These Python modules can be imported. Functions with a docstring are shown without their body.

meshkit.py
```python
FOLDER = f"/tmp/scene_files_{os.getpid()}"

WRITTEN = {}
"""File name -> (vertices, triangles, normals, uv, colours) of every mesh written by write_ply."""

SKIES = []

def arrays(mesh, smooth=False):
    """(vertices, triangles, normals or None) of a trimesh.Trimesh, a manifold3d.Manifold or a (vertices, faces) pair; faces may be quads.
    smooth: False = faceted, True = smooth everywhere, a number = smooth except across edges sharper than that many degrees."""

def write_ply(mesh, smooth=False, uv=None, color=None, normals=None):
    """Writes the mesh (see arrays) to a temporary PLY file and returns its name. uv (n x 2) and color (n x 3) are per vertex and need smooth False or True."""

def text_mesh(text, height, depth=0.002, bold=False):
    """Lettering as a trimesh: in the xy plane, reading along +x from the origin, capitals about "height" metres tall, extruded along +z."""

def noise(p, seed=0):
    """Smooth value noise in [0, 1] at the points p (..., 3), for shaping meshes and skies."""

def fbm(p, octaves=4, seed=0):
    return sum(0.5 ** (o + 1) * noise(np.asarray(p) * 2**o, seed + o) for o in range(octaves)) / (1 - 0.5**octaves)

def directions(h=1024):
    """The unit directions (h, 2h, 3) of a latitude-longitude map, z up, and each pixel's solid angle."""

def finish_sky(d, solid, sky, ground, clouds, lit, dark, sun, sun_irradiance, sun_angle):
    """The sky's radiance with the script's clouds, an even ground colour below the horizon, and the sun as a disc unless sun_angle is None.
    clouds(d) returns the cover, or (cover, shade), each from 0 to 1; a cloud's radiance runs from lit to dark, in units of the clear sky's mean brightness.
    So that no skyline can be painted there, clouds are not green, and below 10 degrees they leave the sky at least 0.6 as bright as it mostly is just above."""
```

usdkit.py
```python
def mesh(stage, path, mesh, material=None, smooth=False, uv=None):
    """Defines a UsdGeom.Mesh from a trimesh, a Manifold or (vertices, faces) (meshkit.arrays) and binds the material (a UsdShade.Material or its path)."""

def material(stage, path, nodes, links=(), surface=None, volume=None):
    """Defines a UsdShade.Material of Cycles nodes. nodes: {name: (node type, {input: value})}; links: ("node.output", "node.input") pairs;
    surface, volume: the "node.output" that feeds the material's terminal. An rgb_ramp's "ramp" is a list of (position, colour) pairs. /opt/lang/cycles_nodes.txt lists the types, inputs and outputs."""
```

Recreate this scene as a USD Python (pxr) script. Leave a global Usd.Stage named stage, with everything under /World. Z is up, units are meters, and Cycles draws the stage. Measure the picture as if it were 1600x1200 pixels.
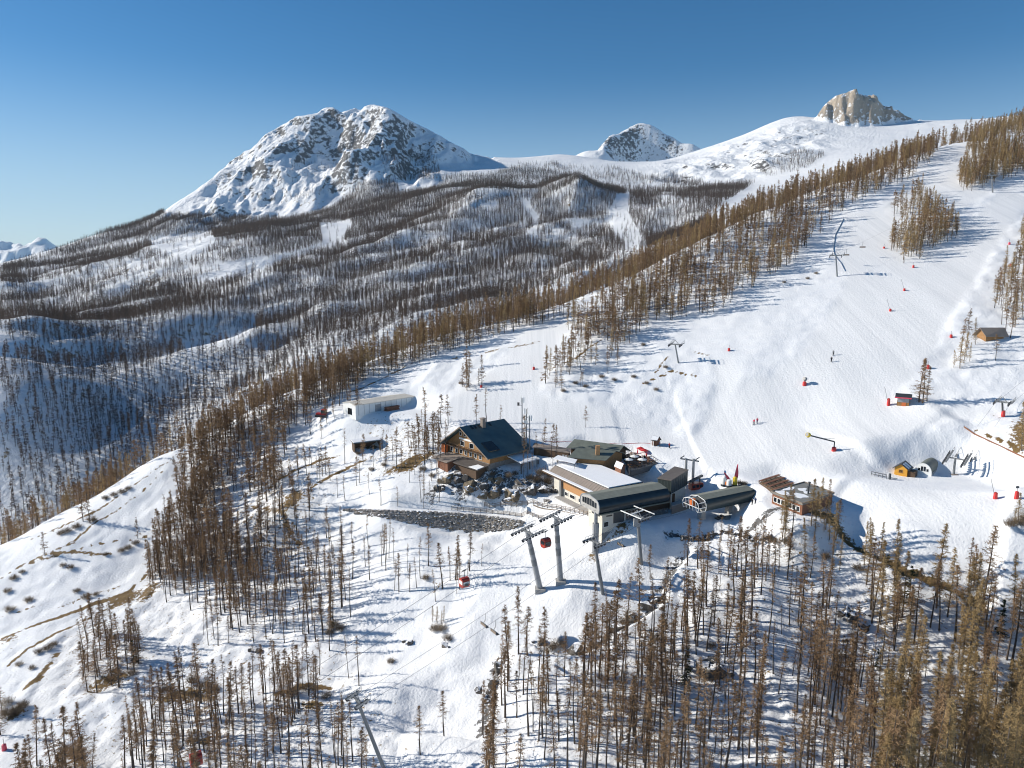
import math
import random
import numpy as np
import trimesh
import usdkit
import meshkit
from pxr import Usd, UsdGeom, UsdLux, UsdShade, Sdf, Gf, Vt
from scipy.interpolate import RBFInterpolator
from scipy.ndimage import map_coordinates, zoom, gaussian_filter

stage = Usd.Stage.CreateInMemory()
UsdGeom.SetStageUpAxis(stage, UsdGeom.Tokens.z)
UsdGeom.SetStageMetersPerUnit(stage, 1.0)
world = UsdGeom.Xform.Define(stage, '/World')
stage.SetDefaultPrim(world.GetPrim())
UsdGeom.Scope.Define(stage, '/World/Looks')

# ---------------------------------------------------------------- camera
FPX = 1111.0                      # focal length in pixels of the 1600 x 1200 photograph
HORIZON = 420.0
PITCH = math.atan((600 - HORIZON) / FPX)
CAMZ = 120.0
cam = UsdGeom.Camera.Define(stage, '/World/camera')
cam.CreateHorizontalApertureAttr(36.0)
cam.CreateVerticalApertureAttr(27.0)
cam.CreateFocalLengthAttr(36.0 * FPX / 1600)
cam.CreateClippingRangeAttr(Gf.Vec2f(1.0, 60000.0))
cam.AddTranslateOp().Set(Gf.Vec3d(0, 0, CAMZ))
cam.AddRotateXYZOp().Set(Gf.Vec3f(90 - math.degrees(PITCH), 0, 0))
cam.CreateExposureAttr(EXPOSURE := 0.43)
CP, SP = math.cos(PITCH), math.sin(PITCH)

# ---------------------------------------------------------------- sky and sun
SUN_EL = math.radians(26)
SUN_XY = (-0.975, 0.21)
SUN_ROT = math.atan2(SUN_XY[0], SUN_XY[1])
dome = UsdLux.DomeLight.Define(stage, '/World/sky')
dome.GetPrim().SetCustomDataByKey('kind', 'structure')
sky_m = usdkit.material(stage, '/World/Looks/sky', {
    's': ('sky_texture', {'sky_type': 'single_scattering', 'sun_disc': False, 'sun_elevation': SUN_EL, 'sun_rotation': SUN_ROT,
                          'altitude': 1900.0, 'air_density': 1.0, 'aerosol_density': 0.6, 'ozone_density': 2.0}),
    'b': ('background_shader', {'strength': 0.085}), 'h': ('hsv', {'hue': 0.498, 'saturation': 1.36, 'value': 0.93}),
    'tc': ('texture_coordinate', {}), 'sx': ('separate_xyz', {}), 'mr': ('map_range', {'from_min': 0.0, 'from_max': 0.26, 'to_min': 0.7, 'to_max': 0.0, 'clamp': True, 'range_type': 'smoothstep'}), 'm': ('mix_color', {'b': (4.7, 6.1, 7.2)})},
    [('s.color', 'h.color'), ('tc.generated', 'sx.vector'), ('sx.z', 'mr.value'), ('mr.result', 'm.fac'), ('h.color', 'm.a'), ('m.result', 'b.color')], surface='b.background')
UsdShade.MaterialBindingAPI.Apply(dome.GetPrim()).Bind(sky_m)
sun = UsdLux.DistantLight.Define(stage, '/World/sun')
sun.CreateNormalizeAttr(True)
sun.CreateIntensityAttr(1.15)
sun.CreateAngleAttr(0.53)
sun.CreateColorAttr(Gf.Vec3f(1.0, 0.94, 0.85))
_ce = math.cos(SUN_EL)
_n = math.hypot(*SUN_XY)
TO_SUN = np.array([SUN_XY[0] / _n * _ce, SUN_XY[1] / _n * _ce, math.sin(SUN_EL)])
sun.AddOrientOp().Set(Gf.Quatf(Gf.Rotation(Gf.Vec3d(0, 0, 1), Gf.Vec3d(*TO_SUN)).GetQuat()))


# ---------------------------------------------------------------- surveying: from a direction and a distance to a place, and back
def P(u, v, D):
    u, v, D = np.broadcast_arrays(np.asarray(u, float), np.asarray(v, float), np.asarray(D, float))
    x, y = (u - 800) / FPX, (600 - v) / FPX
    h = CP + y * SP
    return np.stack([x / h * D, D, CAMZ + (-SP + y * CP) / h * D], -1)


def proj(p):
    p = np.asarray(p, float)
    X, Y, Z = p[..., 0], p[..., 1], p[..., 2] - CAMZ
    f = Y * CP - Z * SP
    g = Y * SP + Z * CP
    f = np.maximum(f, 1e-3)
    return 800 + FPX * X / f, 600 - FPX * g / f


def inpoly(u, v, poly):
    u, v = np.asarray(u, float), np.asarray(v, float)
    poly = np.asarray(poly, float)
    r = np.zeros(u.shape, bool)
    j = len(poly) - 1
    for i in range(len(poly)):
        (xi, yi), (xj, yj) = poly[i], poly[j]
        c = ((yi > v) != (yj > v)) & (u < (xj - xi) * (v - yi) / (yj - yi + 1e-12) + xi)
        r ^= c
        j = i
    return r


def segdist(x, y, pts):
    """distance to a polyline, the parameter along it (0..n-1) and the signed side"""
    best = np.full(np.shape(x), 1e9)
    par = np.zeros(np.shape(x))
    side = np.zeros(np.shape(x))
    for i in range(len(pts) - 1):
        ax, ay = pts[i][:2]
        bx, by = pts[i + 1][:2]
        dx, dy = bx - ax, by - ay
        t = np.clip(((x - ax) * dx + (y - ay) * dy) / (dx * dx + dy * dy), 0, 1)
        ex, ey = x - ax - t * dx, y - ay - t * dy
        d = np.hypot(ex, ey)
        m = d < best
        best = np.where(m, d, best)
        par = np.where(m, i + t, par)
        side = np.where(m, np.sign(dx * ey - dy * ex), side)
    return best, par, side


def sstep(a, b, x):
    t = np.clip((np.asarray(x, float) - a) / (b - a), 0, 1)
    return t * t * (3 - 2 * t)


def fb(x, y, wl, oct=4, seed=0):
    """fractal noise in about -1..1 with wavelength wl"""
    p = np.stack([np.asarray(x) / wl + 37.7, np.asarray(y) / wl + 11.3, np.full(np.shape(x), 0.5 + seed * 3.1)], -1)
    return (meshkit.fbm(p, oct, seed) - 0.5) * 2


def ridged(x, y, wl, oct=4, seed=0):
    s, a, tot = 0, 1.0, 0
    for o in range(oct):
        n = fb(x, y, wl / 2 ** o, 2, seed + 7 * o)
        s = s + a * (1 - np.abs(n) * 2.0)
        tot += a
        a *= 0.5
    return s / tot


# ---------------------------------------------------------------- prims
_used = {}


def free(parent, name):
    key = (parent, name)
    n = _used.get(key, 0)
    _used[key] = n + 1
    return f'{parent}/{name}' + (f'_{n:03d}' if n else '')


def tag(prim, label=None, cat=None, group=None, kind=None):
    for k, val in (('label', label), ('category', cat), ('group', group), ('kind', kind)):
        if val:
            prim.SetCustomDataByKey(k, val)
    return prim


def path_of(parent):
    return '/World' if parent is None else (parent if isinstance(parent, str) else str(parent.GetPath()))


def obj(name, mesh, mat, parent=None, smooth=False, label=None, cat=None, group=None, kind=None):
    m = usdkit.mesh(stage, free(path_of(parent), name), mesh, mat, smooth=smooth)
    return tag(m.GetPrim(), label, cat, group, kind)


def thing(name, label, cat, loc=(0, 0, 0), rz=0.0, group=None, rx=0.0, sc=1.0):
    x = UsdGeom.Xform.Define(stage, free('/World', name))
    x.AddTranslateOp().Set(Gf.Vec3d(*map(float, loc)))
    if rz or rx:
        x.AddRotateXYZOp().Set(Gf.Vec3f(rx, 0, math.degrees(rz)))
    if np.any(np.asarray(sc) != 1.0):
        x.AddScaleOp().Set(Gf.Vec3f(*map(float, np.broadcast_to(sc, 3))))
    return tag(x.GetPrim(), label, cat, group)


# ---------------------------------------------------------------- mesh building
class MB:
    """collects simple shapes into one mesh"""

    def __init__(self):
        self.v, self.f, self.n = [], [], 0

    def add(self, v, f):
        v, f = np.asarray(v, float), np.asarray(f, int)
        if f.shape[1] == 4:
            f = np.vstack([f[:, [0, 1, 2]], f[:, [0, 2, 3]]])
        self.v.append(v)
        self.f.append(f + self.n)
        self.n += len(v)
        return self

    def box(self, lo, hi, rz=0.0, at=None):
        x0, y0, z0 = lo
        x1, y1, z1 = hi
        v = np.array([[x0, y0, z0], [x1, y0, z0], [x1, y1, z0], [x0, y1, z0], [x0, y0, z1], [x1, y0, z1], [x1, y1, z1], [x0, y1, z1]], float)
        if rz:
            c, s = math.cos(rz), math.sin(rz)
            v[:, :2] = v[:, :2] @ np.array([[c, s], [-s, c]])
        if at is not None:
            v += at
        return self.add(v, [[0, 3, 2, 1], [4, 5, 6, 7], [0, 1, 5, 4], [1, 2, 6, 5], [2, 3, 7, 6], [3, 0, 4, 7]])

    def bar(self, a, b, w, h=None, up=(0, 0, 1)):
        """a square bar from a to b"""
        a, b = np.asarray(a, float), np.asarray(b, float)
        h = w if h is None else h
        t = (b - a) / (np.linalg.norm(b - a) + 1e-9)
        up = np.asarray(up, float)
        if abs(t @ up) > 0.97:
            up = np.array([1.0, 0, 0])
        s = np.cross(t, up)
        s /= np.linalg.norm(s)
        q = np.cross(s, t)
        c = [(-w / 2, -h / 2), (w / 2, -h / 2), (w / 2, h / 2), (-w / 2, h / 2)]
        v = [a + s * i + q * j for i, j in c] + [b + s * i + q * j for i, j in c]
        return self.add(v, [[0, 1, 2, 3], [7, 6, 5, 4], [0, 4, 5, 1], [1, 5, 6, 2], [2, 6, 7, 3], [3, 7, 4, 0]])

    def tube(self, pts, rad, n=8, cap=True):
        p = np.asarray(pts, float)
        rad = np.broadcast_to(np.asarray(rad, float), (len(p),))
        t = np.gradient(p, axis=0)
        t /= np.linalg.norm(t, axis=1, keepdims=True) + 1e-12
        ref = np.array([1.0, 0, 0]) if abs(t[0][2]) > 0.8 else np.array([0, 0, 1.0])
        a = np.cross(t, ref)
        a /= np.linalg.norm(a, axis=1, keepdims=True) + 1e-12
        b = np.cross(t, a)
        ang = np.arange(n) * 2 * np.pi / n
        v = p[:, None] + rad[:, None, None] * (np.cos(ang)[None, :, None] * a[:, None] + np.sin(ang)[None, :, None] * b[:, None])
        i, j = np.meshgrid(np.arange(len(p) - 1), np.arange(n), indexing='ij')
        q = np.stack([i * n + j, i * n + (j + 1) % n, (i + 1) * n + (j + 1) % n, (i + 1) * n + j], -1).reshape(-1, 4)
        self.add(v.reshape(-1, 3), q)
        if cap:
            for k in (0, len(p) - 1):
                ring = v[k]
                c = ring.mean(0)
                f = [[n, (j + 1) % n, j] if k == 0 else [n, j, (j + 1) % n] for j in range(n)]
                self.add(np.vstack([ring, c]), f)
        return self

    def prism(self, poly, z0, z1):
        """a convex or concave outline in xy, extruded along z"""
        from shapely.geometry import Polygon
        m = trimesh.creation.extrude_polygon(Polygon(poly), z1 - z0, engine='earcut')
        v = np.array(m.vertices)
        v[:, 2] += z0
        return self.add(v, m.faces)

    def extr(self, prof, a, b, axis='x'):
        """a profile of (y, z) [axis x] or (x, z) [axis y] points, extruded from a to b along the axis"""
        from shapely.geometry import Polygon
        m = trimesh.creation.extrude_polygon(Polygon(prof), b - a, engine='earcut')
        v = np.array(m.vertices)
        if axis == 'x':
            v = np.stack([v[:, 2] + a, v[:, 0], v[:, 1]], 1)
            f = m.faces
        else:
            v = np.stack([v[:, 0], v[:, 2] + a, v[:, 1]], 1)
            f = m.faces[:, ::-1]
        return self.add(v, f)

    def rock(self, c, r, seed, sub=2, flat=(1, 1, 0.75), rough=0.45):
        m = trimesh.creation.icosphere(sub, 1.0)
        v = np.array(m.vertices)
        n = meshkit.fbm(v * 1.6 + seed * 7.7, 3, seed) - 0.5
        q = meshkit.noise(v * 3.7 + seed * 3.3, seed + 5) - 0.5
        v = v * (1 + rough * 2 * n + rough * 0.6 * q)[:, None]
        v = np.clip(v, -0.92, 0.92) * np.asarray(flat) * r + np.asarray(c)
        return self.add(v, m.faces)

    def crag(self, c, r, seed):
        """an angular rock"""
        q = np.random.default_rng(seed)
        p = q.normal(size=(13, 3))
        p = p / np.linalg.norm(p, axis=1, keepdims=True) * q.uniform(0.75, 1.15, (13, 1)) * [1.0, 0.85, 0.9]
        h = trimesh.convex.convex_hull(p).subdivide().subdivide()
        v = np.array(h.vertices)
        v = v * (1 + 0.34 * (meshkit.fbm(v * 2.2 + seed, 3, seed) - 0.5))[:, None] + (meshkit.noise(v * 4.5 + seed, seed) - 0.5)[:, None] * 0.16
        return self.add(v * r + np.asarray(c), h.faces)

    def mesh(self):
        return np.vstack(self.v), np.vstack(self.f)

    def put(self, name, mat, parent=None, smooth=False, **kw):
        return obj(name, self.mesh(), mat, parent, smooth, **kw)
# ---------------------------------------------------------------- materials
M = {}


def plain(name, col, rough=0.6, var=0.12, scale=3.0, metal=0.0, bump=0.0, spec=0.5):
    """a colour with a little procedural unevenness"""
    lo = tuple(c * (1 - var) for c in col)
    hi = tuple(min(1, c * (1 + var)) for c in col)
    nodes = {'c': ('texture_coordinate', {}), 'n': ('noise_texture', {'scale': scale, 'detail': 4.0}), 'r': ('rgb_ramp', {'ramp': [(0.25, lo), (0.75, hi)]}),
             'p': ('principled_bsdf', {'roughness': rough, 'metallic': metal, 'specular_ior_level': spec})}
    links = [('c.object', 'n.vector'), ('n.fac', 'r.fac'), ('r.color', 'p.base_color')]
    if bump:
        nodes['b'] = ('bump', {'strength': 0.6, 'distance': bump})
        links += [('n.fac', 'b.height'), ('b.normal', 'p.normal')]
    M[name] = usdkit.material(stage, f'/World/Looks/{name}', nodes, links, surface='p.BSDF')
    return M[name]


plain('gray_steel', (0.21, 0.22, 0.225), 0.45, 0.10, 2.0, 0.3)
plain('galvanised', (0.33, 0.34, 0.35), 0.5, 0.12, 1.5, 0.35)
plain('dark_steel', (0.07, 0.075, 0.08), 0.45, 0.15, 2.0, 0.2)
plain('sheave_rubber', (0.035, 0.035, 0.04), 0.6)
plain('white_paint', (0.78, 0.78, 0.75), 0.5, 0.05, 1.0)
plain('cream_wall', (0.62, 0.58, 0.50), 0.8, 0.08, 0.8)
plain('concrete', (0.38, 0.37, 0.35), 0.9, 0.15, 0.7)
plain('teal_roof', (0.05, 0.095, 0.105), 0.45, 0.18, 0.6, 0.0)
plain('dark_roof', (0.045, 0.048, 0.05), 0.5, 0.18, 0.8)
plain('brown_roof', (0.10, 0.085, 0.075), 0.6, 0.15, 1.0)
plain('green_roof', (0.13, 0.145, 0.12), 0.55, 0.18, 0.8)
plain('grey_roof', (0.20, 0.20, 0.185), 0.75, 0.18, 0.5)
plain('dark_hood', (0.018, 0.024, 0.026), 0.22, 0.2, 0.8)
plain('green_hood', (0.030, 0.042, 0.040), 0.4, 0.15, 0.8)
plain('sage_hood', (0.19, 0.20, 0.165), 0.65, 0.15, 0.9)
plain('dark_glass', (0.012, 0.016, 0.02), 0.08, 0.1, 1.0)
plain('timber', (0.30, 0.155, 0.055), 0.7, 0.25, 2.5)
plain('dark_timber', (0.085, 0.048, 0.025), 0.75, 0.25, 2.5)
plain('larch_cladding', (0.46, 0.24, 0.10), 0.65, 0.15, 3.0)
plain('weathered_timber', (0.24, 0.19, 0.145), 0.85, 0.25, 3.0)
plain('red_brick_timber', (0.20, 0.085, 0.045), 0.8, 0.2, 2.0)
plain('yellow_wood', (0.62, 0.30, 0.03), 0.55, 0.08, 2.0)
plain('red_paint', (0.55, 0.035, 0.03), 0.45, 0.10, 2.0)
plain('pink_paint', (0.60, 0.06, 0.10), 0.5, 0.10, 2.0)
plain('orange_paint', (0.62, 0.16, 0.04), 0.5, 0.10, 2.0)
plain('cabin_red', (0.40, 0.045, 0.025), 0.3, 0.10, 2.0)
plain('yellow_paint', (0.70, 0.50, 0.03), 0.5, 0.08, 2.0)
plain('blue_cloth', (0.03, 0.05, 0.14), 0.8)
plain('black_cloth', (0.02, 0.02, 0.025), 0.8)
plain('skin', (0.48, 0.30, 0.22), 0.6, 0.05)
plain('stone_base', (0.24, 0.22, 0.20), 0.9, 0.3, 1.5, bump=0.1)
plain('tan_band', (0.26, 0.215, 0.18), 0.8, 0.10, 0.7)
plain('snow_cover', (0.86, 0.87, 0.88), 0.7, 0.03, 0.4)
plain('cable_steel', (0.10, 0.10, 0.11), 0.4)
plain('net_fabric', (0.06, 0.06, 0.08), 0.8)


def larch_mat(name, lo, hi, rough=0.8, trans=0.25):
    nodes = {'o': ('object_info', {}), 'r': ('rgb_ramp', {'ramp': [(0.0, lo), (1.0, hi)]}),
             'd': ('diffuse_bsdf', {}), 't': ('translucent_bsdf', {}), 'm': ('mix_closure', {'fac': trans})}
    links = [('o.random', 'r.fac'), ('r.color', 'd.color'), ('r.color', 't.color'), ('d.BSDF', 'm.closure1'), ('t.BSDF', 'm.closure2')]
    M[name] = usdkit.material(stage, f'/World/Looks/{name}', nodes, links, surface='m.closure')


larch_mat('larch_twigs', (0.205, 0.130, 0.072), (0.355, 0.240, 0.140))
larch_mat('larch_twigs_gold', (0.28, 0.195, 0.095), (0.45, 0.33, 0.17))
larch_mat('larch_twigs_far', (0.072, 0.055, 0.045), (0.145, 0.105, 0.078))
larch_mat('pine_needles', (0.018, 0.028, 0.014), (0.035, 0.048, 0.022))
larch_mat('shrub_twigs', (0.15, 0.115, 0.08), (0.25, 0.195, 0.135))
plain('bark', (0.075, 0.058, 0.047), 0.9, 0.3, 6.0)
plain('bark_light', (0.13, 0.10, 0.075), 0.9, 0.3, 6.0)


def ground_material(name, far=False):
    """snow, with bare ground and rock where the mesh says so"""
    k = 1.0
    nodes = {
        'g': ('geometry', {}),
        'bare': ('attribute', {'attribute': 'bare'}),
        'rock': ('attribute', {'attribute': 'rock'}),
        'groom': ('attribute', {'attribute': 'groom'}),
        # grass and earth
        'n1': ('noise_texture', {'scale': 0.9 if not far else 0.075, 'detail': 8.0, 'roughness': 0.72}),
        'n2': ('noise_texture', {'scale': 0.22 if not far else 0.02, 'detail': 4.0}),
        'grass': ('rgb_ramp', {'ramp': [(0.25, (0.045, 0.03, 0.016)), (0.5, (0.16, 0.10, 0.04)), (0.75, (0.27, 0.185, 0.07))]}),
        'rockc': ('rgb_ramp', {'ramp': [(0.2, (0.04, 0.04, 0.04)), (0.5, (0.11, 0.107, 0.104)), (0.8, (0.22, 0.207, 0.195))]}),
        # how the masks break up
        'a1': ('math', {'math_type': 'subtract', 'value2': 0.5}),
        'a2': ('math', {'math_type': 'multiply_add', 'value2': 2.3}),
        'a3': ('map_range', {'range_type': 'smoothstep', 'from_min': 0.42, 'from_max': 0.58}),
        'b2': ('math', {'math_type': 'multiply_add', 'value2': 2.2}),
        'b3': ('map_range', {'range_type': 'smoothstep', 'from_min': 0.44, 'from_max': 0.56}),
        # snow
        'map': ('mapping', {'rotation': (0, 0, math.radians(27)), 'scale': (1.0, 0.03, 0.03)}),
        'st': ('noise_texture', {'scale': 1.1, 'detail': 5.0, 'roughness': 0.6}),
        'map2': ('mapping', {'rotation': (0, 0, math.radians(33)), 'scale': (1.0, 0.018, 0.018)}),
        'st2': ('noise_texture', {'scale': 0.16, 'detail': 3.0, 'roughness': 0.5, 'distortion': 0.35}),
        'grc2': ('rgb_ramp', {'ramp': [(0.36, (0.93, 0.935, 0.94)), (0.5, (0.985, 0.985, 0.985)), (0.62, (1.0, 1.0, 1.0))]}), 'mg': ('mix_color', {'blend_type': 'multiply', 'fac': 1.0}),
        'sn': ('noise_texture', {'scale': 0.35 if not far else 0.03, 'detail': 5.0}),
        'snc': ('rgb_ramp', {'ramp': [(0.3, (0.80, 0.815, 0.83)), (0.7, (0.88, 0.885, 0.88))]}),
        'grc': ('rgb_ramp', {'ramp': [(0.34, (0.79, 0.795, 0.795)), (0.5, (0.84, 0.845, 0.84)), (0.66, (0.88, 0.88, 0.875))]}),
        'warm': ('attribute', {'attribute': 'warm'}),
        'warmc': ('rgb_ramp', {'ramp': [(0.2, (0.17, 0.145, 0.12)), (0.5, (0.38, 0.315, 0.24)), (0.8, (0.54, 0.46, 0.36))]}),
        'mw': ('mix_color', {}), 'm0': ('mix_color', {}), 'm1': ('mix_color', {}), 'm2': ('mix_color', {}),
        'bn': ('noise_texture', {'scale': 1.6 if not far else 0.12, 'detail': 6.0, 'roughness': 0.6}),
        'bmp': ('bump', {'strength': 0.55, 'distance': 0.42 if not far else 9.0}),
        'p': ('principled_bsdf', {'roughness': 0.75, 'specular_ior_level': 0.2})}
    links = [('g.position', f'{x}.vector') for x in ('n1', 'n2', 'sn', 'bn', 'map', 'map2')] + [
        ('map.vector', 'st.vector'), ('n1.fac', 'grass.fac'), ('n1.fac', 'rockc.fac'),
        ('n1.fac', 'a1.value1'), ('a1.value', 'a2.value1'), ('bare.fac', 'a2.value3'), ('a2.value', 'a3.value'),
        ('a1.value', 'b2.value1'), ('rock.fac', 'b2.value3'), ('b2.value', 'b3.value'),
        ('sn.fac', 'snc.fac'), ('st.fac', 'grc.fac'), ('groom.fac', 'm0.fac'), ('snc.color', 'm0.a'), ('map2.vector', 'st2.vector'), ('st2.fac', 'grc2.fac'), ('grc.color', 'mg.a'), ('grc2.color', 'mg.b'), ('mg.result', 'm0.b'),
        ('a3.result', 'm1.fac'), ('m0.result', 'm1.a'), ('grass.color', 'm1.b'),
        ('b3.result', 'm2.fac'), ('m1.result', 'm2.a'), ('warm.fac', 'mw.fac'), ('n1.fac', 'warmc.fac'), ('rockc.color', 'mw.a'), ('warmc.color', 'mw.b'), ('mw.result', 'm2.b'),
        ('m2.result', 'p.base_color'), ('bn.fac', 'bmp.height'), ('bmp.normal', 'p.normal')]
    M[name] = usdkit.material(stage, f'/World/Looks/{name}', nodes, links, surface='p.BSDF')


ground_material('snow_ground')
ground_material('mountain_snow', True)
# ---------------------------------------------------------------- near hill
def rows(*items):
    return [(u, v, d) for v, lst in items for u, d in lst]


near_pts = rows(
    (1195, [(-300, 136), (0, 128), (200, 126), (400, 123), (600, 120), (800, 114), (1000, 110), (1200, 108), (1400, 107), (1600, 106), (1900, 105)]),
    (1100, [(0, 150), (200, 146), (400, 142), (600, 136), (800, 129), (1000, 125), (1200, 124), (1400, 123), (1600, 122), (1850, 120)]),
    (1000, [(-200, 188), (0, 180), (150, 176), (300, 172), (450, 166), (600, 160), (700, 154), (800, 148), (900, 145), (1000, 142), (1200, 140), (1400, 137), (1600, 134)]),
    (900, [(0, 213), (150, 210), (300, 205), (450, 194), (600, 180), (720, 172), (850, 165), (950, 161), (1050, 158), (1200, 154), (1350, 150), (1450, 146), (1600, 142)]),
    (850, [(300, 222), (450, 208), (550, 199), (650, 190), (750, 184), (900, 175), (1000, 170), (1100, 167), (1250, 160), (1400, 154), (1600, 147), (1850, 140)]),
    (835, [(600, 197.5), (700, 195), (790, 192)]),
    (797, [(220, 240), (300, 236), (450, 216), (600, 203), (700, 201), (800, 197), (900, 192), (980, 186), (1100, 180), (1200, 174), (1300, 170), (1400, 163), (1600, 154)]),
    (750, [(300, 253), (400, 242), (500, 229), (650, 214), (750, 211), (870, 206), (1000, 200), (1100, 195), (1200, 190), (1300, 184), (1450, 177), (1600, 170), (1850, 160)]),
    (700, [(450, 257), (550, 244), (650, 233), (750, 227), (900, 222), (1000, 217), (1100, 212), (1200, 205), (1350, 196), (1500, 190), (1600, 186)]),
    (640, [(480, 280), (560, 265), (640, 258), (800, 248), (950, 240), (1100, 234), (1250, 224), (1400, 214), (1500, 207), (1600, 202), (1850, 190)]),
    (580, [(620, 292), (720, 280), (850, 268), (1000, 257), (1150, 246), (1300, 236), (1450, 227), (1600, 219)]),
    (520, [(760, 310), (850, 298), (1000, 283), (1150, 271), (1300, 259), (1450, 248), (1600, 239)]),
    (460, [(1000, 322), (1150, 301), (1300, 288), (1450, 275), (1600, 265), (1850, 250)]),
    (400, [(1180, 338), (1300, 324), (1450, 312), (1600, 299)]),
    (340, [(1250, 378), (1320, 370), (1450, 354), (1600, 340), (1850, 325)]),
    (280, [(1400, 417), (1480, 404), (1600, 390)]),
    (235, [(1520, 452), (1600, 443)]))
ridge_px = [(-250, 950, 215), (-120, 895, 225), (0, 852, 235), (70, 815, 245), (150, 775, 255), (225, 725, 266), (300, 692, 276), (370, 655, 286), (430, 622, 293), (520, 588, 302), (600, 558, 309),
            (700, 522, 319), (800, 497, 326), (860, 480, 330), (930, 456, 336), (1000, 427, 346), (1060, 397, 354), (1110, 372, 364), (1200, 328, 390), (1300, 288, 424),
            (1400, 254, 456), (1470, 230, 478), (1560, 206, 498), (1640, 186, 515), (1800, 150, 545), (2000, 110, 580)]
near = [P(*q) for q in near_pts + ridge_px]
for (u, v, d) in ridge_px:
    b = P(u, v, d)
    back = np.array([-0.25, 0.97]) if u < 900 else np.array([-0.5, 0.87])
    for s, dz in ((14, -3.5), (45, -21), (110, -70), (230, -165)):
        near.append(np.array([b[0] + back[0] * s, b[1] + back[1] * s, b[2] + dz]))
for q in ((-150, 62, CAMZ - 96), (0, 62, CAMZ - 88), (150, 55, CAMZ - 78), (-60, 90, CAMZ - 87), (60, 80, CAMZ - 82)):
    near.append(np.array(q, float))
near = np.array(near)
rb = RBFInterpolator(near[:, :2] / 100, near[:, 2], kernel='thin_plate_spline', smoothing=2e-4)
NX0, NX1, NY0, NY1 = -440.0, 520.0, 40.0, 680.0
gx, gy = np.arange(NX0, NX1 + 0.1, 4.0), np.arange(NY0, NY1 + 0.1, 4.0)
GX, GY = np.meshgrid(gx, gy)
Z4 = rb(np.stack([GX.ravel(), GY.ravel()], 1) / 100).reshape(GX.shape)
gx, gy = np.arange(NX0, NX1 + 0.1, 1.0), np.arange(NY0, NY1 + 0.1, 1.0)
GX, GY = np.meshgrid(gx, gy)
HN = map_coordinates(Z4, [(GY - NY0) / 4, (GX - NX0) / 4], order=3, mode='nearest')


def near_at(x, y, field=None):
    f = HN if field is None else field
    r = map_coordinates(f, [np.atleast_1d(np.asarray(y, float)) - NY0, np.atleast_1d(np.asarray(x, float)) - NX0], order=1, mode='nearest')
    return r if np.ndim(x) else float(r[0])


def G(u, v, lo=60.0, hi=600.0):
    """the place on the near hill that one sees at a pixel"""
    D = np.arange(lo, hi, 0.5)
    p = P(u, v, D)
    below = p[:, 2] <= near_at(p[:, 0], p[:, 1])
    k = int(np.argmax(below)) if below.any() else len(D) - 1
    q = p[k].copy()
    if k > 0:
        a, b = p[k - 1], p[k]
        fa, fb_ = a[2] - near_at(a[0], a[1]), b[2] - near_at(b[0], b[1])
        t = fa / (fa - fb_ + 1e-9)
        q = a + (b - a) * t
    q[2] = near_at(q[0], q[1])
    return q


def line_px(*px):
    return [G(u, v) for u, v in px]


GU, GV = proj(np.stack([GX, GY, HN], -1))
HN0 = HN.copy()


def soft(polys, blur):
    m = np.zeros(GX.shape)
    for p in polys:
        m = np.maximum(m, inpoly(GU, GV, p))
    return gaussian_filter(m, blur)


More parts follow.
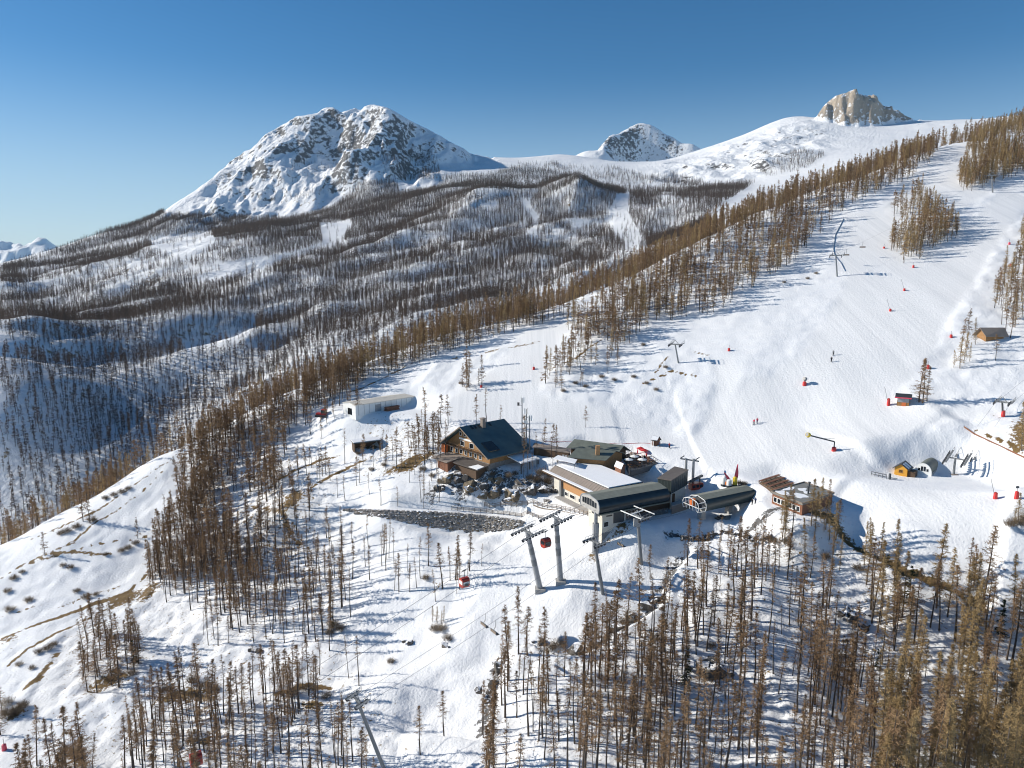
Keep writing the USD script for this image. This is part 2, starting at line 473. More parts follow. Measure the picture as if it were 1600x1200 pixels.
# groomed runs
groom = soft([
    [(1620, 240), (1560, 292), (1500, 330), (1480, 370), (1440, 425), (1390, 430), (1385, 400), (1378, 340), (1420, 270), (1460, 232), (1520, 222), (1500, 290), (1600, 260)],
    [(1378, 335), (1320, 332), (1303, 380), (1304, 410), (1322, 428), (1312, 460), (1262, 540), (1205, 588), (1160, 592), (1135, 640), (1105, 690), (1060, 705), (1080, 722), (1180, 745), (1300, 752), (1390, 752), (1480, 762), (1620, 770),
     (1620, 900), (1600, 880), (1420, 800), (1310, 775), (1200, 740), (1400, 740), (1395, 690), (1505, 655), (1560, 640), (1440, 640), (1400, 625), (1450, 560), (1500, 480), (1540, 420), (1560, 380), (1620, 300), (1620, 240), (1440, 425), (1390, 425)],
    [(825, 500), (888, 502), (850, 590), (835, 615), (1000, 650), (1085, 690), (1180, 700), (1150, 735), (1040, 715), (900, 682), (790, 660), (690, 655), (660, 640), (740, 600), (790, 555)],
    [(1110, 560), (1145, 560), (1150, 600), (1130, 650), (1100, 690), (1080, 685), (1112, 640), (1120, 600)]], 1.2)
for px_, w_ in (([(-40, 1230), (20, 1190), (60, 1110), (90, 1050), (115, 1000), (150, 960), (205, 935)], 3.0), ([(300, 790), (410, 795), (440, 780), (520, 745)], 2.2), ([(430, 800), (425, 830), (450, 855)], 2.0), ([(450, 792), (560, 792), (700, 792), (800, 795), (880, 792)], 3.0), ([(660, 640), (740, 640), (800, 655)], 4)):
    d_, _, _ = segdist(GX, GY, line_px(*px_))
    groom = np.maximum(groom, sstep(w_ * 1.5, w_ * 0.9, d_))
rough_amp = (1 - 0.92 * groom) * (1 - 0.6 * soft([[(1040, 510), (1200, 440), (1310, 390), (1325, 430), (1262, 540), (1150, 600), (1060, 570)], [(1300, 330), (1390, 320), (1390, 440), (1300, 440)]], 6))
# bumps of the open snow
HN += rough_amp * (fb(GX, GY, 26, 3, 1) * 1.15 + fb(GX, GY, 9, 3, 2) * 0.85 + fb(GX, GY, 3.2, 2, 3) * 0.34)
HN += groom * fb(GX, GY, 40, 2, 9) * 0.5
bare = np.zeros(GX.shape)
rock = np.zeros(GX.shape)
# under the trees of the lower slopes the snow is lumpy
lump = soft([[(60, 1000), (230, 930), (260, 780), (420, 640), (480, 720), (560, 860), (560, 1010), (700, 1200), (60, 1200)], [(770, 1210), (790, 1040), (1040, 930), (1080, 850), (1230, 820), (1620, 960), (1620, 1210)],
             [(690, 720), (870, 720), (880, 770), (700, 790)]], 4)
HN += soft([[(770, 1210), (790, 1040), (1040, 940), (1090, 870), (1230, 850), (1620, 1000), (1620, 1210)]], 5) * (fb(GX * 1.5, GY * 0.7, 24, 3, 14) * 2.6 - 0.3)
HN += lump * (np.abs(fb(GX, GY, 5.0, 3, 4)) * 1.3 - 0.4)


def ledge(px, drop, w=3.0, decay=45.0, rocky=0.0, earthy=0.0, side=-1, taper=True, width=5.0):
    """a step in the ground along a line: lower on one side, and fading out away from it"""
    global HN, rock, bare
    L = line_px(*px)
    d, par, s = segdist(GX, GY, L)
    n = len(L) - 1
    end = sstep(0, 0.5, par) * sstep(0, 0.5, n - par) if taper else (d < 60)
    wob = fb(GX, GY, 7, 3, 21) * 2.0
    ds = d * s * side + wob
    low = sstep(-w / 2, w / 2, ds) * np.exp(-np.maximum(ds, 0) / decay) * end
    HN = HN - drop * low
    face = np.exp(-((ds - 0.5) / (w * 0.9)) ** 2) * end
    if rocky:
        HN = HN + face * ridged(GX, GY, 6, 3, 31) * 1.1 * rocky
        rock = np.maximum(rock, np.exp(-((ds - w * 0.4) / width) ** 2) * end * rocky)
    if earthy:
        bare = np.maximum(bare, np.exp(-((ds - w * 0.3) / width) ** 2) * end * earthy)


def patch(px, field, k=1.0, blur=0.8):
    m = np.zeros(GX.shape)
    m = gaussian_filter(np.maximum(m, inpoly(GU, GV, px)).astype(float), blur) * k
    return np.maximum(field, m)


def streak(px, field, width, k=1.0, seed=0):
    L = line_px(*px)
    d, par, s = segdist(GX, GY, L)
    n = len(L) - 1
    w = width * (0.6 + 0.5 * fb(GX, GY, 12, 2, seed)) * np.clip(1.2 - np.abs(par / n - 0.5) * 1.8, 0, 1)
    return np.maximum(field, k * sstep(1.25, 0.6, d / np.maximum(w, 0.05)))


# the rock ledge of the lower wood, the bank below the terraces
ledge([(1080, 850), (1060, 880), (1035, 930), (1010, 955), (960, 985), (915, 1015), (880, 1020), (830, 1000), (790, 1015), (780, 1060), (770, 1110), (745, 1160)], 4.0, 3.2, 40, rocky=0.62, side=-1, width=2.2)
ledge([(1240, 800), (1205, 832), (1150, 838), (1060, 836), (1030, 850)], 2.8, 2.6, 30, rocky=0.72, side=-1, width=1.6)
ledge([(1560, 960), (1500, 925), (1420, 890), (1340, 850), (1270, 815), (1235, 800)], 3.6, 3.0, 30, rocky=0.2, earthy=1.0, side=-1, width=2.4)
ledge([(1640, 845), (1590, 825), (1570, 800)], 2.2, 3.0, 25, side=-1)

# golden and brown patches where the snow has gone
for q in ([(205, 935), (240, 905), (255, 915), (225, 945)], [(160, 935), (205, 920), (230, 912), (200, 945), (168, 952)], [(0, 995), (30, 990), (20, 1003), (0, 1008)], [(0, 1010), (14, 1005), (10, 1020), (0, 1028)],
          [(230, 1100), (255, 1075), (300, 1062), (345, 1072), (340, 1095), (300, 1085), (260, 1095)], [(135, 1070), (160, 1052), (200, 1046), (215, 1055), (180, 1065), (140, 1085)], [(270, 1150), (330, 1140), (350, 1160), (300, 1165)],
          [(940, 850), (960, 833), (985, 826), (990, 838), (960, 850)], [(905, 866), (930, 850), (945, 855), (925, 870)],
          [(1574, 700), (1580, 668), (1600, 655), (1620, 660), (1620, 730), (1600, 714)], [(1547, 655), (1556, 646), (1566, 648), (1560, 658)],
          [(430, 800), (445, 772), (470, 760), (480, 768), (450, 800)], [(580, 745), (640, 712), (680, 700), (690, 708), (640, 735)], [(545, 690), (600, 690), (600, 700), (560, 705)],
          [(668, 905), (690, 895), (700, 905), (680, 918)], [(0, 1120), (30, 1100), (46, 1108), (10, 1140)], [(560, 960), (575, 950), (570, 975)],
          [(836, 920), (850, 914), (855, 922), (840, 926)], [(868, 912), (885, 903), (890, 912), (872, 916)],
          [(450, 1092), (490, 1082), (520, 1090), (480, 1108)], [(85, 1180), (110, 1165), (150, 1175), (120, 1195)]):
    bare = patch(q, bare, 0.80, 1.4)
for k, (q, w) in enumerate((([(0, 1000), (60, 975), (120, 955), (200, 925), (235, 890)], 1.3), ([(0, 1050), (50, 1010), (110, 980), (160, 955)], 0.9), ([(0, 905), (40, 880), (110, 850), (150, 815), (220, 770), (255, 735)], 0.8),
                           ([(0, 965), (60, 945), (110, 925)], 0.7), ([(30, 885), (90, 868), (150, 850), (240, 835)], 0.9), ([(40, 846), (66, 836), (140, 803), (200, 764), (282, 710)], 0.8), ([(60, 870), (110, 862), (180, 868)], 0.8),
                           ([(80, 955), (140, 930), (200, 910)], 0.6), ([(20, 1090), (60, 1060), (90, 1020)], 0.8), ([(415, 770), (440, 745), (500, 720), (560, 705)], 0.9), ([(390, 790), (440, 800), (455, 840), (480, 855)], 0.5),
                           ([(480, 765), (520, 742), (580, 715)], 0.8), ([(540, 615), (570, 605), (620, 580), (660, 560)], 0.7), ([(700, 560), (790, 545), (860, 530)], 0.4), ([(1510, 668), (1540, 685), (1575, 703), (1600, 716)], 0.5),
                           ([(1000, 600), (1050, 580), (1100, 590)], 0.5), ([(840, 600), (870, 570), (900, 560), (940, 530), (960, 520)], 0.7), ([(1020, 590), (1040, 560), (1050, 555)], 0.5),
                           ([(430, 1085), (480, 1070), (520, 1075)], 1.2), ([(1080, 548), (1110, 556)], 0.4))):
    bare = streak(q, bare, w * 1.3, 1.0, 40 + k)
bare = np.maximum(bare, 0.34 * soft([[(270, 880), (260, 780), (420, 640), (480, 720), (540, 760), (470, 900), (400, 930)], [(560, 640), (700, 650), (690, 730), (560, 760)]], 6))
bare = np.maximum(bare, 0.26 * lump)
rock = np.maximum(rock, soft([[(690, 745), (720, 728), (745, 745), (760, 735), (800, 742), (870, 745), (880, 765), (850, 778), (790, 782), (745, 772), (715, 790)]], 1.5) * 0.58)
rock = np.maximum(rock, soft([[(655, 770), (690, 735), (705, 735), (690, 770), (670, 790)]], 1.0) * 0.5)
HN += soft([[(690, 735), (860, 735), (880, 765), (850, 778), (790, 782), (700, 790)]], 2) * ridged(GX, GY, 8, 3, 77) * 1.8
for q in ([(1195, 860), (1240, 900), (1245, 920)], [(1310, 950), (1345, 955), (1370, 990), (1340, 985)], [(1090, 1020), (1130, 1020), (1135, 1050), (1095, 1052)], [(690, 965), (670, 1000), (650, 1010)]):
    rock = patch(q, rock, 0.7, 1.2)


# level ground for what is built
def plateau(c, r, z, blend=6.0, el=1.0, rz=0.0):
    global HN
    dx, dy = GX - c[0], GY - c[1]
    cs, sn = math.cos(rz), math.sin(rz)
    a, b = dx * cs + dy * sn, (-dx * sn + dy * cs)
    q = np.hypot(np.maximum(np.abs(a) - r * el, 0), np.maximum(np.abs(b) - r, 0))
    w = sstep(blend, 0, q)
    HN = HN * (1 - w) + z * w


def bump(px, r, h):
    global HN
    c = G(*px)
    HN = HN + h * np.exp(-((GX - c[0]) ** 2 + (GY - c[1]) ** 2) / (r * r))
keepout = []           # (x, y, radius): where no tree grows


def Hz(u, v, z):
    """the point of the level z that one sees at a pixel"""
    x, y = (u - 800) / FPX, (600 - v) / FPX
    d = np.array([x, CP + y * SP, -SP + y * CP])
    t = (z - CAMZ) / d[2]
    return np.array([0, 0, CAMZ]) + d * t


def level(px, z=None, blend=5.0, grow=1.0, flat=False):
    """levels the ground under an outline and says how high it lies"""
    global HN
    q = np.array([G(u, v) for u, v in px])
    z = float(np.median(q[:, 2])) if z is None else z
    if flat:
        q = np.array([Hz(u, v, z) for u, v in px])
    from shapely.geometry import Polygon, MultiPoint
    hull = MultiPoint(q[:, :2]).convex_hull.buffer(grow)
    xy = np.array(hull.exterior.coords)
    m = inpoly(GX, GY, xy)
    d, _, _ = segdist(GX, GY, xy)
    w = np.where(m, 1.0, sstep(blend, 0, d))
    HN = HN * (1 - w) + z * w
    c = q[:, :2].mean(0)
    for k in np.flatnonzero(m.ravel())[::9]:
        keepout.append((GX.ravel()[k], GY.ravel()[k], 2.2))
    return z


Z_CHALET = level([(692, 715), (728, 730), (765, 738), (800, 715), (770, 690), (730, 700)], None, 9, 0.5) - 0.1
Z_MAIN = level([(868, 765), (884, 785), (925, 805), (930, 834), (965, 836), (1000, 832), (1040, 812), (1100, 800), (1040, 775), (960, 740), (925, 740), (1080, 775)], None, 10, 0.0)
Z_MID = level([(1090, 812), (1150, 800), (1190, 785), (1170, 775), (1100, 790)], Z_MAIN + 0.2, 5, 0.0)
Z_REST = level([(1198, 778), (1204, 792), (1252, 812), (1308, 794), (1262, 774), (1220, 770)], G(1225, 775)[2] + 0.2, 8, 1.0, True)
Z_DECK = level([(1186, 753), (1206, 766), (1240, 756), (1215, 745)], None, 8, 0.5)
Z_BACK = level([(835, 705), (880, 722), (975, 735), (1020, 725), (980, 706), (910, 695)], None, 6, 0.5)
Z_STORE = level([(530, 645), (558, 650), (650, 634), (632, 628)], None, 12, 1.0)
Z_SHED = level([(556, 703), (592, 700), (594, 696), (556, 698)], None, 4, 0.5)
# the hollow with the lower lift station at the right: a bank in shade above a level floor
_c = [G(1345, 745), G(1400, 757), G(1470, 757), G(1545, 742)]
Z_LIFT = level([(1362, 748), (1400, 752), (1470, 752), (1540, 742), (1500, 722), (1430, 727)], G(1450, 752)[2] - 0.7, 13, 1.0)
_L = line_px((1345, 715), (1372, 702), (1420, 684), (1465, 668), (1505, 654))
_d, _p, _s = segdist(GX, GY, _L)
_side = _d * -_s
_n = len(_L) - 1
_end = sstep(0.0, 0.5, _p) * sstep(0.0, 0.6, _n - _p)
HN += 1.3 * _end * np.where(_side > 0, np.exp(-(_side / 5.0) ** 2), np.exp(-(_side / 16.0) ** 2))
HN += soft([[(1350, 715), (1420, 692), (1500, 665), (1560, 690), (1500, 715), (1430, 722), (1360, 735)]], 2) * (fb(GX, GY, 11, 3, 66) * 2.2)
# the bank with the golden grass at the right edge
bump((1600, 690), 9, 3.0)
bump((920, 955), 9, 1.2)
bump((870, 950), 7, 1.0)
bump((990, 850), 7, 1.2)
bump((600, 1080), 8, 2.0)
bump((730, 990), 7, 1.5)
# the boulder wall below the lower path: the ground stands back behind it and falls away in front
WALL = [(532, 795), (600, 797), (660, 799), (706, 801), (760, 806), (800, 811), (820, 815)]
WALL_H = [0.4, 2.2, 4.2, 5.2, 5.0, 3.0, 0.6]
wall_top = np.array([G(u, v) for u, v in WALL])
_d, _p, _s = segdist(GX, GY, wall_top)
_h = np.interp(_p, range(len(WALL)), WALL_H)
_zt = np.interp(_p, range(len(WALL)), wall_top[:, 2])
_f = _d * -_s
_on = sstep(0, 0.35, _p) * sstep(0, 0.35, len(WALL) - 1 - _p)
HN = np.where((_f > 0) & (_f < 16), np.minimum(HN, HN * (1 - _on) + _on * (_zt - _h * sstep(0.2, 2.2, _f) + 0.03 * _f)), HN)
HN = np.where((_f <= 0) & (_f > -5), HN * (1 - _on * sstep(-5, -2, _f)) + (_zt - 0.15) * _on * sstep(-5, -2, _f), HN)
def polar(h_at, ang, rad, masks, name, mat, keep=None):
    A, R = np.meshgrid(ang, rad)
    X, Y = R * np.sin(A), R * np.cos(A)
    Z = h_at(X, Y)
    n, m = A.shape
    i, j = np.meshgrid(np.arange(n - 1), np.arange(m - 1), indexing='ij')
    q = np.stack([i * m + j, i * m + j + 1, (i + 1) * m + j + 1, (i + 1) * m + j], -1).reshape(-1, 4)
    v = np.stack([X, Y, Z], -1).reshape(-1, 3)
    if keep is not None:
        k = keep(v)
        q = q[k[q].any(1)]
        idx = np.unique(q)
        new = np.full(len(v), -1)
        new[idx] = np.arange(len(idx))
        v, q = v[idx], new[q]
    prim = UsdGeom.Mesh.Define(stage, f'/World/{name}')
    prim.CreatePointsAttr(Vt.Vec3fArray.FromNumpy(v.astype(np.float32)))
    prim.CreateFaceVertexCountsAttr(Vt.IntArray.FromNumpy(np.full(len(q), 4, np.int32)))
    prim.CreateFaceVertexIndicesAttr(Vt.IntArray.FromNumpy(q.astype(np.int32).ravel()))
    prim.CreateSubdivisionSchemeAttr('none')
    f = np.vstack([q[:, [0, 1, 2]], q[:, [0, 2, 3]]])
    nn = np.zeros_like(v)
    fn = np.cross(v[f[:, 1]] - v[f[:, 0]], v[f[:, 2]] - v[f[:, 0]])
    for c in range(3):
        for k in range(3):
            nn[:, c] += np.bincount(f[:, k], fn[:, c], len(v))
    nn /= np.linalg.norm(nn, axis=1, keepdims=True) + 1e-12
    prim.CreateNormalsAttr(Vt.Vec3fArray.FromNumpy(nn.astype(np.float32)))
    prim.SetNormalsInterpolation('vertex')
    api = UsdGeom.PrimvarsAPI(prim)
    for k, fn_ in masks.items():
        api.CreatePrimvar(k, Sdf.ValueTypeNames.FloatArray, 'vertex').Set(Vt.FloatArray.FromNumpy(fn_(v[:, 0], v[:, 1]).astype(np.float32)))
    UsdShade.MaterialBindingAPI.Apply(prim.GetPrim()).Bind(M[mat])
    tag(prim.GetPrim(), kind='structure')
    print(name, len(v), 'vertices', len(q) * 2, 'triangles')
    return prim


def angles(fine):
    d = np.radians
    return np.concatenate([np.linspace(d(-60), d(-39), 40, endpoint=False), np.linspace(d(-39), d(39), fine), np.linspace(d(39), d(60), 41)[1:]])


bare = np.clip(bare, 0, 1)
rock = np.clip(rock, 0, 1)
prim = polar(near_at, angles(900), np.geomspace(66, 560, 640), {'bare': lambda x, y: near_at(x, y, bare), 'rock': lambda x, y: near_at(x, y, rock), 'groom': lambda x, y: near_at(x, y, groom)}, 'snow_hillside', 'snow_ground')
tag(prim.GetPrim(), 'snow covered hillside with groomed ski runs and bare patches')
# ---------------------------------------------------------------- valley and mountains
far_pts = [
    (-150, 850, 360), (-150, 700, 400), (0, 840, 365), (100, 775, 392), (0, 740, 398), (200, 718, 428), (330, 662, 470), (0, 640, 434), (100, 662, 448), (100, 578, 510), (200, 676, 468), (200, 604, 540), (430, 590, 525), (300, 568, 575), (560, 530, 585), (0, 560, 486), (0, 520, 640), (150, 520, 690), (400, 492, 710),
    (700, 475, 690), (850, 432, 760), (980, 392, 800), (-200, 560, 700), (-200, 480, 980), (0, 480, 950), (200, 470, 950), (400, 440, 900), (600, 432, 880), (800, 400, 950), (960, 380, 940),
    (150, 440, 1100), (300, 412, 1150), (450, 382, 1150), (560, 356, 1290), (500, 360, 1370), (700, 352, 1180), (850, 342, 1250), (950, 332, 1300), (100, 402, 1500), (250, 370, 1500), (400, 352, 1500), (550, 334, 1600), (650, 302, 1700), (750, 302, 1500), (780, 318, 1330),
    (850, 292, 1700), (950, 300, 1650), (1000, 345, 1150), (1050, 345, 1120), (1000, 322, 1250), (1050, 300, 1750), (960, 350, 1150), (890, 300, 1500), (300, 342, 1780), (380, 334, 1820), (450, 326, 1850), (560, 304, 1900),
    (420, 290, 2050), (500, 268, 2110), (520, 225, 2290), (600, 200, 2310), (590, 245, 2180), (640, 240, 2260), (560, 255, 2190), (700, 262, 2200), (380, 282, 2100), (450, 240, 2240), (480, 210, 2330), (800, 270, 2150), (880, 270, 2150), (740, 285, 1900),
    (970, 252, 3000), (940, 256, 2850), (1030, 262, 2900), (1000, 268, 2600), (1150, 252, 2100), (1250, 222, 2220), (1340, 200, 2320), (1400, 212, 2200), (1050, 280, 2000), (1150, 290, 1780), (1250, 262, 1850), (1100, 300, 1600), (1200, 300, 1500),
    (1350, 250, 1800), (1500, 230, 1900), (1650, 210, 2000), (1400, 300, 1300), (1600, 300, 1200), (1250, 340, 900), (1500, 330, 850), (1700, 330, 800), (1100, 360, 820), (1900, 250, 1500)]
crest_l = [(-500, 520, 1500), (-250, 475, 1600), (0, 430, 1750), (100, 391, 1850), (200, 354, 1950), (260, 328, 2050), (330, 281, 2200), (375, 242, 2300), (440, 193, 2400), (475, 180, 2430), (510, 168, 2450), (540, 171, 2455), (575, 160, 2470), (610, 170, 2470), (640, 184, 2470), (700, 217, 2450),
           (740, 240, 2430), (770, 245, 2450), (820, 246, 2480), (880, 242, 2500), (915, 249, 2500)]
crest_p = [(915, 250, 3250), (925, 240, 3300), (945, 224, 3340), (965, 214, 3380), (985, 208, 3420), (1010, 208, 3420), (1026, 216, 3410), (1040, 224, 3400), (1075, 238, 3350), (1100, 242, 3350)]
crest_r = [(1000, 268, 2720), (1050, 250, 2680), (1100, 236, 2640), (1180, 206, 2580), (1230, 184, 2540), (1280, 186, 2500), (1350, 197, 2490), (1420, 194, 2500), (1466, 193, 2450), (1520, 191, 2400), (1650, 180, 2400), (1900, 190, 2400)]
fp = [P(*q) for q in far_pts]
for crest, steps in ((crest_l, ((220, -110), (500, -330))), (crest_p, ((150, -90), (420, -330))), (crest_r, ((200, -70), (600, -330)))):
    for q in crest:
        b = P(*q)
        fp.append(b)
        r = b[:2] / np.linalg.norm(b[:2])
        for s, dz in steps:
            if crest is crest_l and q[0] > 730 and s > 300:
                continue
            fp.append(np.array([b[0] + r[0] * s, b[1] + r[1] * s, b[2] + dz * (0.35 if crest is crest_l and q[0] > 730 else 1.0)]))
fp = np.array(fp)
rbf_ = RBFInterpolator(fp[:, :2] / 1000, fp[:, 2], kernel='thin_plate_spline', smoothing=1e-3)
FX0, FX1, FY0, FY1, FS = -3300.0, 3300.0, 240.0, 4000.0, 6.0
gx, gy = np.arange(FX0, FX1 + 1, 30.0), np.arange(FY0, FY1 + 1, 30.0)
A_, B_ = np.meshgrid(gx, gy)
Z30 = rbf_(np.stack([A_.ravel(), B_.ravel()], 1) / 1000).reshape(A_.shape)
gx, gy = np.arange(FX0, FX1 + 1, FS), np.arange(FY0, FY1 + 1, FS)
FX, FY = np.meshgrid(gx, gy)
HF = map_coordinates(Z30, [(FY - FY0) / 30, (FX - FX0) / 30], order=3, mode='nearest')
FU, FV = proj(np.stack([FX, FY, HF], -1))


def softf(polys, blur, rng=(0, 9e9)):
    m = np.zeros(FX.shape)
    for p in polys:
        m = np.maximum(m, inpoly(FU, FV, p))
    m *= (FY > rng[0]) & (FY < rng[1])
    return gaussian_filter(m, blur)


crag = softf([[(240, 350), (330, 285), (375, 240), (440, 190), (510, 160), (575, 150), (650, 180), (720, 215), (750, 250), (690, 260), (660, 290), (600, 285), (500, 305), (420, 330), (330, 352)]], 9, (1700, 3000))
crag = np.maximum(crag, gaussian_filter(((np.abs(FX) < 1500) & (FY > 2350) & (FY < 2800) & (FU < 740) & (FU > 300)).astype(float), 8))
crag2 = softf([[(910, 262), (940, 215), (990, 195), (1050, 215), (1100, 238), (1050, 262)]], 6, (2900, 3700))
crag3 = softf([[(1170, 230), (1290, 185), (1290, 225), (1200, 270), (1060, 275), (1060, 250)], [(960, 320), (1010, 295), (1110, 320), (1040, 350)]], 6, (1000, 2800))
wood = softf([[(-400, 900), (-400, 470), (0, 425), (250, 330), (560, 280), (800, 285), (960, 300), (1100, 330), (980, 430), (400, 660)]], 6, (0, 2050))
wx, wy = fb(FX, FY, 260, 2, 61) * 60, fb(FX, FY, 260, 2, 62) * 60
cn = ridged(FX + wx, FY * 0.42 + wy, 170, 5, 5) * 60 + ridged(FX * 1.2 + wx * 0.6, FY * 0.55, 62, 4, 15) * 24 + fb(FX, FY, 22, 2, 19) * 4
HF += crag * (cn - gaussian_filter(cn, 16))


def spur(px, h, w):
    """a sharp rib running down a face"""
    global HF
    L = [P(*q) for q in px]
    d, par, s_ = segdist(FX, FY, L)
    n_ = len(L) - 1
    HF = HF + h * np.clip(1 - (d + fb(FX, FY, 45, 3, 23) * 14) / w, 0, 1) ** 1.2 * sstep(0, 1.0, par) * sstep(0, 0.9, n_ - par)


spur([(612, 180, 2460), (606, 205, 2340), (596, 240, 2210), (560, 275, 2080), (520, 295, 2000)], 58, 120)
spur([(512, 172, 2450), (490, 205, 2350), (440, 250, 2210), (380, 295, 2060)], 34, 100)
spur([(690, 215, 2450), (680, 245, 2300), (650, 280, 2120)], 34, 90)
spur([(890, 262, 1750), (900, 285, 1620), (905, 315, 1450), (880, 350, 1240)], 46, 120)
spur([(800, 285, 1750), (760, 315, 1500), (700, 350, 1250)], 30, 110)
# the broken line of the left summit's crest
ku = [200, 260, 300, 330, 350, 368, 378, 392, 410, 440, 462, 480, 495, 503, 512, 522, 532, 545, 560, 575, 590, 612, 640, 668, 700, 740, 770]
kv = [350, 326, 301, 279, 262, 243, 238, 235, 214, 196, 183, 181, 179, 171, 167, 170, 178, 174, 166, 163, 166, 173, 189, 202, 221, 241, 249]
FU, FV = proj(np.stack([FX, FY, HF], -1))
cap = P(np.clip(FU, 200, 770), np.interp(FU, ku, kv), FY)[..., 2] + fb(FX, FY, 30, 3, 29) * 7
HF = np.where((FU > 200) & (FU < 770) & (FY > 1900) & (HF > cap), cap + 0.12 * (HF - cap), HF)
flank = softf([[(1010, 264), (1100, 240), (1190, 206), (1270, 185), (1290, 225), (1230, 262), (1120, 292), (1010, 292)]], 6, (1500, 2800))
cn = ridged(FX * 0.7 + FY * 0.35, FY * 0.5 - FX * 0.25, 130, 4, 27) * 30 + fb(FX, FY, 40, 3, 28) * 6
HF += flank * (cn - gaussian_filter(cn, 14))
cn = ridged(FX, FY, 150, 5, 6) * 52 + fb(FX, FY, 40, 3, 16) * 10
HF += crag2 * (cn - gaussian_filter(cn, 14))
HF += crag3 * (fb(FX, FY, 60, 4, 8) * 9 + ridged(FX, FY, 80, 3, 9) * 6 - 2)
HF += wood * (fb((FX * 0.85 - FY * 0.53) * 1.25, (FX * 0.53 + FY * 0.85) * 0.38, 230, 4, 10) * (72 - 32 * sstep(560, 800, FY)) + np.abs(fb(FX, FY, 85, 3, 11)) * 20 - 7 + fb(FX, FY, 42, 3, 13) * 6) * sstep(380, 620, FY) * (1 - 0.55 * sstep(1100, 1650, FY)) - wood * 9 * sstep(1200, 1600, FY)
HF += (1 - np.maximum(wood, crag)) * fb(FX, FY, 120, 3, 12) * 5


def far_at(x, y, field=None):
    f = HF if field is None else field
    return map_coordinates(f, [(np.asarray(y, float) - FY0) / FS, (np.asarray(x, float) - FX0) / FS], order=1, mode='nearest')


# the gap between the hill and the mountain carries smooth runs
for line, w in (([(430, 405, 1160), (520, 375, 1250), (545, 350, 1380), (600, 335, 1500)], 40), ([(985, 395, 820), (970, 350, 1080), (985, 318, 1350), (960, 300, 1600)], 26), ([(300, 440, 1050), (430, 405, 1160)], 30), ([(840, 335, 1280), (815, 318, 1400), (760, 325, 1330)], 22)):
    L = [P(*q) for q in line]
    d, par, s = segdist(FX, FY, L)
    w_ = sstep(w * 1.6, w * 0.7, d)
    sm = gaussian_filter(HF, 6)
    HF = HF * (1 - w_) + sm * w_
# the rock head on the right-hand summit
hu, hv = [1262, 1276, 1288, 1300, 1312, 1330, 1345, 1362, 1380, 1400, 1420, 1445, 1475], [196, 181, 163, 152, 146, 143, 149, 156, 165, 175, 184, 190, 200]
hd = 2410.0
hx = np.array([P(a, b, hd)[0] for a, b in zip(hu, hv)])
hz = np.array([P(a, b, hd)[2] for a, b in zip(hu, hv)])
rib = ridged(FX, FX * 0 + 3.0, 42, 4, 72) * 34 + fb(FX, FY, 24, 3, 71) * 20
yf = hd - 8 - rib + 18 * ((FX - hx.mean()) / 120) ** 2
zt = np.interp(FX, hx, hz, left=-999, right=-999) + fb(FX, FY, 30, 3, 73) * 17
zh = zt - np.where(FY < yf, (yf - FY) * 2.3 + np.floor((yf - FY) / 16) * 3, (FY - yf) * 0.42)
head = (zh > HF + 1).astype(float)
HF = np.maximum(HF, zh)
gyy, gxx = np.gradient(HF, FS)
slope = np.hypot(gxx, gyy)
rockf = sstep(0.56, 1.25, slope + fb(FX, FY, 46, 4, 80) * 0.75) * np.maximum(np.maximum(crag, crag2), crag3 * 0.9)
rockf = rockf * (0.565 + 0.19 * crag2 + 0.22 * fb(FX, FY, 130, 2, 83))
rockf = np.maximum(rockf, flank * 0.62 * sstep(0.55, 1.1, slope + fb(FX, FY, 46, 4, 85) * 0.7))
rockf = np.maximum(rockf, softf([[(1165, 235), (1240, 200), (1290, 190), (1300, 215), (1240, 235), (1270, 250), (1200, 270), (1150, 262)]], 5, (1600, 2600)) * (0.34 + 0.3 * fb(FX, FY, 50, 3, 84)))
rockf = np.maximum(rockf, gaussian_filter(head, 0.7) * (0.34 + 0.34 * sstep(0.45, 1.1, slope + fb(FX, FY, 22, 3, 82) * 0.6)))
headf = gaussian_filter(head, 1.5)
baref = np.clip(wood * 0.32 * sstep(0.3, 0.8, slope), 0, 1)
zero = np.zeros(HF.shape)
angs = angles(820)
rad = np.concatenate([np.geomspace(300, 1500, 230, endpoint=False), np.linspace(1500, 2050, 85, endpoint=False), np.linspace(2050, 2800, 190, endpoint=False), np.linspace(2800, 4000, 75)])


def keep_far(v):
    inside = (v[:, 0] > NX0) & (v[:, 0] < NX1) & (v[:, 1] > NY0) & (v[:, 1] < NY1)
    return ~(inside & (v[:, 2] < near_at(v[:, 0], v[:, 1]) - 12) & (np.hypot(v[:, 0], v[:, 1]) < 540))


prim = polar(far_at, angs, rad, {'bare': lambda x, y: far_at(x, y, baref), 'rock': lambda x, y: far_at(x, y, rockf), 'warm': lambda x, y: far_at(x, y, headf), 'groom': lambda x, y: far_at(x, y, zero)}, 'snow_mountain', 'mountain_snow', keep_far)
tag(prim.GetPrim(), 'snowy valley side and rocky summits behind the hillside')

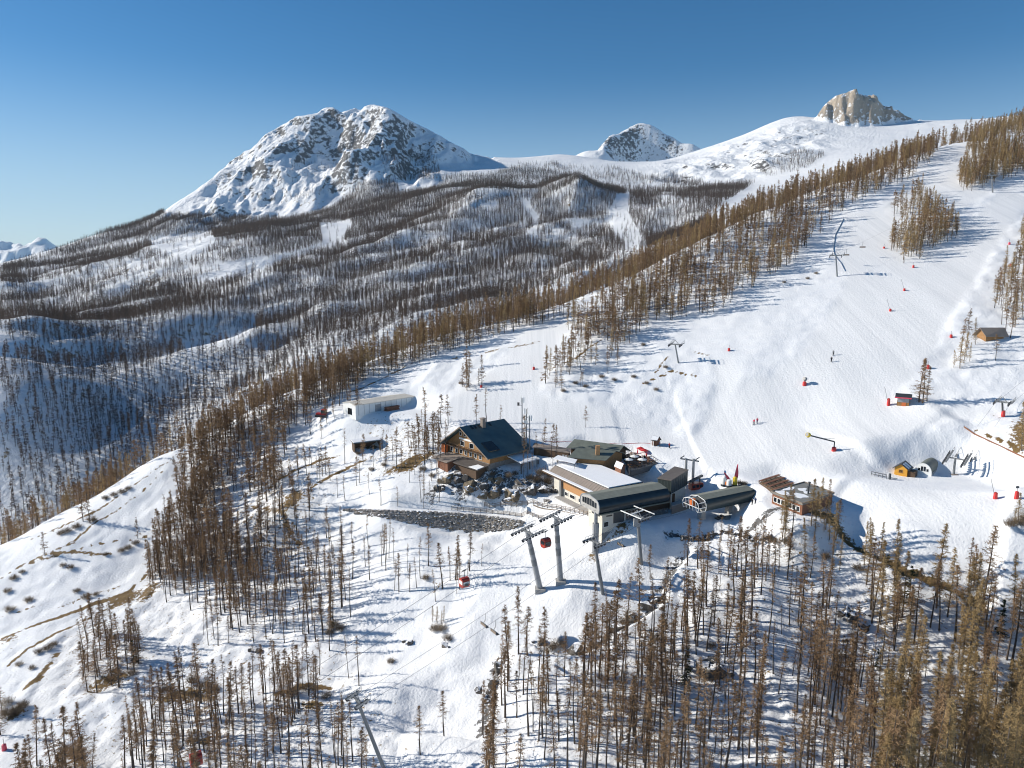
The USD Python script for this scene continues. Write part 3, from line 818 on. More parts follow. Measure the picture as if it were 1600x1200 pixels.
# ridge of mountains on the far left horizon
cr = [(-700, 400), (-300, 385), (-120, 372), (-40, 388), (0, 378), (20, 375), (30, 374), (38, 380), (45, 377), (60, 374), (72, 376), (82, 384), (100, 394), (130, 410), (200, 430), (300, 450)]
DD = 9000.0
xs = np.arange(-9500, -2500, 32.0)
ys = np.arange(8000, 10400, 48.0)
X, Y = np.meshgrid(xs, ys)
cx = np.array([P(u, v, DD)[0] for u, v in cr])
cz = np.array([P(u, v, DD)[2] for u, v in cr])
line = np.interp(X * DD / Y, cx, cz)
far_z = line - np.abs(Y - DD) * 0.55 + ridged(X, Y * 0.6, 420, 5, 90) * 190 - 110 + ridged(X, Y, 130, 3, 91) * 55 - 25
far_z = np.minimum(far_z, line + 25)
n, m = X.shape
i, j = np.meshgrid(np.arange(n - 1), np.arange(m - 1), indexing='ij')
q = np.stack([i * m + j, i * m + j + 1, (i + 1) * m + j + 1, (i + 1) * m + j], -1).reshape(-1, 4)
pr = obj('distant_mountains', (np.stack([X, Y, far_z], -1).reshape(-1, 3), q), M['mountain_snow'], smooth=True, kind='structure')
# the plain that everything stands on
g = 10390.0
obj('ground', (np.array([[-g, -g, -600.0], [g, -g, -600.0], [g, g, -600.0], [-g, g, -600.0]]), np.array([[0, 1, 2, 3]])), M['snow_cover'], kind='structure')
# ---------------------------------------------------------------- building helpers
class Thing:
    """a thing at a base point; its parts are given in world coordinates"""

    def __init__(self, name, label, cat, base, group=None):
        self.c = np.asarray(base, float)
        self.p = thing(name, label, cat, self.c, 0.0, group)

    def put(self, name, mb, mat, parent=None, smooth=False, label=None):
        v, f = mb.mesh() if isinstance(mb, MB) else mb
        v = np.asarray(v, float) - self.c
        return obj(name, (v, f), M[mat], self.p if parent is None else parent, smooth, label=label)


def unit(v):
    v = np.asarray(v, float)
    return v / (np.linalg.norm(v) + 1e-12)


class Fr:
    """a level frame: x along e1, y along e2 = left of it, z up"""

    def __init__(self, o, e1):
        self.o = np.asarray(o, float)
        self.e1 = unit([e1[0], e1[1], 0])
        self.e2 = np.array([-self.e1[1], self.e1[0], 0])

    def __call__(self, x, y, z):
        return self.o + self.e1 * x + self.e2 * y + np.array([0, 0, z])

    def pts(self, a):
        a = np.asarray(a, float)
        return self.o + a[:, :1] * self.e1 + a[:, 1:2] * self.e2 + np.array([0, 0, 1.0]) * a[:, 2:3]

    def box(self, mb, lo, hi):
        t = MB().box(lo, hi)
        v, f = t.mesh()
        return mb.add(self.pts(v), f)

    def mb(self, m):
        v, f = m.mesh()
        return MB().add(self.pts(v), f)


def slab(mb, quad, th):
    """a sloping slab: four corners in order, thickened downwards"""
    q = np.asarray(quad, float)
    lo = q - np.array([0, 0, th])
    v = np.vstack([q, lo])
    n = len(q)
    f = [[0, k, k + 1] for k in range(1, n - 1)] + [[n, n + k + 1, n + k] for k in range(1, n - 1)]
    for k in range(n):
        a, b = k, (k + 1) % n
        f += [[a, n + a, n + b], [a, n + b, b]]
    return mb.add(v, np.array(f))


def solid(mb, foot, z0, z1):
    """upright walls over a footprint of world points, closed above and below"""
    q = np.asarray(foot, float)[:, :2]
    if np.sum(q[:, 0] * np.roll(q[:, 1], -1) - np.roll(q[:, 0], -1) * q[:, 1]) < 0:
        q = q[::-1]
    return mb.prism(q, z0, z1)


# ---------------------------------------------------------------- the chalet
zb = Z_CHALET
gl, gr = Hz(692, 690, zb + 4.6), Hz(763, 711, zb + 4.6)
e1 = unit((gr - gl)[:2])
W = float(np.linalg.norm((gr - gl)[:2]))
fr = Fr([gl[0], gl[1], zb], e1)
L, EV, RG = 16.5, 4.6, 11.4
apx = W * 0.46
ch = Thing('chalet', 'large timber chalet with a dark teal roof on the rocky knoll', 'chalet', fr(W / 2, L / 2, 0))
stone = MB()
fr.box(stone, (0.6, 0.6, -3.0), (W - 0.6, L - 0.6, 1.6))
ch.put('stone_base', stone, 'stone_base')
gab = MB().extr([(0.4, 1.6), (W - 0.4, 1.6), (W - 0.4, EV - 0.3), (apx, RG - 0.5), (0.4, EV - 0.3)], 0.9, L - 0.7, 'y')
wall = ch.put('timber_wall', fr.mb(gab), 'timber')
sl = RG - EV
rf = MB()
for a, b in ((0, apx), (W, apx)):
    s = -1 if a == 0 else 1
    q = [(a + s * 1.3, -1.3, EV - 1.3 * sl / abs(apx - a)), (b, -1.3, RG), (b, L + 0.9, RG), (a + s * 1.3, L + 0.9, EV - 1.3 * sl / abs(apx - a))]
    q = fr.pts(q if s > 0 else q[::-1])
    slab(rf, q if s < 0 else q, 0.28)
roof = ch.put('roof', rf, 'teal_roof')
chm = MB()
fr.box(chm, (apx + 0.9, 6.4, RG - 2.0), (apx + 2.1, 7.7, RG + 1.7))
fr.box(chm, (apx + 0.7, 6.2, RG + 1.7), (apx + 2.3, 7.9, RG + 1.95))
ch.put('chimney', chm, 'tan_band', roof)
for y in (2.2, 3.6, 5.3, 9.6):
    w = MB()
    z = RG - 1.2 * sl / (W - apx) + 0.05
    slab(w, fr.pts([(apx + 0.8, y, z + 0.5), (apx + 0.8, y + 0.8, z + 0.5), (apx + 1.9, y + 0.8, z - 0.22), (apx + 1.9, y, z - 0.22)][::-1]), 0.12)
    ch.put('roof_window', w, 'dark_glass', roof)
dm = MB()
zr = lambda x: RG - (x - apx) * sl / (W - apx)
slab(dm, fr.pts([(W - 4.6, 1.0, zr(W - 4.6) + 0.25), (W - 4.6, 5.2, zr(W - 4.6) + 0.25), (W - 0.6, 5.2, zr(W - 0.6) + 0.5), (W - 0.6, 1.0, zr(W - 0.6) + 0.5)][::-1]), 0.2)
ch.put('roof_panel', dm, 'dark_glass', roof)
for s, (a, b) in enumerate((((-1.3), apx), (W + 1.3, apx))):
    fa = MB().bar(fr(a, -1.34, EV - 1.3 * sl / apx - 0.1), fr(b, -1.34, RG - 0.1), 0.1, 0.34)
    ch.put('barge_board', fa, 'weathered_timber', roof)


def window(t, par, f, x, y, z, w, h, mat='dark_glass', frame='white_paint', d=0.1):
    """a window in the plane y of the frame f, looking towards -y"""
    m = MB()
    for lo, hi in (((x - w / 2, y - d, z), (x - w / 2 + 0.12, y, z + h)), ((x + w / 2 - 0.12, y - d, z), (x + w / 2, y, z + h)), ((x - w / 2 + 0.12, y - d, z), (x + w / 2 - 0.12, y, z + 0.12)), ((x - w / 2 + 0.12, y - d, z + h - 0.12), (x + w / 2 - 0.12, y, z + h))):
        f.box(m, lo, hi)
    fp = t.put('window', m, frame, par)
    g = MB()
    f.box(g, (x - w / 2 + 0.12, y - d * 0.4, z + 0.12), (x + w / 2 - 0.12, y - 0.005, z + h - 0.12))
    return t.put('window_pane', g, mat, par)


for k in range(7):
    window(ch, wall, fr, W * 0.16 + k * W * 0.105, 0.9, 2.0, 1.35, 1.5)
for x in (0.40, 0.60):
    window(ch, wall, fr, W * x, 0.9, 4.7, 2.0, 1.7)
for x in (0.36, 0.46, 0.56):
    window(ch, wall, fr, W * x, 0.9, 8.0, 1.1, 1.2)
bal = MB()
fr.box(bal, (1.5, -0.35, 4.05), (W - 1.5, 0.9, 4.2))
for k in range(24):
    x = 1.5 + (W - 3) * k / 23
    fr.box(bal, (x - 0.04, -0.35, 4.2), (x + 0.04, -0.27, 5.0))
fr.box(bal, (1.5, -0.37, 5.0), (W - 1.5, -0.25, 5.1))
ch.put('balcony', bal, 'dark_timber')
sg = MB()
fr.box(sg, (W * 0.33, 0.78, 6.75), (W * 0.67, 0.895, 7.35))
ch.put('sign_board', sg, 'white_paint')
op = MB()
fr.box(op, (-0.2, -0.5, 1.3), (2.0, 0.55, 4.0))
ch.put('orange_shelter', op, 'orange_paint')
an = MB()
fr.box(an, (4.6, -5.6, -3.2), (9.8, 0.55, 0.6))
annex = ch.put('annex', an, 'red_brick_timber')
ar = MB()
slab(ar, fr.pts([(2.2, -6.4, 0.95), (10.4, -6.4, 0.95), (10.4, 0.5, 1.55), (2.2, 0.5, 1.55)]), 0.25)
ch.put('annex_roof', ar, 'tan_band', annex)
an2 = MB()
fr.box(an2, (11.2, -3.6, -2.6), (W - 1.5, 0.55, 0.5))
annex2 = ch.put('annex', an2, 'dark_timber')
ar2 = MB()
slab(ar2, fr.pts([(10.8, -4.4, 0.75), (W + 0.2, -4.4, 0.75), (W + 0.2, 0.5, 1.5), (10.8, 0.5, 1.5)]), 0.22)
ch.put('annex_roof', ar2, 'brown_roof', annex2)
sn = MB()
slab(sn, fr.pts([(W - 4.2, -4.3, 0.93), (W - 0.1, -4.3, 0.93), (W - 0.1, -1.6, 1.23), (W - 3.2, -1.4, 1.25)]), 0.15)
ch.put('roof_snow', sn, 'snow_cover', annex2)
# the side porch with snow on it
pf = MB()
slab(pf, fr.pts([(W - 0.8, 8.0, 3.0), (W + 6.0, 8.0, 1.9), (W + 6.0, 16.0, 1.9), (W - 0.8, 16.0, 3.0)]), 0.35)
por = ch.put('porch_roof', pf, 'snow_cover')
pp = MB()
for x, y in ((W + 5.6, 8.4), (W + 5.6, 15.6), (W + 5.6, 12.0)):
    fr.box(pp, (x - 0.12, y - 0.12, -2.5), (x + 0.12, y + 0.12, 1.6))
ch.put('porch_posts', pp, 'dark_timber', por)

# ---------------------------------------------------------------- the long building under a snow roof
zm = Z_MAIN
zr_ = zm + 7.6
q = [Hz(868, 726, zr_), Hz(924, 721, zr_), Hz(1006, 753, zr_), Hz(950, 762, zr_)]
e1 = unit((q[3] - q[0])[:2])
Lm = float(np.linalg.norm((q[3] - q[0])[:2]))
fm = Fr([q[0][0], q[0][1], zm], e1)
Wm = float(abs((q[1] - q[0]) @ fm.e2))
lg = Thing('lift_building', 'long flat lift building with a snow covered roof and orange cladding', 'building', fm(Lm / 2, Wm / 2, 0))
EW = 2.6
w = MB()
fm.box(w, (0.4, 0.3, 5.4), (Lm - 0.4, Wm, 7.0))
fm.box(w, (1.5, -EW + 1.2, -4), (Lm + 2, Wm - 1, 5.4))
wl = lg.put('wall', w, 'cream_wall')
r = MB()
fm.box(r, (-0.2, 0.0, 7.0), (Lm + 0.2, Wm + 0.3, 7.35))
rf = lg.put('roof', r, 'dark_roof')
r = MB()
fm.box(r, (0.05, 0.25, 7.353), (Lm - 0.05, Wm + 0.1, 7.62))
lg.put('roof_snow', r, 'snow_cover', rf)
bnd = MB()
slab(bnd, fm.pts([(-0.2, -0.05, 7.3), (Lm + 0.2, -0.05, 7.3), (Lm + 0.2, -EW + 0.4, 5.9), (-0.2, -EW + 0.4, 5.9)][::-1]), 0.2)
lg.put('roof_band', bnd, 'tan_band', rf)
for k in range(22):
    x = Lm * (k + 0.5) / 22
    st_ = MB().bar(fm(x, -0.12, 7.30), fm(x, -EW + 0.42, 5.95), 0.05)
    lg.put('seam', st_, 'tan_band', rf)
ev = MB()
fm.box(ev, (-2.0, -EW - 0.9, 5.45), (Lm + 0.5, -EW + 0.5, 5.8))
eav = lg.put('eave', ev, 'dark_timber', rf)
r = MB()
fm.box(r, (-1.9, -EW - 0.8, 5.803), (Lm * 0.93, -EW + 0.3, 6.0))
lg.put('eave_snow', r, 'snow_cover', rf)
cl = MB()
fm.box(cl, (6.6, -EW + 0.95, 2.4), (Lm + 1.0, -EW + 1.17, 5.3))
cld = lg.put('cladding', cl, 'larch_cladding', wl)
for k in range(9):
    b = MB()
    z = 2.45 + k * 0.315
    fm.box(b, (6.6, -EW + 0.90, z), (Lm + 1.0, -EW + 0.947, z + 0.27))
    lg.put('plank', b, 'larch_cladding', cld)
# the rounded wall at its far end
arc = [(6.2 - 4.7 * math.sin(a), -EW + 1.0 + 5.0 * (1 - math.cos(a)) * 0.7) for a in np.linspace(0, 1.45, 12)]
cw = MB().prism(arc + [(6.2, 5.0)], -4, 5.3)
lg.put('rounded_wall', fm.mb(cw), 'concrete', smooth=40)
pl = MB()
fm.box(pl, (5.6, -EW + 0.35, -4), (6.5, -EW + 1.1, 5.4))
lg.put('pilaster', pl, 'gray_steel')
for x, ww in ((8.2, 1.6), (11.3, 2.6), (15.5, 2.4), (19.5, 2.2)):
    window(lg, wl, fm, x, -EW + 1.19, 0.5, ww, 1.2)
cnp = MB()
fm.box(cnp, (6.0, -EW - 1.6, -0.3), (Lm - 1, -EW + 1.0, 0.05))
lg.put('paved_strip', cnp, 'concrete')
pr_ = MB()
fm.box(pr_, (Lm * 0.5, Wm + 0.3, 5.2), (Lm + 3.0, Wm + 3.2, 6.0))
lg.put('parapet', pr_, 'tan_band')
pr_ = MB()
fm.box(pr_, (Lm * 0.5, Wm - 0.9, -3.0), (Lm + 2.7, Wm + 2.9, 5.2))
lg.put('rear_wall', pr_, 'cream_wall')


# ---------------------------------------------------------------- lift stations with rounded hoods
def hood_profile(w, h):
    """the outline of a hood: a low ridge, rounded shoulders, tucked under"""
    r = [(0.0, h), (w * 0.36, h * 0.86), (w * 0.44, h * 0.74), (w * 0.485, h * 0.55), (w * 0.50, h * 0.36), (w * 0.485, h * 0.17), (w * 0.44, 0.0)]
    return [(-x, z) for x, z in r[:0:-1]] + r


def hood(t, f, L, w, h, z0, top_mat, side_mat, name='hood'):
    pf_ = hood_profile(w, h)
    body = MB().extr([(a, b + z0) for a, b in pf_][::-1], 0, L, 'x')
    hd_ = t.put(name, f.mb(body), side_mat, smooth=35)
    for s in (1, -1):
        q = [(0.05, 0.0, z0 + h + 0.06), (L - 0.05, 0.0, z0 + h + 0.06), (L - 0.05, -s * w * 0.36, z0 + h * 0.86 + 0.06), (0.05, -s * w * 0.36, z0 + h * 0.86 + 0.06)]
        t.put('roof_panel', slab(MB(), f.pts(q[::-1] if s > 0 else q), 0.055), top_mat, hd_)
    return hd_


a, b = Hz(922, 786, zm + 6.0), Hz(1030, 767, zm + 6.0)
e1 = unit((b - a)[:2])
L1 = float(np.linalg.norm((b - a)[:2]))
f1 = Fr([a[0], a[1], zm], e1)
s1 = Thing('gondola_station', 'gondola station with a dark glossy rounded hood over concrete walls', 'lift station', f1(L1 / 2, 0, 0))
W1 = 9.0
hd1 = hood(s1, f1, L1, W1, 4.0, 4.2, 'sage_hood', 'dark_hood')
endp = MB().extr([(p_ * 0.985, z * 0.97 + 4.26) for p_, z in hood_profile(W1, 4.0)], -0.12, 0.0, 'x')
ep = s1.put('end_wall', f1.mb(endp), 'concrete', hd1)
for k in range(6):
    w = MB()
    y = -3.1 + k * 1.12
    f1.box(w, (-0.2, y, 5.5), (-0.125, y + 0.85, 7.3 - 0.16 * abs(k - 2.5)))
    s1.put('window_pane', w, 'dark_glass', hd1)
rim = MB().tube([f1(-0.15, p_, z + 4.2) for p_, z in hood_profile(W1, 4.0)], 0.13, 6)
s1.put('rim', rim, 'galvanised', hd1)
trm = MB()
f1.box(trm, (0.0, -W1 / 2 + 0.1, 4.02), (L1, -W1 / 2 + 0.65, 4.3))
s1.put('gutter', trm, 'green_roof', hd1)
w = MB()
f1.box(w, (2.2, -2.4, -5.0), (9.5, 4.0, 4.18))
wl1 = s1.put('wall', w, 'cream_wall')
w = MB()
f1.box(w, (9.52, 0.6, -4.0), (L1 + 6, 4.0, 4.18))
s1.put('rear_wall', w, 'dark_timber')
w = MB()
f1.box(w, (9.52, -2.0, -5.0), (L1 + 2.0, 0.58, 0.1))
pf1 = s1.put('platform', w, 'concrete')
rl = MB()
for k in range(13):
    x = 9.8 + (L1 - 8.2) * k / 12
    f1.box(rl, (x - 0.04, -1.9, 0.1), (x + 0.04, -1.82, 1.5))
for z in (0.5, 0.9, 1.3, 1.5):
    f1.box(rl, (9.8, -1.9, z), (L1 + 1.7, -1.84, z + 0.05))
s1.put('railing', rl, 'gray_steel', pf1)
for x in (3.2,):
    window(s1, wl1, f1, x + 0.2, -2.4, -0.2, 1.6, 1.5)
w = MB()
f1.box(w, (5.6, -2.46, 0.4), (9.0, -2.41, 3.4))
s1.put('opening', w, 'dark_steel', wl1)
w = MB()
f1.box(w, (3.4, -2.48, 2.5), (5.2, -2.42, 2.85))
s1.put('sign', w, 'brown_roof', wl1)
w = MB()
f1.box(w, (2.14, -2.43, -5.0), (9.56, -2.405, -1.6))
s1.put('plinth', w, 'gray_steel', wl1)
# the column that carries the front of the hood
cb = G(930, 861)
ct = f1(1.2, -W1 / 2 + 0.9, 3.95)
col = Thing('support_column', 'thick grey steel column carrying the front end of the dark hood', 'column', cb)
ccc = np.array([cb[0], cb[1], 0])
m = MB().tube([cb + [0, 0, -1], [cb[0], cb[1], ct[2] - 2.6]], 0.85, 10)
col.put('lower_shaft', m, 'galvanised')
m = MB().tube([[cb[0], cb[1], ct[2] - 2.6], [cb[0], cb[1], ct[2] + 0.5]], 0.5, 10)
col.put('upper_shaft', m, 'galvanised')
m = MB().bar([cb[0], cb[1], ct[2] + 0.2], ct + [0, 0, 0.2], 0.5, 0.4).bar(np.array([cb[0], cb[1], ct[2] - 0.2]) - f1.e2 * 1.6, np.array([cb[0], cb[1], ct[2] - 0.2]) + f1.e2 * 1.6, 0.25)
col.put('bracket', m, 'dark_steel')

# dark box tower
zt = zm + 8.6
q = [Hz(1028, 743, zt), Hz(1049, 750, zt - 0.0), Hz(1075, 736, zt), Hz(1054, 729.5, zt)]
bx = Thing('box_tower', 'dark ribbed metal box with a brown pitched roof above a beige base', 'building', [*np.mean([x[:2] for x in q], 0), zm])
low = [np.mean(q, 0) * 0.12 + x * 0.88 for x in q]
m = solid(MB(), low, zm - 3, zt - 4.0)
bx.put('base_wall', m, 'cream_wall')
m = MB()
v = np.array([[*x[:2], zt - 4.0] for x in q] + [[*q[0][:2], zt - 0.9], [*q[1][:2], zt - 0.3], [*q[2][:2], zt + 0.1], [*q[3][:2], zt - 0.2]])
m.add(v, [[3, 2, 1, 0], [4, 5, 6, 7], [0, 1, 5, 4], [1, 2, 6, 5], [2, 3, 7, 6], [3, 0, 4, 7]])
bw = bx.put('metal_wall', m, 'green_hood')
cq = np.mean(v[4:], 0)
rq = [cq + (x - cq) * 1.05 + np.array([0, 0, 0.28]) for x in v[4:]]
m = slab(MB(), rq, 0.2)
bx.put('roof', m, 'brown_roof')
for k in range(1, 9):
    for s in (0, 1):
        A_, B_ = v[s], v[s + 1]
        pnt = A_ + (B_ - A_) * k / 9
        tz = (v[s + 4] + (v[s + 5] - v[s + 4]) * k / 9)[2] - 0.1
        out = unit(np.cross(B_ - A_, [0, 0, 1]))
        bx.put('rib', MB().bar(pnt + out * 0.02, np.array([*pnt[:2], tz]) + out * 0.02, 0.07), 'dark_roof', bw)

# second station, white frame in front
a, b = Hz(1092, 780, zm + 5.8), Hz(1168, 764.5, zm + 5.8)
L2 = float(np.linalg.norm((b - a)[:2]))
f2 = Fr([a[0], a[1], zm], unit((b - a)[:2]))
s2 = Thing('chairlift_station', 'chairlift top station with a dark green hood and an open white frame', 'lift station', f2(L2 / 2, 0, 0))
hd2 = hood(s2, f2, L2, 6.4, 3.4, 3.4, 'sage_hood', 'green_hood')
fm_ = MB()
pf2 = hood_profile(6.4, 3.4)
for x in (-0.4, -2.8):
    sc_ = 1.0 if x > -1 else 0.93
    fm_.tube([f2(x, p_ * sc_, 3.4 + z * sc_) for p_, z in pf2], 0.11, 6)
for p_, z in pf2[::2]:
    fm_.bar(f2(-0.4, p_, 3.4 + z), f2(-2.8, p_ * 0.93, 3.4 + z * 0.93), 0.14)
for y in (-2.2, -1.0, 0.3, 1.5):
    fm_.bar(f2(-2.8, y, 3.5), f2(-2.8, y + 0.4, 6.3), 0.13)
fm_.bar(f2(-2.8, -2.8, 4.6), f2(-2.8, 2.8, 4.6), 0.14)
s2.put('white_frame', fm_, 'white_paint')
m = MB()
f2.box(m, (-2.2, 0.2, 4.2), (-0.8, 1.1, 5.9))
s2.put('drive_motor', m, 'orange_paint')
m = MB()
f2.box(m, (-0.3, -2.6, 3.7), (-0.02, 2.6, 6.2))
s2.put('dark_end', m, 'dark_steel', hd2)
for x in (1.2, L2 * 0.62):
    m = MB()
    f2.box(m, (x - 0.7, -0.7, -4), (x + 0.7, 0.7, 3.5))
    s2.put('pillar', m, 'concrete')
m = MB()
f2.box(m, (L2 * 0.35, -4.5, -0.6), (L2 * 0.95, -1.0, 0.25))
s2.put('loading_ramp', m, 'concrete')
m = MB()
for k in range(3):
    f2.box(m, (L2 * 0.25 + k * 0.9, -2.8, 0.2 + 0.2 * k), (L2 * 0.25 + k * 0.9 + 0.7, -1.4, 0.55 + 0.2 * k))
s2.put('control_cabin', m, 'dark_steel')
# retaining wall between the stations
ra, rb_ = Hz(1049, 812, zm - 1.5), Hz(1080, 802, zm - 1.5)
m = solid(MB(), [ra, rb_, rb_ + [0.5, 2.5, 0], ra + [0.5, 2.5, 0]], zm - 5, zm + 2.2)
rw = Thing('retaining_wall', 'pinkish concrete wall between the two lift stations', 'wall', [*ra[:2], zm - 2])
rw.put('wall_face', m, 'tan_band')
m = solid(MB(), [ra + [-0.1, -0.1, 0], rb_ + [0.1, -0.1, 0], rb_ + [0.6, 2.6, 0], ra + [0.4, 2.6, 0]], zm + 2.2, zm + 2.35)
rw.put('coping', m, 'concrete')

# ---------------------------------------------------------------- terrace restaurant at the right
zr3 = Z_REST + 3.1
q = [Hz(1204, 768, zr3), Hz(1254, 787.5, zr3), Hz(1304, 770, zr3), Hz(1257, 753, zr3)]
rs_ = Thing('terrace_restaurant', 'flat grey roofed restaurant with red brown timber walls above the wood', 'restaurant', [*np.mean([x[:2] for x in q], 0), Z_REST])
cq = np.mean(q, 0)
inn = [cq + (x - cq) * 0.94 for x in q]
wl3 = rs_.put('wall', solid(MB(), inn, Z_REST - 4, zr3 - 0.35), 'red_brick_timber')
rf3 = rs_.put('roof', solid(MB(), q, zr3 - 0.345, zr3), 'grey_roof')
e_ = [cq + (x - cq) * 0.985 for x in q]
m = MB()
for k in range(4):
    m.bar(e_[k] + [0, 0, 0.1], e_[(k + 1) % 4] + [0, 0, 0.1], 0.22, 0.2)
rs_.put('roof_edge', m, 'weathered_timber', rf3)
A0, B0, C0, D0 = q
pt = lambda s, t, z=0.0: A0 + (B0 - A0) * s + (D0 - A0) * t + np.array([0, 0, z])
for (s, t, a_, b_) in ((0.25, 0.15, 0.26, 0.10), (0.62, 0.30, 0.22, 0.12), (0.35, 0.62, 0.12, 0.10), (0.55, 0.55, 0.10, 0.07), (0.12, 0.42, 0.10, 0.16)):
    out_ = [pt(s + a_ * math.cos(k) * (0.8 + 0.3 * math.sin(3 * k + s * 9)), t + b_ * math.sin(k), 0) for k in np.linspace(0, 2 * np.pi, 14, endpoint=False)]
    rs_.put('roof_snow', solid(MB(), out_, zr3 + 0.003, zr3 + 0.06), 'snow_cover', rf3)
for (s, t, h) in ((0.62, 0.52, 1.7), (0.30, 0.86, 1.0)):
    c_ = pt(s, t)
    rs_.put('flue', MB().tube([c_, c_ + [0, 0, h]], 0.22, 8).tube([c_ + [0, 0, h], c_ + [0, 0, h + 0.25]], 0.36, 8), 'dark_steel', rf3)
for k in range(7):
    A_, B_ = inn[0], inn[1]
    f_ = Fr([A_[0], A_[1], Z_REST], (B_ - A_)[:2])
    Lw = float(np.linalg.norm((B_ - A_)[:2]))
    window(rs_, wl3, f_, Lw * (0.12 + k * 0.125), 0.0, 0.6, 1.2, 1.4)
for k in range(9):
    A_, B_ = inn[0], inn[1]
    b = MB()
    f_.box(b, (0.1, -0.05, -3.4 + k * 0.42), (Lw - 0.1, -0.004, -3.4 + k * 0.42 + 0.36))
    rs_.put('plank', b, 'red_brick_timber', wl3)
# little hut with a snowed metal roof next to it
zh_ = Z_MID + 3.0
q = [Hz(1166, 757, zh_ - 0.9), Hz(1181, 765, zh_ - 0.9), Hz(1197, 760, zh_), Hz(1183, 749, zh_)]
kb = Thing('kiosk', 'small kiosk with a blue shaded sloping roof behind the chairlift station', 'kiosk', [*np.mean([x[:2] for x in q], 0), Z_REST])
cq = np.mean(q, 0)
kb.put('wall', solid(MB(), [cq + (x - cq) * 0.86 for x in q], Z_MID - 1.5, zh_ - 1.0), 'dark_timber')
kb.put('roof', slab(MB(), q, 0.22), 'snow_cover')
kb.put('fascia', MB().bar(q[1] - [0, 0, 0.1], q[2] - [0, 0, 0.1], 0.1, 0.3).bar(q[0] - [0, 0, 0.1], q[1] - [0, 0, 0.1], 0.1, 0.3), 'weathered_timber')

# picnic tables on the restaurant terrace
pt_label = 'red brown picnic table with benches on the terrace beside the flat roof'


def picnic(loc, ang, label, group, first=[None]):
    if first[0] is None:
        first[0] = '/World/picnic_table_pattern'
        c = stage.CreateClassPrim(first[0])
        c.SetTypeName('Xform')
        usdkit.mesh(stage, first[0] + '/table_top', MB().box((-1.4, -0.4, 0.7), (1.4, 0.4, 0.78)).mesh(), M['red_brick_timber'])
        usdkit.mesh(stage, first[0] + '/bench', MB().box((-1.4, -0.85, 0.42), (1.4, -0.6, 0.48)).mesh(), M['timber'])
        usdkit.mesh(stage, first[0] + '/bench_001', MB().box((-1.4, 0.6, 0.42), (1.4, 0.85, 0.48)).mesh(), M['timber'])
        m_ = MB()
        for x in (-1.1, 1.1):
            m_.bar((x, -0.75, 0), (x, -0.15, 0.7), 0.08).bar((x, 0.75, 0), (x, 0.15, 0.7), 0.08).bar((x, -0.8, 0.4), (x, 0.8, 0.4), 0.07)
        usdkit.mesh(stage, first[0] + '/frame', m_.mesh(), M['dark_timber'])
    t = thing('picnic_table', label, 'picnic table', loc, ang, group)
    t.GetReferences().AddInternalReference(first[0])
    t.SetInstanceable(True)


ta, tb_, tc_ = Hz(1190, 755, Z_DECK + 0.5), Hz(1209, 767, Z_DECK + 0.5), Hz(1238, 757, Z_DECK + 0.5)
u1, u2 = (tb_ - ta), (tc_ - tb_)
ang = math.atan2(u2[1], u2[0])
dk = Thing('terrace_deck', 'timber deck under the picnic tables beside the flat roofed restaurant', 'deck', [*(ta + u1 / 2 + u2 / 2)[:2], Z_DECK])
o_ = ta - u1 * 0.2
m = MB()
nd = 20
for k in range(nd):
    s0, s1_ = k / nd * 1.5, (k + 0.88) / nd * 1.5
    m = solid(MB(), [o_ + u1 * s0, o_ + u1 * s1_, o_ + u1 * s1_ + u2 * 1.05, o_ + u1 * s0 + u2 * 1.05], Z_DECK + 0.36, Z_DECK + 0.45)
    dk.put('plank', m, 'weathered_timber')
m = solid(MB(), [o_, o_ + u1 * 1.5, o_ + u1 * 1.5 + u2 * 1.05, o_ + u2 * 1.05], Z_DECK - 2, Z_DECK + 0.34)
dk.put('deck_frame', m, 'dark_timber')
for i in range(4):
    for j in range(4):
        c = o_ + u1 * (0.16 + i * 0.37) + u2 * (0.10 + j * 0.25)
        picnic((c[0], c[1], Z_DECK + 0.45), ang, pt_label, 'picnic tables on the terrace')
# ---------------------------------------------------------------- the group of roofs behind the long building
zk = Z_BACK


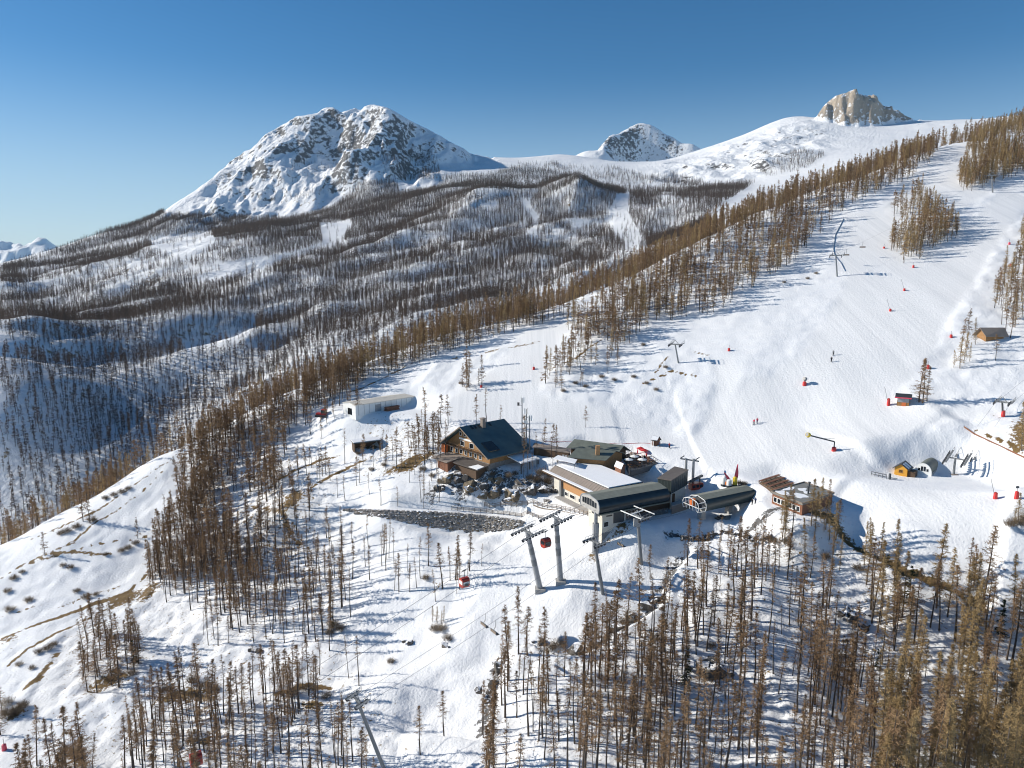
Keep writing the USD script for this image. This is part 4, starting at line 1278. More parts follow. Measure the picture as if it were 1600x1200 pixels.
def gabled(name, label, cat, foot, h, rise, roof_mat, wall_mat, over=0.6, snow=None, z=None, ends=True):
    """a house over four footprint points (two along the near side, two along the far side); the ridge runs along the first edge"""
    z = zk if z is None else z
    a, b, c, d = [np.array([p[0], p[1], 0.0]) for p in foot]
    t = Thing(name, label, cat, [*np.mean([a[:2], b[:2], c[:2], d[:2]], 0), z])
    up = np.array([0, 0, 1.0])
    w = MB()
    m1, m2 = (a + d) / 2, (b + c) / 2
    v = [a + up * (z - 2), b + up * (z - 2), c + up * (z - 2), d + up * (z - 2), a + up * (z + h), b + up * (z + h), c + up * (z + h), d + up * (z + h), m1 + up * (z + h + rise), m2 + up * (z + h + rise)]
    w.add(v, np.array([[0, 1, 5], [0, 5, 4], [1, 2, 6], [1, 6, 5], [2, 3, 7], [2, 7, 6], [3, 0, 4], [3, 4, 7], [4, 8, 7], [5, 6, 9], [0, 3, 2], [0, 2, 1]]))
    wl_ = t.put('wall', w, wall_mat)
    al, ac = unit(b - a), unit(d - a)
    half = np.linalg.norm(d - a) / 2
    k = over / half
    r = MB()
    e1_, e2_ = a - al * over - ac * over, b + al * over - ac * over
    g1_, g2_ = d - al * over + ac * over, c + al * over + ac * over
    r1, r2 = m1 - al * over, m2 + al * over
    ze, zr__ = z + h - rise * k + 0.18, z + h + rise + 0.18
    slab(r, [e1_ + up * ze, e2_ + up * ze, r2 + up * zr__, r1 + up * zr__], 0.17)
    slab(r, [r1 + up * zr__, r2 + up * zr__, g2_ + up * ze, g1_ + up * ze], 0.17)
    rf_ = t.put('roof', r, roof_mat)
    if snow:
        s = MB()
        for (p_, q_) in ((e1_, e2_), (g1_, g2_)) if snow == 2 else ((e1_, e2_),) if snow == 1 else ((g1_, g2_),):
            mm1, mm2 = p_ + (r1 - p_) * 0.05, q_ + (r2 - q_) * 0.05
            tt1, tt2 = p_ + (r1 - p_) * 0.9, q_ + (r2 - q_) * 0.9
            zz = lambda f: ze + (zr__ - ze) * f + 0.10
            slab(s, [mm1 + up * zz(0.05), mm2 + up * zz(0.05), tt2 + up * zz(0.9), tt1 + up * zz(0.9)], 0.095)
        t.put('roof_snow', s, 'snow_cover', rf_)
    return t, wl_, rf_, (a, b, c, d, al, ac, z, h)


def quad_px(z, *px):
    return [Hz(u, v, z) for u, v in px]


rest_a = gabled('mountain_restaurant', 'long low restaurant with a wide sage green roof behind the chalet', 'restaurant', quad_px(zk + 2.8, (892, 697), (962, 706), (978, 701.5), (912, 692)), 2.6, 1.7, 'green_roof', 'dark_timber', 1.0)
rest_b = gabled('mountain_restaurant', 'restaurant wing with chimney and green roof facing the dark terrace', 'restaurant', quad_px(zk + 2.8, (893, 712), (945, 716), (972, 707), (918, 703)), 2.5, 1.6, 'green_roof', 'timber', 0.8)
c_ = Hz(934, 709, zk + 3.5)
rest_b[0].put('chimney', MB().box((c_[0] - 0.6, c_[1] - 0.6, zk + 2.5), (c_[0] + 0.6, c_[1] + 0.6, zk + 6.0)), 'larch_cladding', rest_b[2])
for k in range(5):
    p_ = Hz(880 + k * 4.2, 714 + k * 0.8, zk + 1.2)
    rest_b[0].put('window', MB().box((p_[0] - 0.3, p_[1] - 0.12, zk + 0.5), (p_[0] + 0.3, p_[1], zk + 1.9)), 'white_paint' if k < 3 else 'orange_paint')
strip = Thing('lean_shed', 'long tan lean-to shed between the chalet and the restaurant', 'shed', [*Hz(855, 698, zk)[:2], zk])
q = quad_px(zk + 2.6, (832, 697), (890, 706), (893, 701), (834, 692))
strip.put('roof', slab(MB(), [q[0] - [0, 0, 0.3], q[1] - [0, 0, 0.3], q[2], q[3]], 0.2), 'tan_band')
cq = np.mean(q, 0)
strip.put('wall', solid(MB(), [cq + (x - cq) * 0.93 for x in q], zk - 1.5, zk + 2.0), 'dark_timber')
aw = Thing('awning', 'pale blue shaded awning beside the tan lean-to shed', 'awning', [*Hz(880, 716, zk)[:2], zk])
q = quad_px(zk + 2.3, (864, 716), (898, 724), (902, 718), (872, 711))
aw.put('cloth', slab(MB(), q, 0.12), 'snow_cover')
m = MB()
for x in q:
    m.bar([x[0], x[1], zk - 0.5], [x[0], x[1], zk + 2.2], 0.1)
aw.put('posts', m, 'dark_timber')
hut = gabled('terrace_hut', 'small brown hut with one white roof side at the edge of the dark terrace', 'hut', quad_px(zk + 1.8, (961, 730), (970, 734), (977, 729), (968, 725)), 2.0, 1.1, 'red_brick_timber', 'red_brick_timber', 0.35, 1)
# the terrace with tables
q = quad_px(zk + 0.1, (972, 714), (985, 737), (1028, 724), (1000, 704))
tr = Thing('dark_terrace', 'dark paved terrace crowded with tables behind the snow roofed building', 'terrace', [*np.mean(q, 0)[:2], zk])
tr.put('paving', solid(MB(), q, zk - 1.5, zk + 0.12), 'dark_steel')
m = MB()
for k in range(4):
    a, b = np.array(q[k]), np.array(q[(k + 1) % 4])
    n = int(np.linalg.norm(b - a) / 1.6)
    for i in range(n):
        p_ = a + (b - a) * i / n
        m.bar([p_[0], p_[1], zk + 0.1], [p_[0], p_[1], zk + 1.1], 0.07)
    m.bar([a[0], a[1], zk + 1.1], [b[0], b[1], zk + 1.1], 0.08)
tr.put('railing', m, 'dark_timber')
u1, u2 = q[1] - q[0], q[3] - q[0]
r_ = np.random.default_rng(12)
for i in range(4):
    for j in range(4):
        s, t = 0.14 + 0.22 * i + r_.uniform(-.03, .03), 0.12 + 0.24 * j + r_.uniform(-.03, .03)
        c = (q[0] * (1 - s) + q[1] * s) * (1 - t) + (q[3] * (1 - s) + q[2] * s) * t
        picnic((c[0], c[1], zk + 0.12), r_.uniform(0, 3), 'picnic table on the dark terrace behind the snow roofed building', 'tables on the dark terrace')


def parasol(px, z, mat, label, h=2.4, open_=False, group=None):
    p_ = Hz(*px, z)
    t = Thing('parasol', label, 'parasol', [p_[0], p_[1], z], group)
    t.put('pole', MB().tube([p_, p_ + [0, 0, h + 0.2]], 0.05, 6), 'galvanised')
    if open_:
        ring = [p_ + [1.4 * math.cos(a), 1.4 * math.sin(a), h - 0.4] for a in np.linspace(0, 2 * np.pi, 8, endpoint=False)]
        v = np.array(ring + [p_ + [0, 0, h + 0.1]] + [x - [0, 0, 0.06] for x in ring] + [p_ + [0, 0, h]])
        f = [[k, (k + 1) % 8, 8] for k in range(8)] + [[9 + (k + 1) % 8, 9 + k, 17] for k in range(8)] + [[k, 9 + k, 9 + (k + 1) % 8] for k in range(8)] + [[k, 9 + (k + 1) % 8, (k + 1) % 8] for k in range(8)]
        t.put('canopy', (v, np.array(f)), mat)
    else:
        t.put('canopy', MB().tube([p_ + [0, 0, 0.7], p_ + [0, 0, 1.2], p_ + [0, 0, h]], [0.12, 0.2, 0.05], 8), mat)
    return t


for k, (px, mt, lb, op_) in enumerate((((996, 712), 'pink_paint', 'red folded parasol at the back edge of the dark terrace', False), ((1001, 710), 'red_paint', 'open red parasol at the far corner of the dark terrace', True), ((1006, 713), 'red_paint', 'open red parasol nearest the snow beyond the dark terrace', True),
                                        ((991, 723), 'white_paint', 'open white parasol in the middle of the dark terrace', True), ((1003, 728), 'white_paint', 'open white parasol at the front of the dark terrace', True), ((982, 728), 'white_paint', 'open white parasol beside the small brown hut', True))):
    parasol(px, zk + 0.12, mt, lb, 2.4, op_)
p_ = Hz(987, 722, zk)
fl = Thing('banner_mast', 'tall pale blue banner mast on the dark terrace', 'banner', p_)
fl.put('pole', MB().tube([p_, p_ + [0, 0, 5.2]], 0.06, 6), 'galvanised')
fl.put('banner_cloth', MB().bar(p_ + [0.35, 0, 1.2], p_ + [0.35, 0, 5.0], 0.62, 0.05), 'white_paint')

# ---------------------------------------------------------------- stores, sheds and huts
zq = Z_STORE
g0 = [Hz(532, 643, zq), Hz(556, 648, zq), Hz(647, 633, zq)]
f_ = Fr([*g0[1][:2], zq], (g0[2] - g0[1])[:2])
Ls, Ws = float(np.linalg.norm((g0[2] - g0[1])[:2])), 8.5
st = Thing('store_building', 'long white prefabricated store with a flat pale roof at the edge of the wood', 'storehouse', f_(Ls / 2, Ws / 2, 0))
m = MB()
f_.box(m, (0, 0, -2), (Ls, Ws, 3.3))
wl_ = st.put('wall', m, 'white_paint')
m = MB()
slab(m, f_.pts([(-0.3, -0.3, 3.5), (Ls + 0.3, -0.3, 3.5), (Ls + 0.3, Ws / 2, 4.2), (-0.3, Ws / 2, 4.2)]), 0.18)
slab(m, f_.pts([(-0.3, Ws / 2, 4.2), (Ls + 0.3, Ws / 2, 4.2), (Ls + 0.3, Ws + 0.3, 3.5), (-0.3, Ws + 0.3, 3.5)]), 0.18)
st.put('roof', m, 'cream_wall')
m = MB().extr([(0.0, 3.29), (Ws, 3.29), (Ws / 2, 4.0)], 0.0, Ls, 'x')
st.put('gable', f_.mb(m), 'white_paint')
for k in range(11):
    x = Ls * (k + 0.5) / 11
    m = MB()
    f_.box(m, (x - 0.06, -0.05, -0.5), (x + 0.06, -0.004, 3.28))
    st.put('wall_seam', m, 'galvanised', wl_)
m = MB()
f_.box(m, (-0.06, 2.6, -0.5), (-0.004, 5.2, 1.9))
st.put('door', m, 'dark_glass', wl_)
m = MB()
f_.box(m, (Ls * 0.32, -0.07, -0.3), (Ls * 0.42, -0.004, 2.6))
st.put('door', m, 'galvanised', wl_)
ts = Thing('timber_stack', 'brown stack of boards against the white store', 'stack', f_(Ls * 0.55, -2.2, 0))
m = MB()
r_ = np.random.default_rng(3)
for k in range(7):
    ts.put('board', (lambda mm: mm)(f_.box(MB(), (Ls * 0.44 + r_.uniform(-.4, .4), -3.1 + 0.03 * k, -0.4 + 0.27 * k), (Ls * 0.66 + r_.uniform(-.5, .5), -1.2 - 0.03 * k, -0.4 + 0.27 * k + 0.25))), 'red_brick_timber')
rc = Thing('container', 'dark red container at the right end of the white store', 'container', f_(Ls + 2.8, -0.5, 0))
m = MB()
f_.box(m, (Ls + 1.2, -2.0, -0.8), (Ls + 4.6, 1.2, 2.1))
cb_ = rc.put('body', m, 'cabin_red')
m = MB()
f_.box(m, (Ls + 1.0, -2.2, 2.1), (Ls + 4.8, 1.4, 2.3))
rc.put('roof', m, 'dark_roof')
m = MB()
f_.box(m, (Ls + 2.2, -2.06, -0.3), (Ls + 3.4, -2.004, 1.7))
rc.put('door', m, 'dark_steel', cb_)

zs = Z_SHED
a, b = Hz(554, 703, zs), Hz(594, 698, zs)
f_ = Fr([*a[:2], zs], (b - a)[:2])
Lh = float(np.linalg.norm((b - a)[:2]))
sh = Thing('open_shed', 'low open fronted shed under a snowed roof left of the chalet', 'shed', f_(Lh / 2, 2, 0))
m = MB()
f_.box(m, (0, 2.6, -1), (Lh, 2.9, 2.2))
f_.box(m, (0, 0.1, -1), (0.25, 2.6, 2.2))
f_.box(m, (Lh - 0.25, 0.1, -1), (Lh, 2.6, 2.2))
sh.put('wall', m, 'dark_timber')
for k in range(4):
    m = MB()
    x = 0.2 + (Lh - 0.4) * k / 3
    f_.box(m, (x - 0.09, -0.1, -1), (x + 0.09, 0.08, 2.2))
    sh.put('post', m, 'dark_timber')
m = slab(MB(), f_.pts([(-0.4, -0.6, 2.4), (Lh + 0.4, -0.6, 2.4), (Lh + 0.4, 3.4, 2.75), (-0.4, 3.4, 2.75)]), 0.2)
rf_ = sh.put('roof', m, 'dark_roof')
m = slab(MB(), f_.pts([(-0.3, -0.1, 2.68), (Lh + 0.3, -0.1, 2.68), (Lh + 0.3, 3.3, 2.97), (-0.3, 3.3, 2.97)]), 0.24)
sh.put('roof_snow', m, 'snow_cover', rf_)

# snow groomer
g = G(503, 651)
sg_ = Thing('snow_groomer', 'red snow groomer parked among the trees left of the white store', 'snow groomer', g)
fg = Fr(g, (0.9, -0.2))
m = MB()
for s in (-1.5, 0.8):
    fg.box(m, (-2.2, s, 0.0), (2.2, s + 0.8, 0.8))
sg_.put('tracks', m, 'sheave_rubber')
sg_.put('body', fg.box(MB(), (-2.1, -0.9, 0.6), (1.9, 0.9, 1.4)), 'red_paint')
sg_.put('cabin', fg.mb(MB().extr([(-0.95, 1.4), (0.95, 1.4), (0.8, 2.7), (-0.8, 2.7)], 0.1, 1.7, 'x')), 'dark_glass')
sg_.put('cabin_roof', fg.box(MB(), (0.0, -0.95, 2.7), (1.8, 0.95, 2.85)), 'red_paint')
sg_.put('blade', fg.box(MB(), (2.3, -1.9, 0.0), (2.5, 1.9, 1.0)), 'dark_steel')

# small hut on the run
zz = G(1025, 696)[2]
sm_h = gabled('ski_hut', 'tiny brown hut with snow on its roof on the run behind the stations', 'hut', [G(1019, 696), G(1026, 697), G(1031, 694), G(1024, 693)], 1.9, 0.9, 'dark_roof', 'red_brick_timber', 0.3, 1, z=zz)
sm_h[0].put('door', MB().bar(G(1021, 696.3) + [0, -0.05, 0], G(1021, 696.3) + [0, -0.05, 1.6], 0.7, 0.1), 'white_paint', sm_h[1])

# ticket hut
zz = G(1410, 634)[2] - 0.1
a, b = G(1401, 634), G(1420, 634.5)
f_ = Fr([*a[:2], zz], (b - a)[:2])
Lt = float(np.linalg.norm((b - a)[:2]))
th = Thing('lift_hut', 'small lift hut with a red edged roof and grey shutters beside three tall larches', 'hut', f_(Lt / 2, 1.5, 0))
bw = th.put('wall', f_.box(MB(), (0, 0, -1), (Lt, 3.0, 1.7)), 'timber')
th.put('shutter', f_.box(MB(), (0.1, -0.08, 1.2), (Lt - 0.1, -0.004, 2.5)), 'galvanised', bw)
th.put('upper_wall', f_.box(MB(), (0.02, 0.02, 1.7), (Lt - 0.02, 2.98, 2.6)), 'galvanised', bw)
th.put('door', f_.box(MB(), (Lt * 0.4, -0.07, -0.3), (Lt * 0.75, -0.004, 1.15)), 'orange_paint', bw)
m = MB()
slab(m, f_.pts([(-0.6, -0.8, 2.75), (Lt + 0.6, -0.8, 2.75), (Lt + 0.6, 1.5, 3.7), (-0.6, 1.5, 3.7)]), 0.14)
slab(m, f_.pts([(-0.6, 1.5, 3.7), (Lt + 0.6, 1.5, 3.7), (Lt + 0.6, 3.8, 2.75), (-0.6, 3.8, 2.75)]), 0.14)
rf_ = th.put('roof', m, 'dark_roof')
th.put('fascia', f_.box(MB(), (-0.65, -0.9, 2.5), (Lt + 0.65, -0.81, 2.85)), 'pink_paint', rf_)

# hut in the trees at the right
zz = G(1540, 532)[2] - 0.3
hh = gabled('larch_hut', 'brown timber hut with a golden roof half hidden by larches at the right', 'hut', [G(1540, 534), G(1568, 529), G(1560, 524), G(1526, 527)], 2.6, 1.8, 'tan_band', 'timber', 0.9, None, z=zz)

# the valley end of the chairlift: yellow hut, barrel roof station
zl = Z_LIFT
a, b = Hz(1397, 741, zl), Hz(1417, 744.5, zl)
f_ = Fr([*a[:2], zl], (b - a)[:2])
Ly = float(np.linalg.norm((b - a)[:2]))
yh = Thing('yellow_hut', 'bright yellow wooden lift hut with a dark blue roof', 'hut', f_(Ly / 2, 2, 0))
m = MB().extr([(0, -1), (Ly, -1), (Ly, 1.9), (Ly / 2, 3.1), (0, 1.9)], 0, 3.8, 'y')
yw = yh.put('wall', f_.mb(m), 'yellow_wood')
m = MB()
slab(m, f_.pts([(-0.5, -0.4, 1.75), (-0.5, 4.3, 1.75), (Ly / 2, 4.3, 3.3), (Ly / 2, -0.4, 3.3)][::-1]), 0.14)
slab(m, f_.pts([(Ly / 2, -0.4, 3.3), (Ly / 2, 4.3, 3.3), (Ly + 0.5, 4.3, 1.75), (Ly + 0.5, -0.4, 1.75)][::-1]), 0.14)
yr = yh.put('roof', m, 'dark_roof')
for y in (0.2, 1.8):
    yh.put('roof_snow', slab(MB(), f_.pts([(Ly / 2 + 0.3, y, 3.2), (Ly / 2 + 0.3, y + 1.1, 3.2), (Ly + 0.2, y + 1.1, 2.12), (Ly + 0.2, y, 2.12)][::-1]), 0.07), 'snow_cover', yr)
window(yh, yw, f_, Ly * 0.5, 0.0, 0.7, 1.0, 0.9, 'dark_glass', 'timber')
for k in range(6):
    yh.put('plank', f_.box(MB(), (0.02, -0.04, -0.6 + k * 0.42), (Ly - 0.02, -0.004, -0.6 + k * 0.42 + 0.36)), 'yellow_wood', yw)
yh.put('lean_shed', f_.box(MB(), (Ly + 0.05, 0.4, -1), (Ly + 1.8, 3.0, 1.4)), 'dark_timber', yw)

a, b = Hz(1429, 740, zl), Hz(1455, 744.5, zl)
f_ = Fr([*a[:2], zl], (b - a)[:2])
Wb = float(np.linalg.norm((b - a)[:2]))
far_ = Hz(1483, 732, zl + 0.5)
Lb = 8.5
bs = Thing('barrel_station', 'lower chairlift station with a white arched front and a grey green barrel roof', 'lift station', f_(Wb / 2, Lb / 2, 0))
archp = [(Wb / 2 - (Wb / 2) * math.cos(t), 0.7 + 2.5 * math.sin(t)) for t in np.linspace(0, np.pi, 15)]
body = MB().extr([(x, z) for x, z in archp][::-1] + [(0, 0.0), (Wb, 0.0)][::1], 0.15, Lb, 'y')
bb = bs.put('barrel', f_.mb(body), 'green_roof', smooth=30)
inner = MB().extr([(Wb / 2 + (x - Wb / 2) * 1.02, 0.7 + (z - 0.7) * 1.03) for x, z in archp][::-1] + [(-0.05, -0.2), (Wb + 0.05, -0.2)], -0.1, 0.149, 'y')
wf = bs.put('arched_front', f_.mb(inner), 'white_paint')
for k, (x, hw) in enumerate(((0.25, 0.7), (0.42, 1.25), (0.58, 1.25), (0.75, 0.7))):
    bs.put('window_pane', f_.box(MB(), (Wb * x - 0.24, -0.15, 1.15), (Wb * x + 0.24, -0.104, 1.15 + hw)), 'dark_glass', wf)
bs.put('side_skirt', f_.box(MB(), (Wb + 0.003, 0.3, 0.1), (Wb + 0.12, Lb - 0.1, 0.9)), 'galvanised', bb)
m = MB()
for x, y in ((0.5, 0.6), (Wb - 0.5, 0.6), (0.5, Lb - 0.6), (Wb - 0.5, Lb - 0.6)):
    f_.box(m, (x - 0.2, y - 0.2, -1.2), (x + 0.2, y + 0.2, 0.3))
bs.put('pillars', m, 'concrete')
bs.put('base_plate', f_.box(MB(), (0.6, 0.5, -1.0), (Wb - 0.6, Lb - 0.5, -0.35)), 'dark_steel')
br = Thing('queue_barrier', 'dark metal queue rails in the snow left of the yellow hut', 'barrier', Hz(1372, 746, zl))
m = MB()
pa, pb = Hz(1361, 743, zl), Hz(1385, 748, zl)
for k in range(5):
    p_ = pa + (pb - pa) * k / 4
    m.bar(p_ - [0, 0, 0.5], p_ + [0, 0, 1.1], 0.09)
for z in (0.5, 1.1):
    m.bar(pa + [0, 0, z], pb + [0, 0, z], 0.14)
br.put('rails', m, 'dark_steel')
pa, pb = Hz(1390, 749, zl), Hz(1402, 751, zl)
br.put('gate', MB().bar(pa - [0, 0, .4], pa + [0, 0, 1.6], 0.5, 0.4).bar(pa + [0, 0, 0.5], pb + [0, 0, 0.5], 0.15), 'dark_steel')


# ---------------------------------------------------------------- lift pylons, ropes and cabins
def sheaves(t, par, c, along, n=8, gap=0.95, drop=0.0, mat='sheave_rubber'):
    """a beam with a row of rope wheels under it"""
    c, along = np.asarray(c, float), unit(along)
    side = unit(np.cross(along, [0, 0, 1.0]))
    Lb_ = n * gap
    beam = t.put('sheave_beam', MB().bar(c - along * Lb_ / 2, c + along * Lb_ / 2, 0.2, 0.3), 'dark_steel', par)
    for k in range(n):
        p_ = c + along * (k - (n - 1) / 2) * gap
        m = MB().tube([p_ - side * 0.12 + [0, 0, -0.3], p_ + side * 0.12 + [0, 0, -0.3]], 0.36, 8)
        m.bar(p_ + [0, 0, -0.3], p_ + [0, 0, 0.35], 0.12)
        t.put('sheave_wheel', m, mat, beam)
    w = MB()
    o = side * 0.75 + np.array([0, 0, 0.35])
    w.bar(c - along * Lb_ / 2 + o, c + along * Lb_ / 2 + o, 0.5, 0.05)
    for k in range(5):
        p_ = c + along * Lb_ * (k / 4 - 0.5) + o + side * 0.25
        w.bar(p_, p_ + [0, 0, 1.0], 0.06)
    w.bar(c - along * Lb_ / 2 + o + side * 0.25 + [0, 0, 1.0], c + along * Lb_ / 2 + o + side * 0.25 + [0, 0, 1.0], 0.06)
    t.put('catwalk', w, 'gray_steel', par)
    return beam


def pylon(name, label, base_px, top_px, r0, r1, along, gauge, n, base_mat='galvanised', foot=True, bands=False):
    b = G(*base_px)
    # the top stands over the base: its height follows from the picture
    D = b[1]
    t_ = P(top_px[0], top_px[1], D)
    H = t_[2] - b[2]
    top = np.array([t_[0], t_[1], t_[2]])
    t = Thing(name, label, 'pylon', b, 'lift pylons')
    ax_ = top - b
    sh_ = t.put('shaft', MB().tube([b - ax_ * 0.06, b + ax_ * 0.5, top], [r0, (r0 + r1) / 2, r1], 12), base_mat, smooth=40)
    if bands:
        for s in (0.42, 0.62, 0.80):
            rr_ = r0 + (r1 - r0) * s + 0.03
            t.put('shaft_joint', MB().tube([b + ax_ * s, b + ax_ * (s + (0.11 if s < 0.7 else 0.02))], rr_, 12), 'gray_steel', sh_)
    al = unit(along)
    side = unit(np.cross(al, [0, 0, 1.0]))
    arm = t.put('cross_arm', MB().bar(top - side * gauge / 2, top + side * gauge / 2, 0.38, 0.45).bar(top - side * gauge * 0.3 + [0, 0, 0.2], top + [0, 0, 1.5], 0.14).bar(top + side * gauge * 0.3 + [0, 0, 0.2], top + [0, 0, 1.5], 0.14), 'gray_steel')
    for s in (-1, 1):
        sheaves(t, arm, top + side * s * gauge / 2 + [0, 0, -0.1], al, n)
    if foot:
        t.put('footing', MB().box((b[0] - r0 * 1.7, b[1] - r0 * 1.7, b[2] - 1.5), (b[0] + r0 * 1.7, b[1] + r0 * 1.7, b[2] + 0.45)), 'concrete')
    ends = [top + side * s * gauge / 2 + np.array([0, 0, -0.75]) for s in (-1, 1)]
    keepout.append((b[0], b[1], 4))
    return t, top, ends, al


g1, g2 = G(844, 921), G(876, 909)
_t1 = P(824, 831, g1[1])
_st = f1(0.2, 0, 5.6)
gdir = unit(np.array([*(_st - _t1)[:2], 4.0]))
A1 = pylon('gondola_pylon', 'thick pale grey gondola pylon, left of the pair above the open snow', (844, 921), (824, 831), 0.74, 0.56, gdir, 4.6, 7, bands=True)
A2 = pylon('gondola_pylon', 'thick pale grey gondola pylon on a square footing, right of the pair', (876, 909), (868.5, 809), 0.72, 0.56, gdir, 4.6, 7, bands=True)
cdir = unit(f2(0, 0, 5.2) - P(928, 844, G(942, 928)[1]))
A3 = pylon('chairlift_pylon', 'slim dark grey chairlift pylon in front of the thick column', (942, 928), (928.5, 846), 0.45, 0.36, cdir, 4.0, 4, 'gray_steel', False)
A4 = pylon('chairlift_pylon', 'grey chairlift pylon with wide white arms before the station platform', (1002, 880), (996, 806), 0.46, 0.42, cdir, 4.4, 4, 'gray_steel', False)
wt = MB()
for s in (-1, 1):
    e_ = A4[1] + A4[3] * s * 2.2 + np.array([0, 0, 0.9])
    sd = unit(np.cross(A4[3], [0, 0, 1.0]))
    wt.bar(e_ - sd * 3.6, e_ + sd * 3.6, 0.24, 0.2)
wt.bar(A4[1] - A4[3] * 2.2 + [0, 0, 0.9], A4[1] + A4[3] * 2.2 + [0, 0, 0.9], 0.22)
A4[0].put('white_arm', wt, 'white_paint')
A4[0].put('gear_box', MB().box((A4[1][0] - 0.9, A4[1][1] - 0.7, A4[1][2] - 2.6), (A4[1][0] + 0.7, A4[1][1] + 0.7, A4[1][2] - 0.8)), 'galvanised')
A5 = pylon('chairlift_pylon', 'leaning grey pylon rising at the bottom edge from the shaded snow', (602, 1206), (557, 1092), 0.38, 0.30, unit(A3[1] - P(557, 1092, 118)), 3.4, 3, 'gray_steel', False)
ld = np.array([0.45, 0.85, 0.28])
A6 = pylon('run_pylon', 'lone slim pylon with a T shaped head on the snow beside the runs', (1060, 567), (1055, 538), 0.30, 0.24, np.array([0.6, 0.8, 0.2]), 4.2, 3, 'gray_steel', False)
A7 = pylon('run_pylon', 'slim grey pylon on the edge of the upper run beside the blue netting', (1308, 432), (1306, 399), 0.32, 0.26, ld, 4.6, 3, 'gray_steel', False)
A8 = pylon('run_pylon', 'slim pylon below the larch wood at the top right', (1551, 301), (1550, 274), 0.32, 0.26, ld, 4.2, 2, 'gray_steel', False)
A9 = pylon('run_pylon', 'dark pylon with a red padded foot on the bank at the right edge', (1567, 651), (1566, 628), 0.28, 0.24, np.array([0.75, 0.6, 0.25]), 3.6, 3, 'dark_steel', False)
b = G(1567, 651)
A9[0].put('foot_pad', MB().tube([b, b + [0, 0, 1.8]], 0.5, 8), 'red_paint')
b1, b2 = Hz(1490, 742, zl), Hz(1505, 733, zl)
bd = unit(np.array([0.70, 0.62, 0.42]))
for bb_, lab in ((b1, 'short double armed pylon right behind the barrel roofed station'), (b2, 'slanting sheave pylon on a tan footing behind the barrel roofed station')):
    t = Thing('station_pylon', lab, 'pylon', bb_, 'lift pylons')
    tp_ = bb_ + np.array([0, 0, 4.6])
    t.put('shaft', MB().tube([bb_ - [0, 0, 1.5], tp_], [0.34, 0.28], 10), 'gray_steel', smooth=40)
    sd = unit(np.cross(bd, [0, 0, 1.0]))
    arm = t.put('cross_arm', MB().bar(tp_ - sd * 2.2, tp_ + sd * 2.2, 0.3), 'gray_steel')
    for s in (-1, 1):
        sheaves(t, arm, tp_ + sd * s * 2.2, bd, 7, 0.85)
    t.put('footing', MB().box((bb_[0] - 0.9, bb_[1] - 0.9, bb_[2] - 1.5), (bb_[0] + 0.9, bb_[1] + 0.9, bb_[2] + 0.25)), 'tan_band')


def rope(name, label, pts, sag=0.0, r=0.035, group='lift ropes'):
    allp = []
    for a, b in zip(pts[:-1], pts[1:]):
        a, b = np.asarray(a, float), np.asarray(b, float)
        n = max(4, int(np.linalg.norm(b - a) / 6))
        for k in range(n):
            s = k / n
            allp.append(a + (b - a) * s - np.array([0, 0, sag * 4 * s * (1 - s) * np.linalg.norm(b - a) / 100]))
    allp.append(np.asarray(pts[-1], float))
    t = Thing(name, label, 'cable', allp[0], group)
    t.put('strand', MB().tube(allp, r, 5), 'cable_steel')
    return np.array(allp)


s_in = [f1(0.3, s * 2.6, 5.0) for s in (-1, 1)]
_lo = P(330, 1150, 112)
low = [A1[2][k] + (_lo - A1[1]) * 1.35 for k in (0, 1)]
RG_ = [rope('gondola_rope', ('upper' if k else 'lower') + ' steel rope of the gondola running past the pair of thick pylons', [low[k], A1[2][k], A2[2][k], s_in[1 - k]], 0.6, 0.04) for k in (0, 1)]
c_in = [f2(-2.6, s * 2.2, 4.3) for s in (-1, 1)]
RC_ = [rope('chairlift_rope', ('right' if k else 'left') + ' steel rope of the chairlift running up to the white framed station', [A5[2][k] + (A5[2][k] - A3[2][k]) * 0.6, A5[2][k], A3[2][k], A4[2][k], c_in[1 - k]], 1.2, 0.03) for k in (0, 1)]
RB_ = [rope('chairlift_rope', ('far' if k else 'near') + ' rope from the barrel roofed station to the pylon at the right edge', [b2 + np.array([0, 0, 4.1]) + unit(np.cross(bd, [0, 0, 1.0])) * s * 2.2, A9[2][k], A9[2][k] + np.array([60, 45, 20.0])], 1.0, 0.025) for k, s in ((0, -1), (1, 1))]


def hang_at(R, u):
    uu, vv = proj(R)
    k = int(np.argmin(np.abs(uu - u)))
    return R[k]


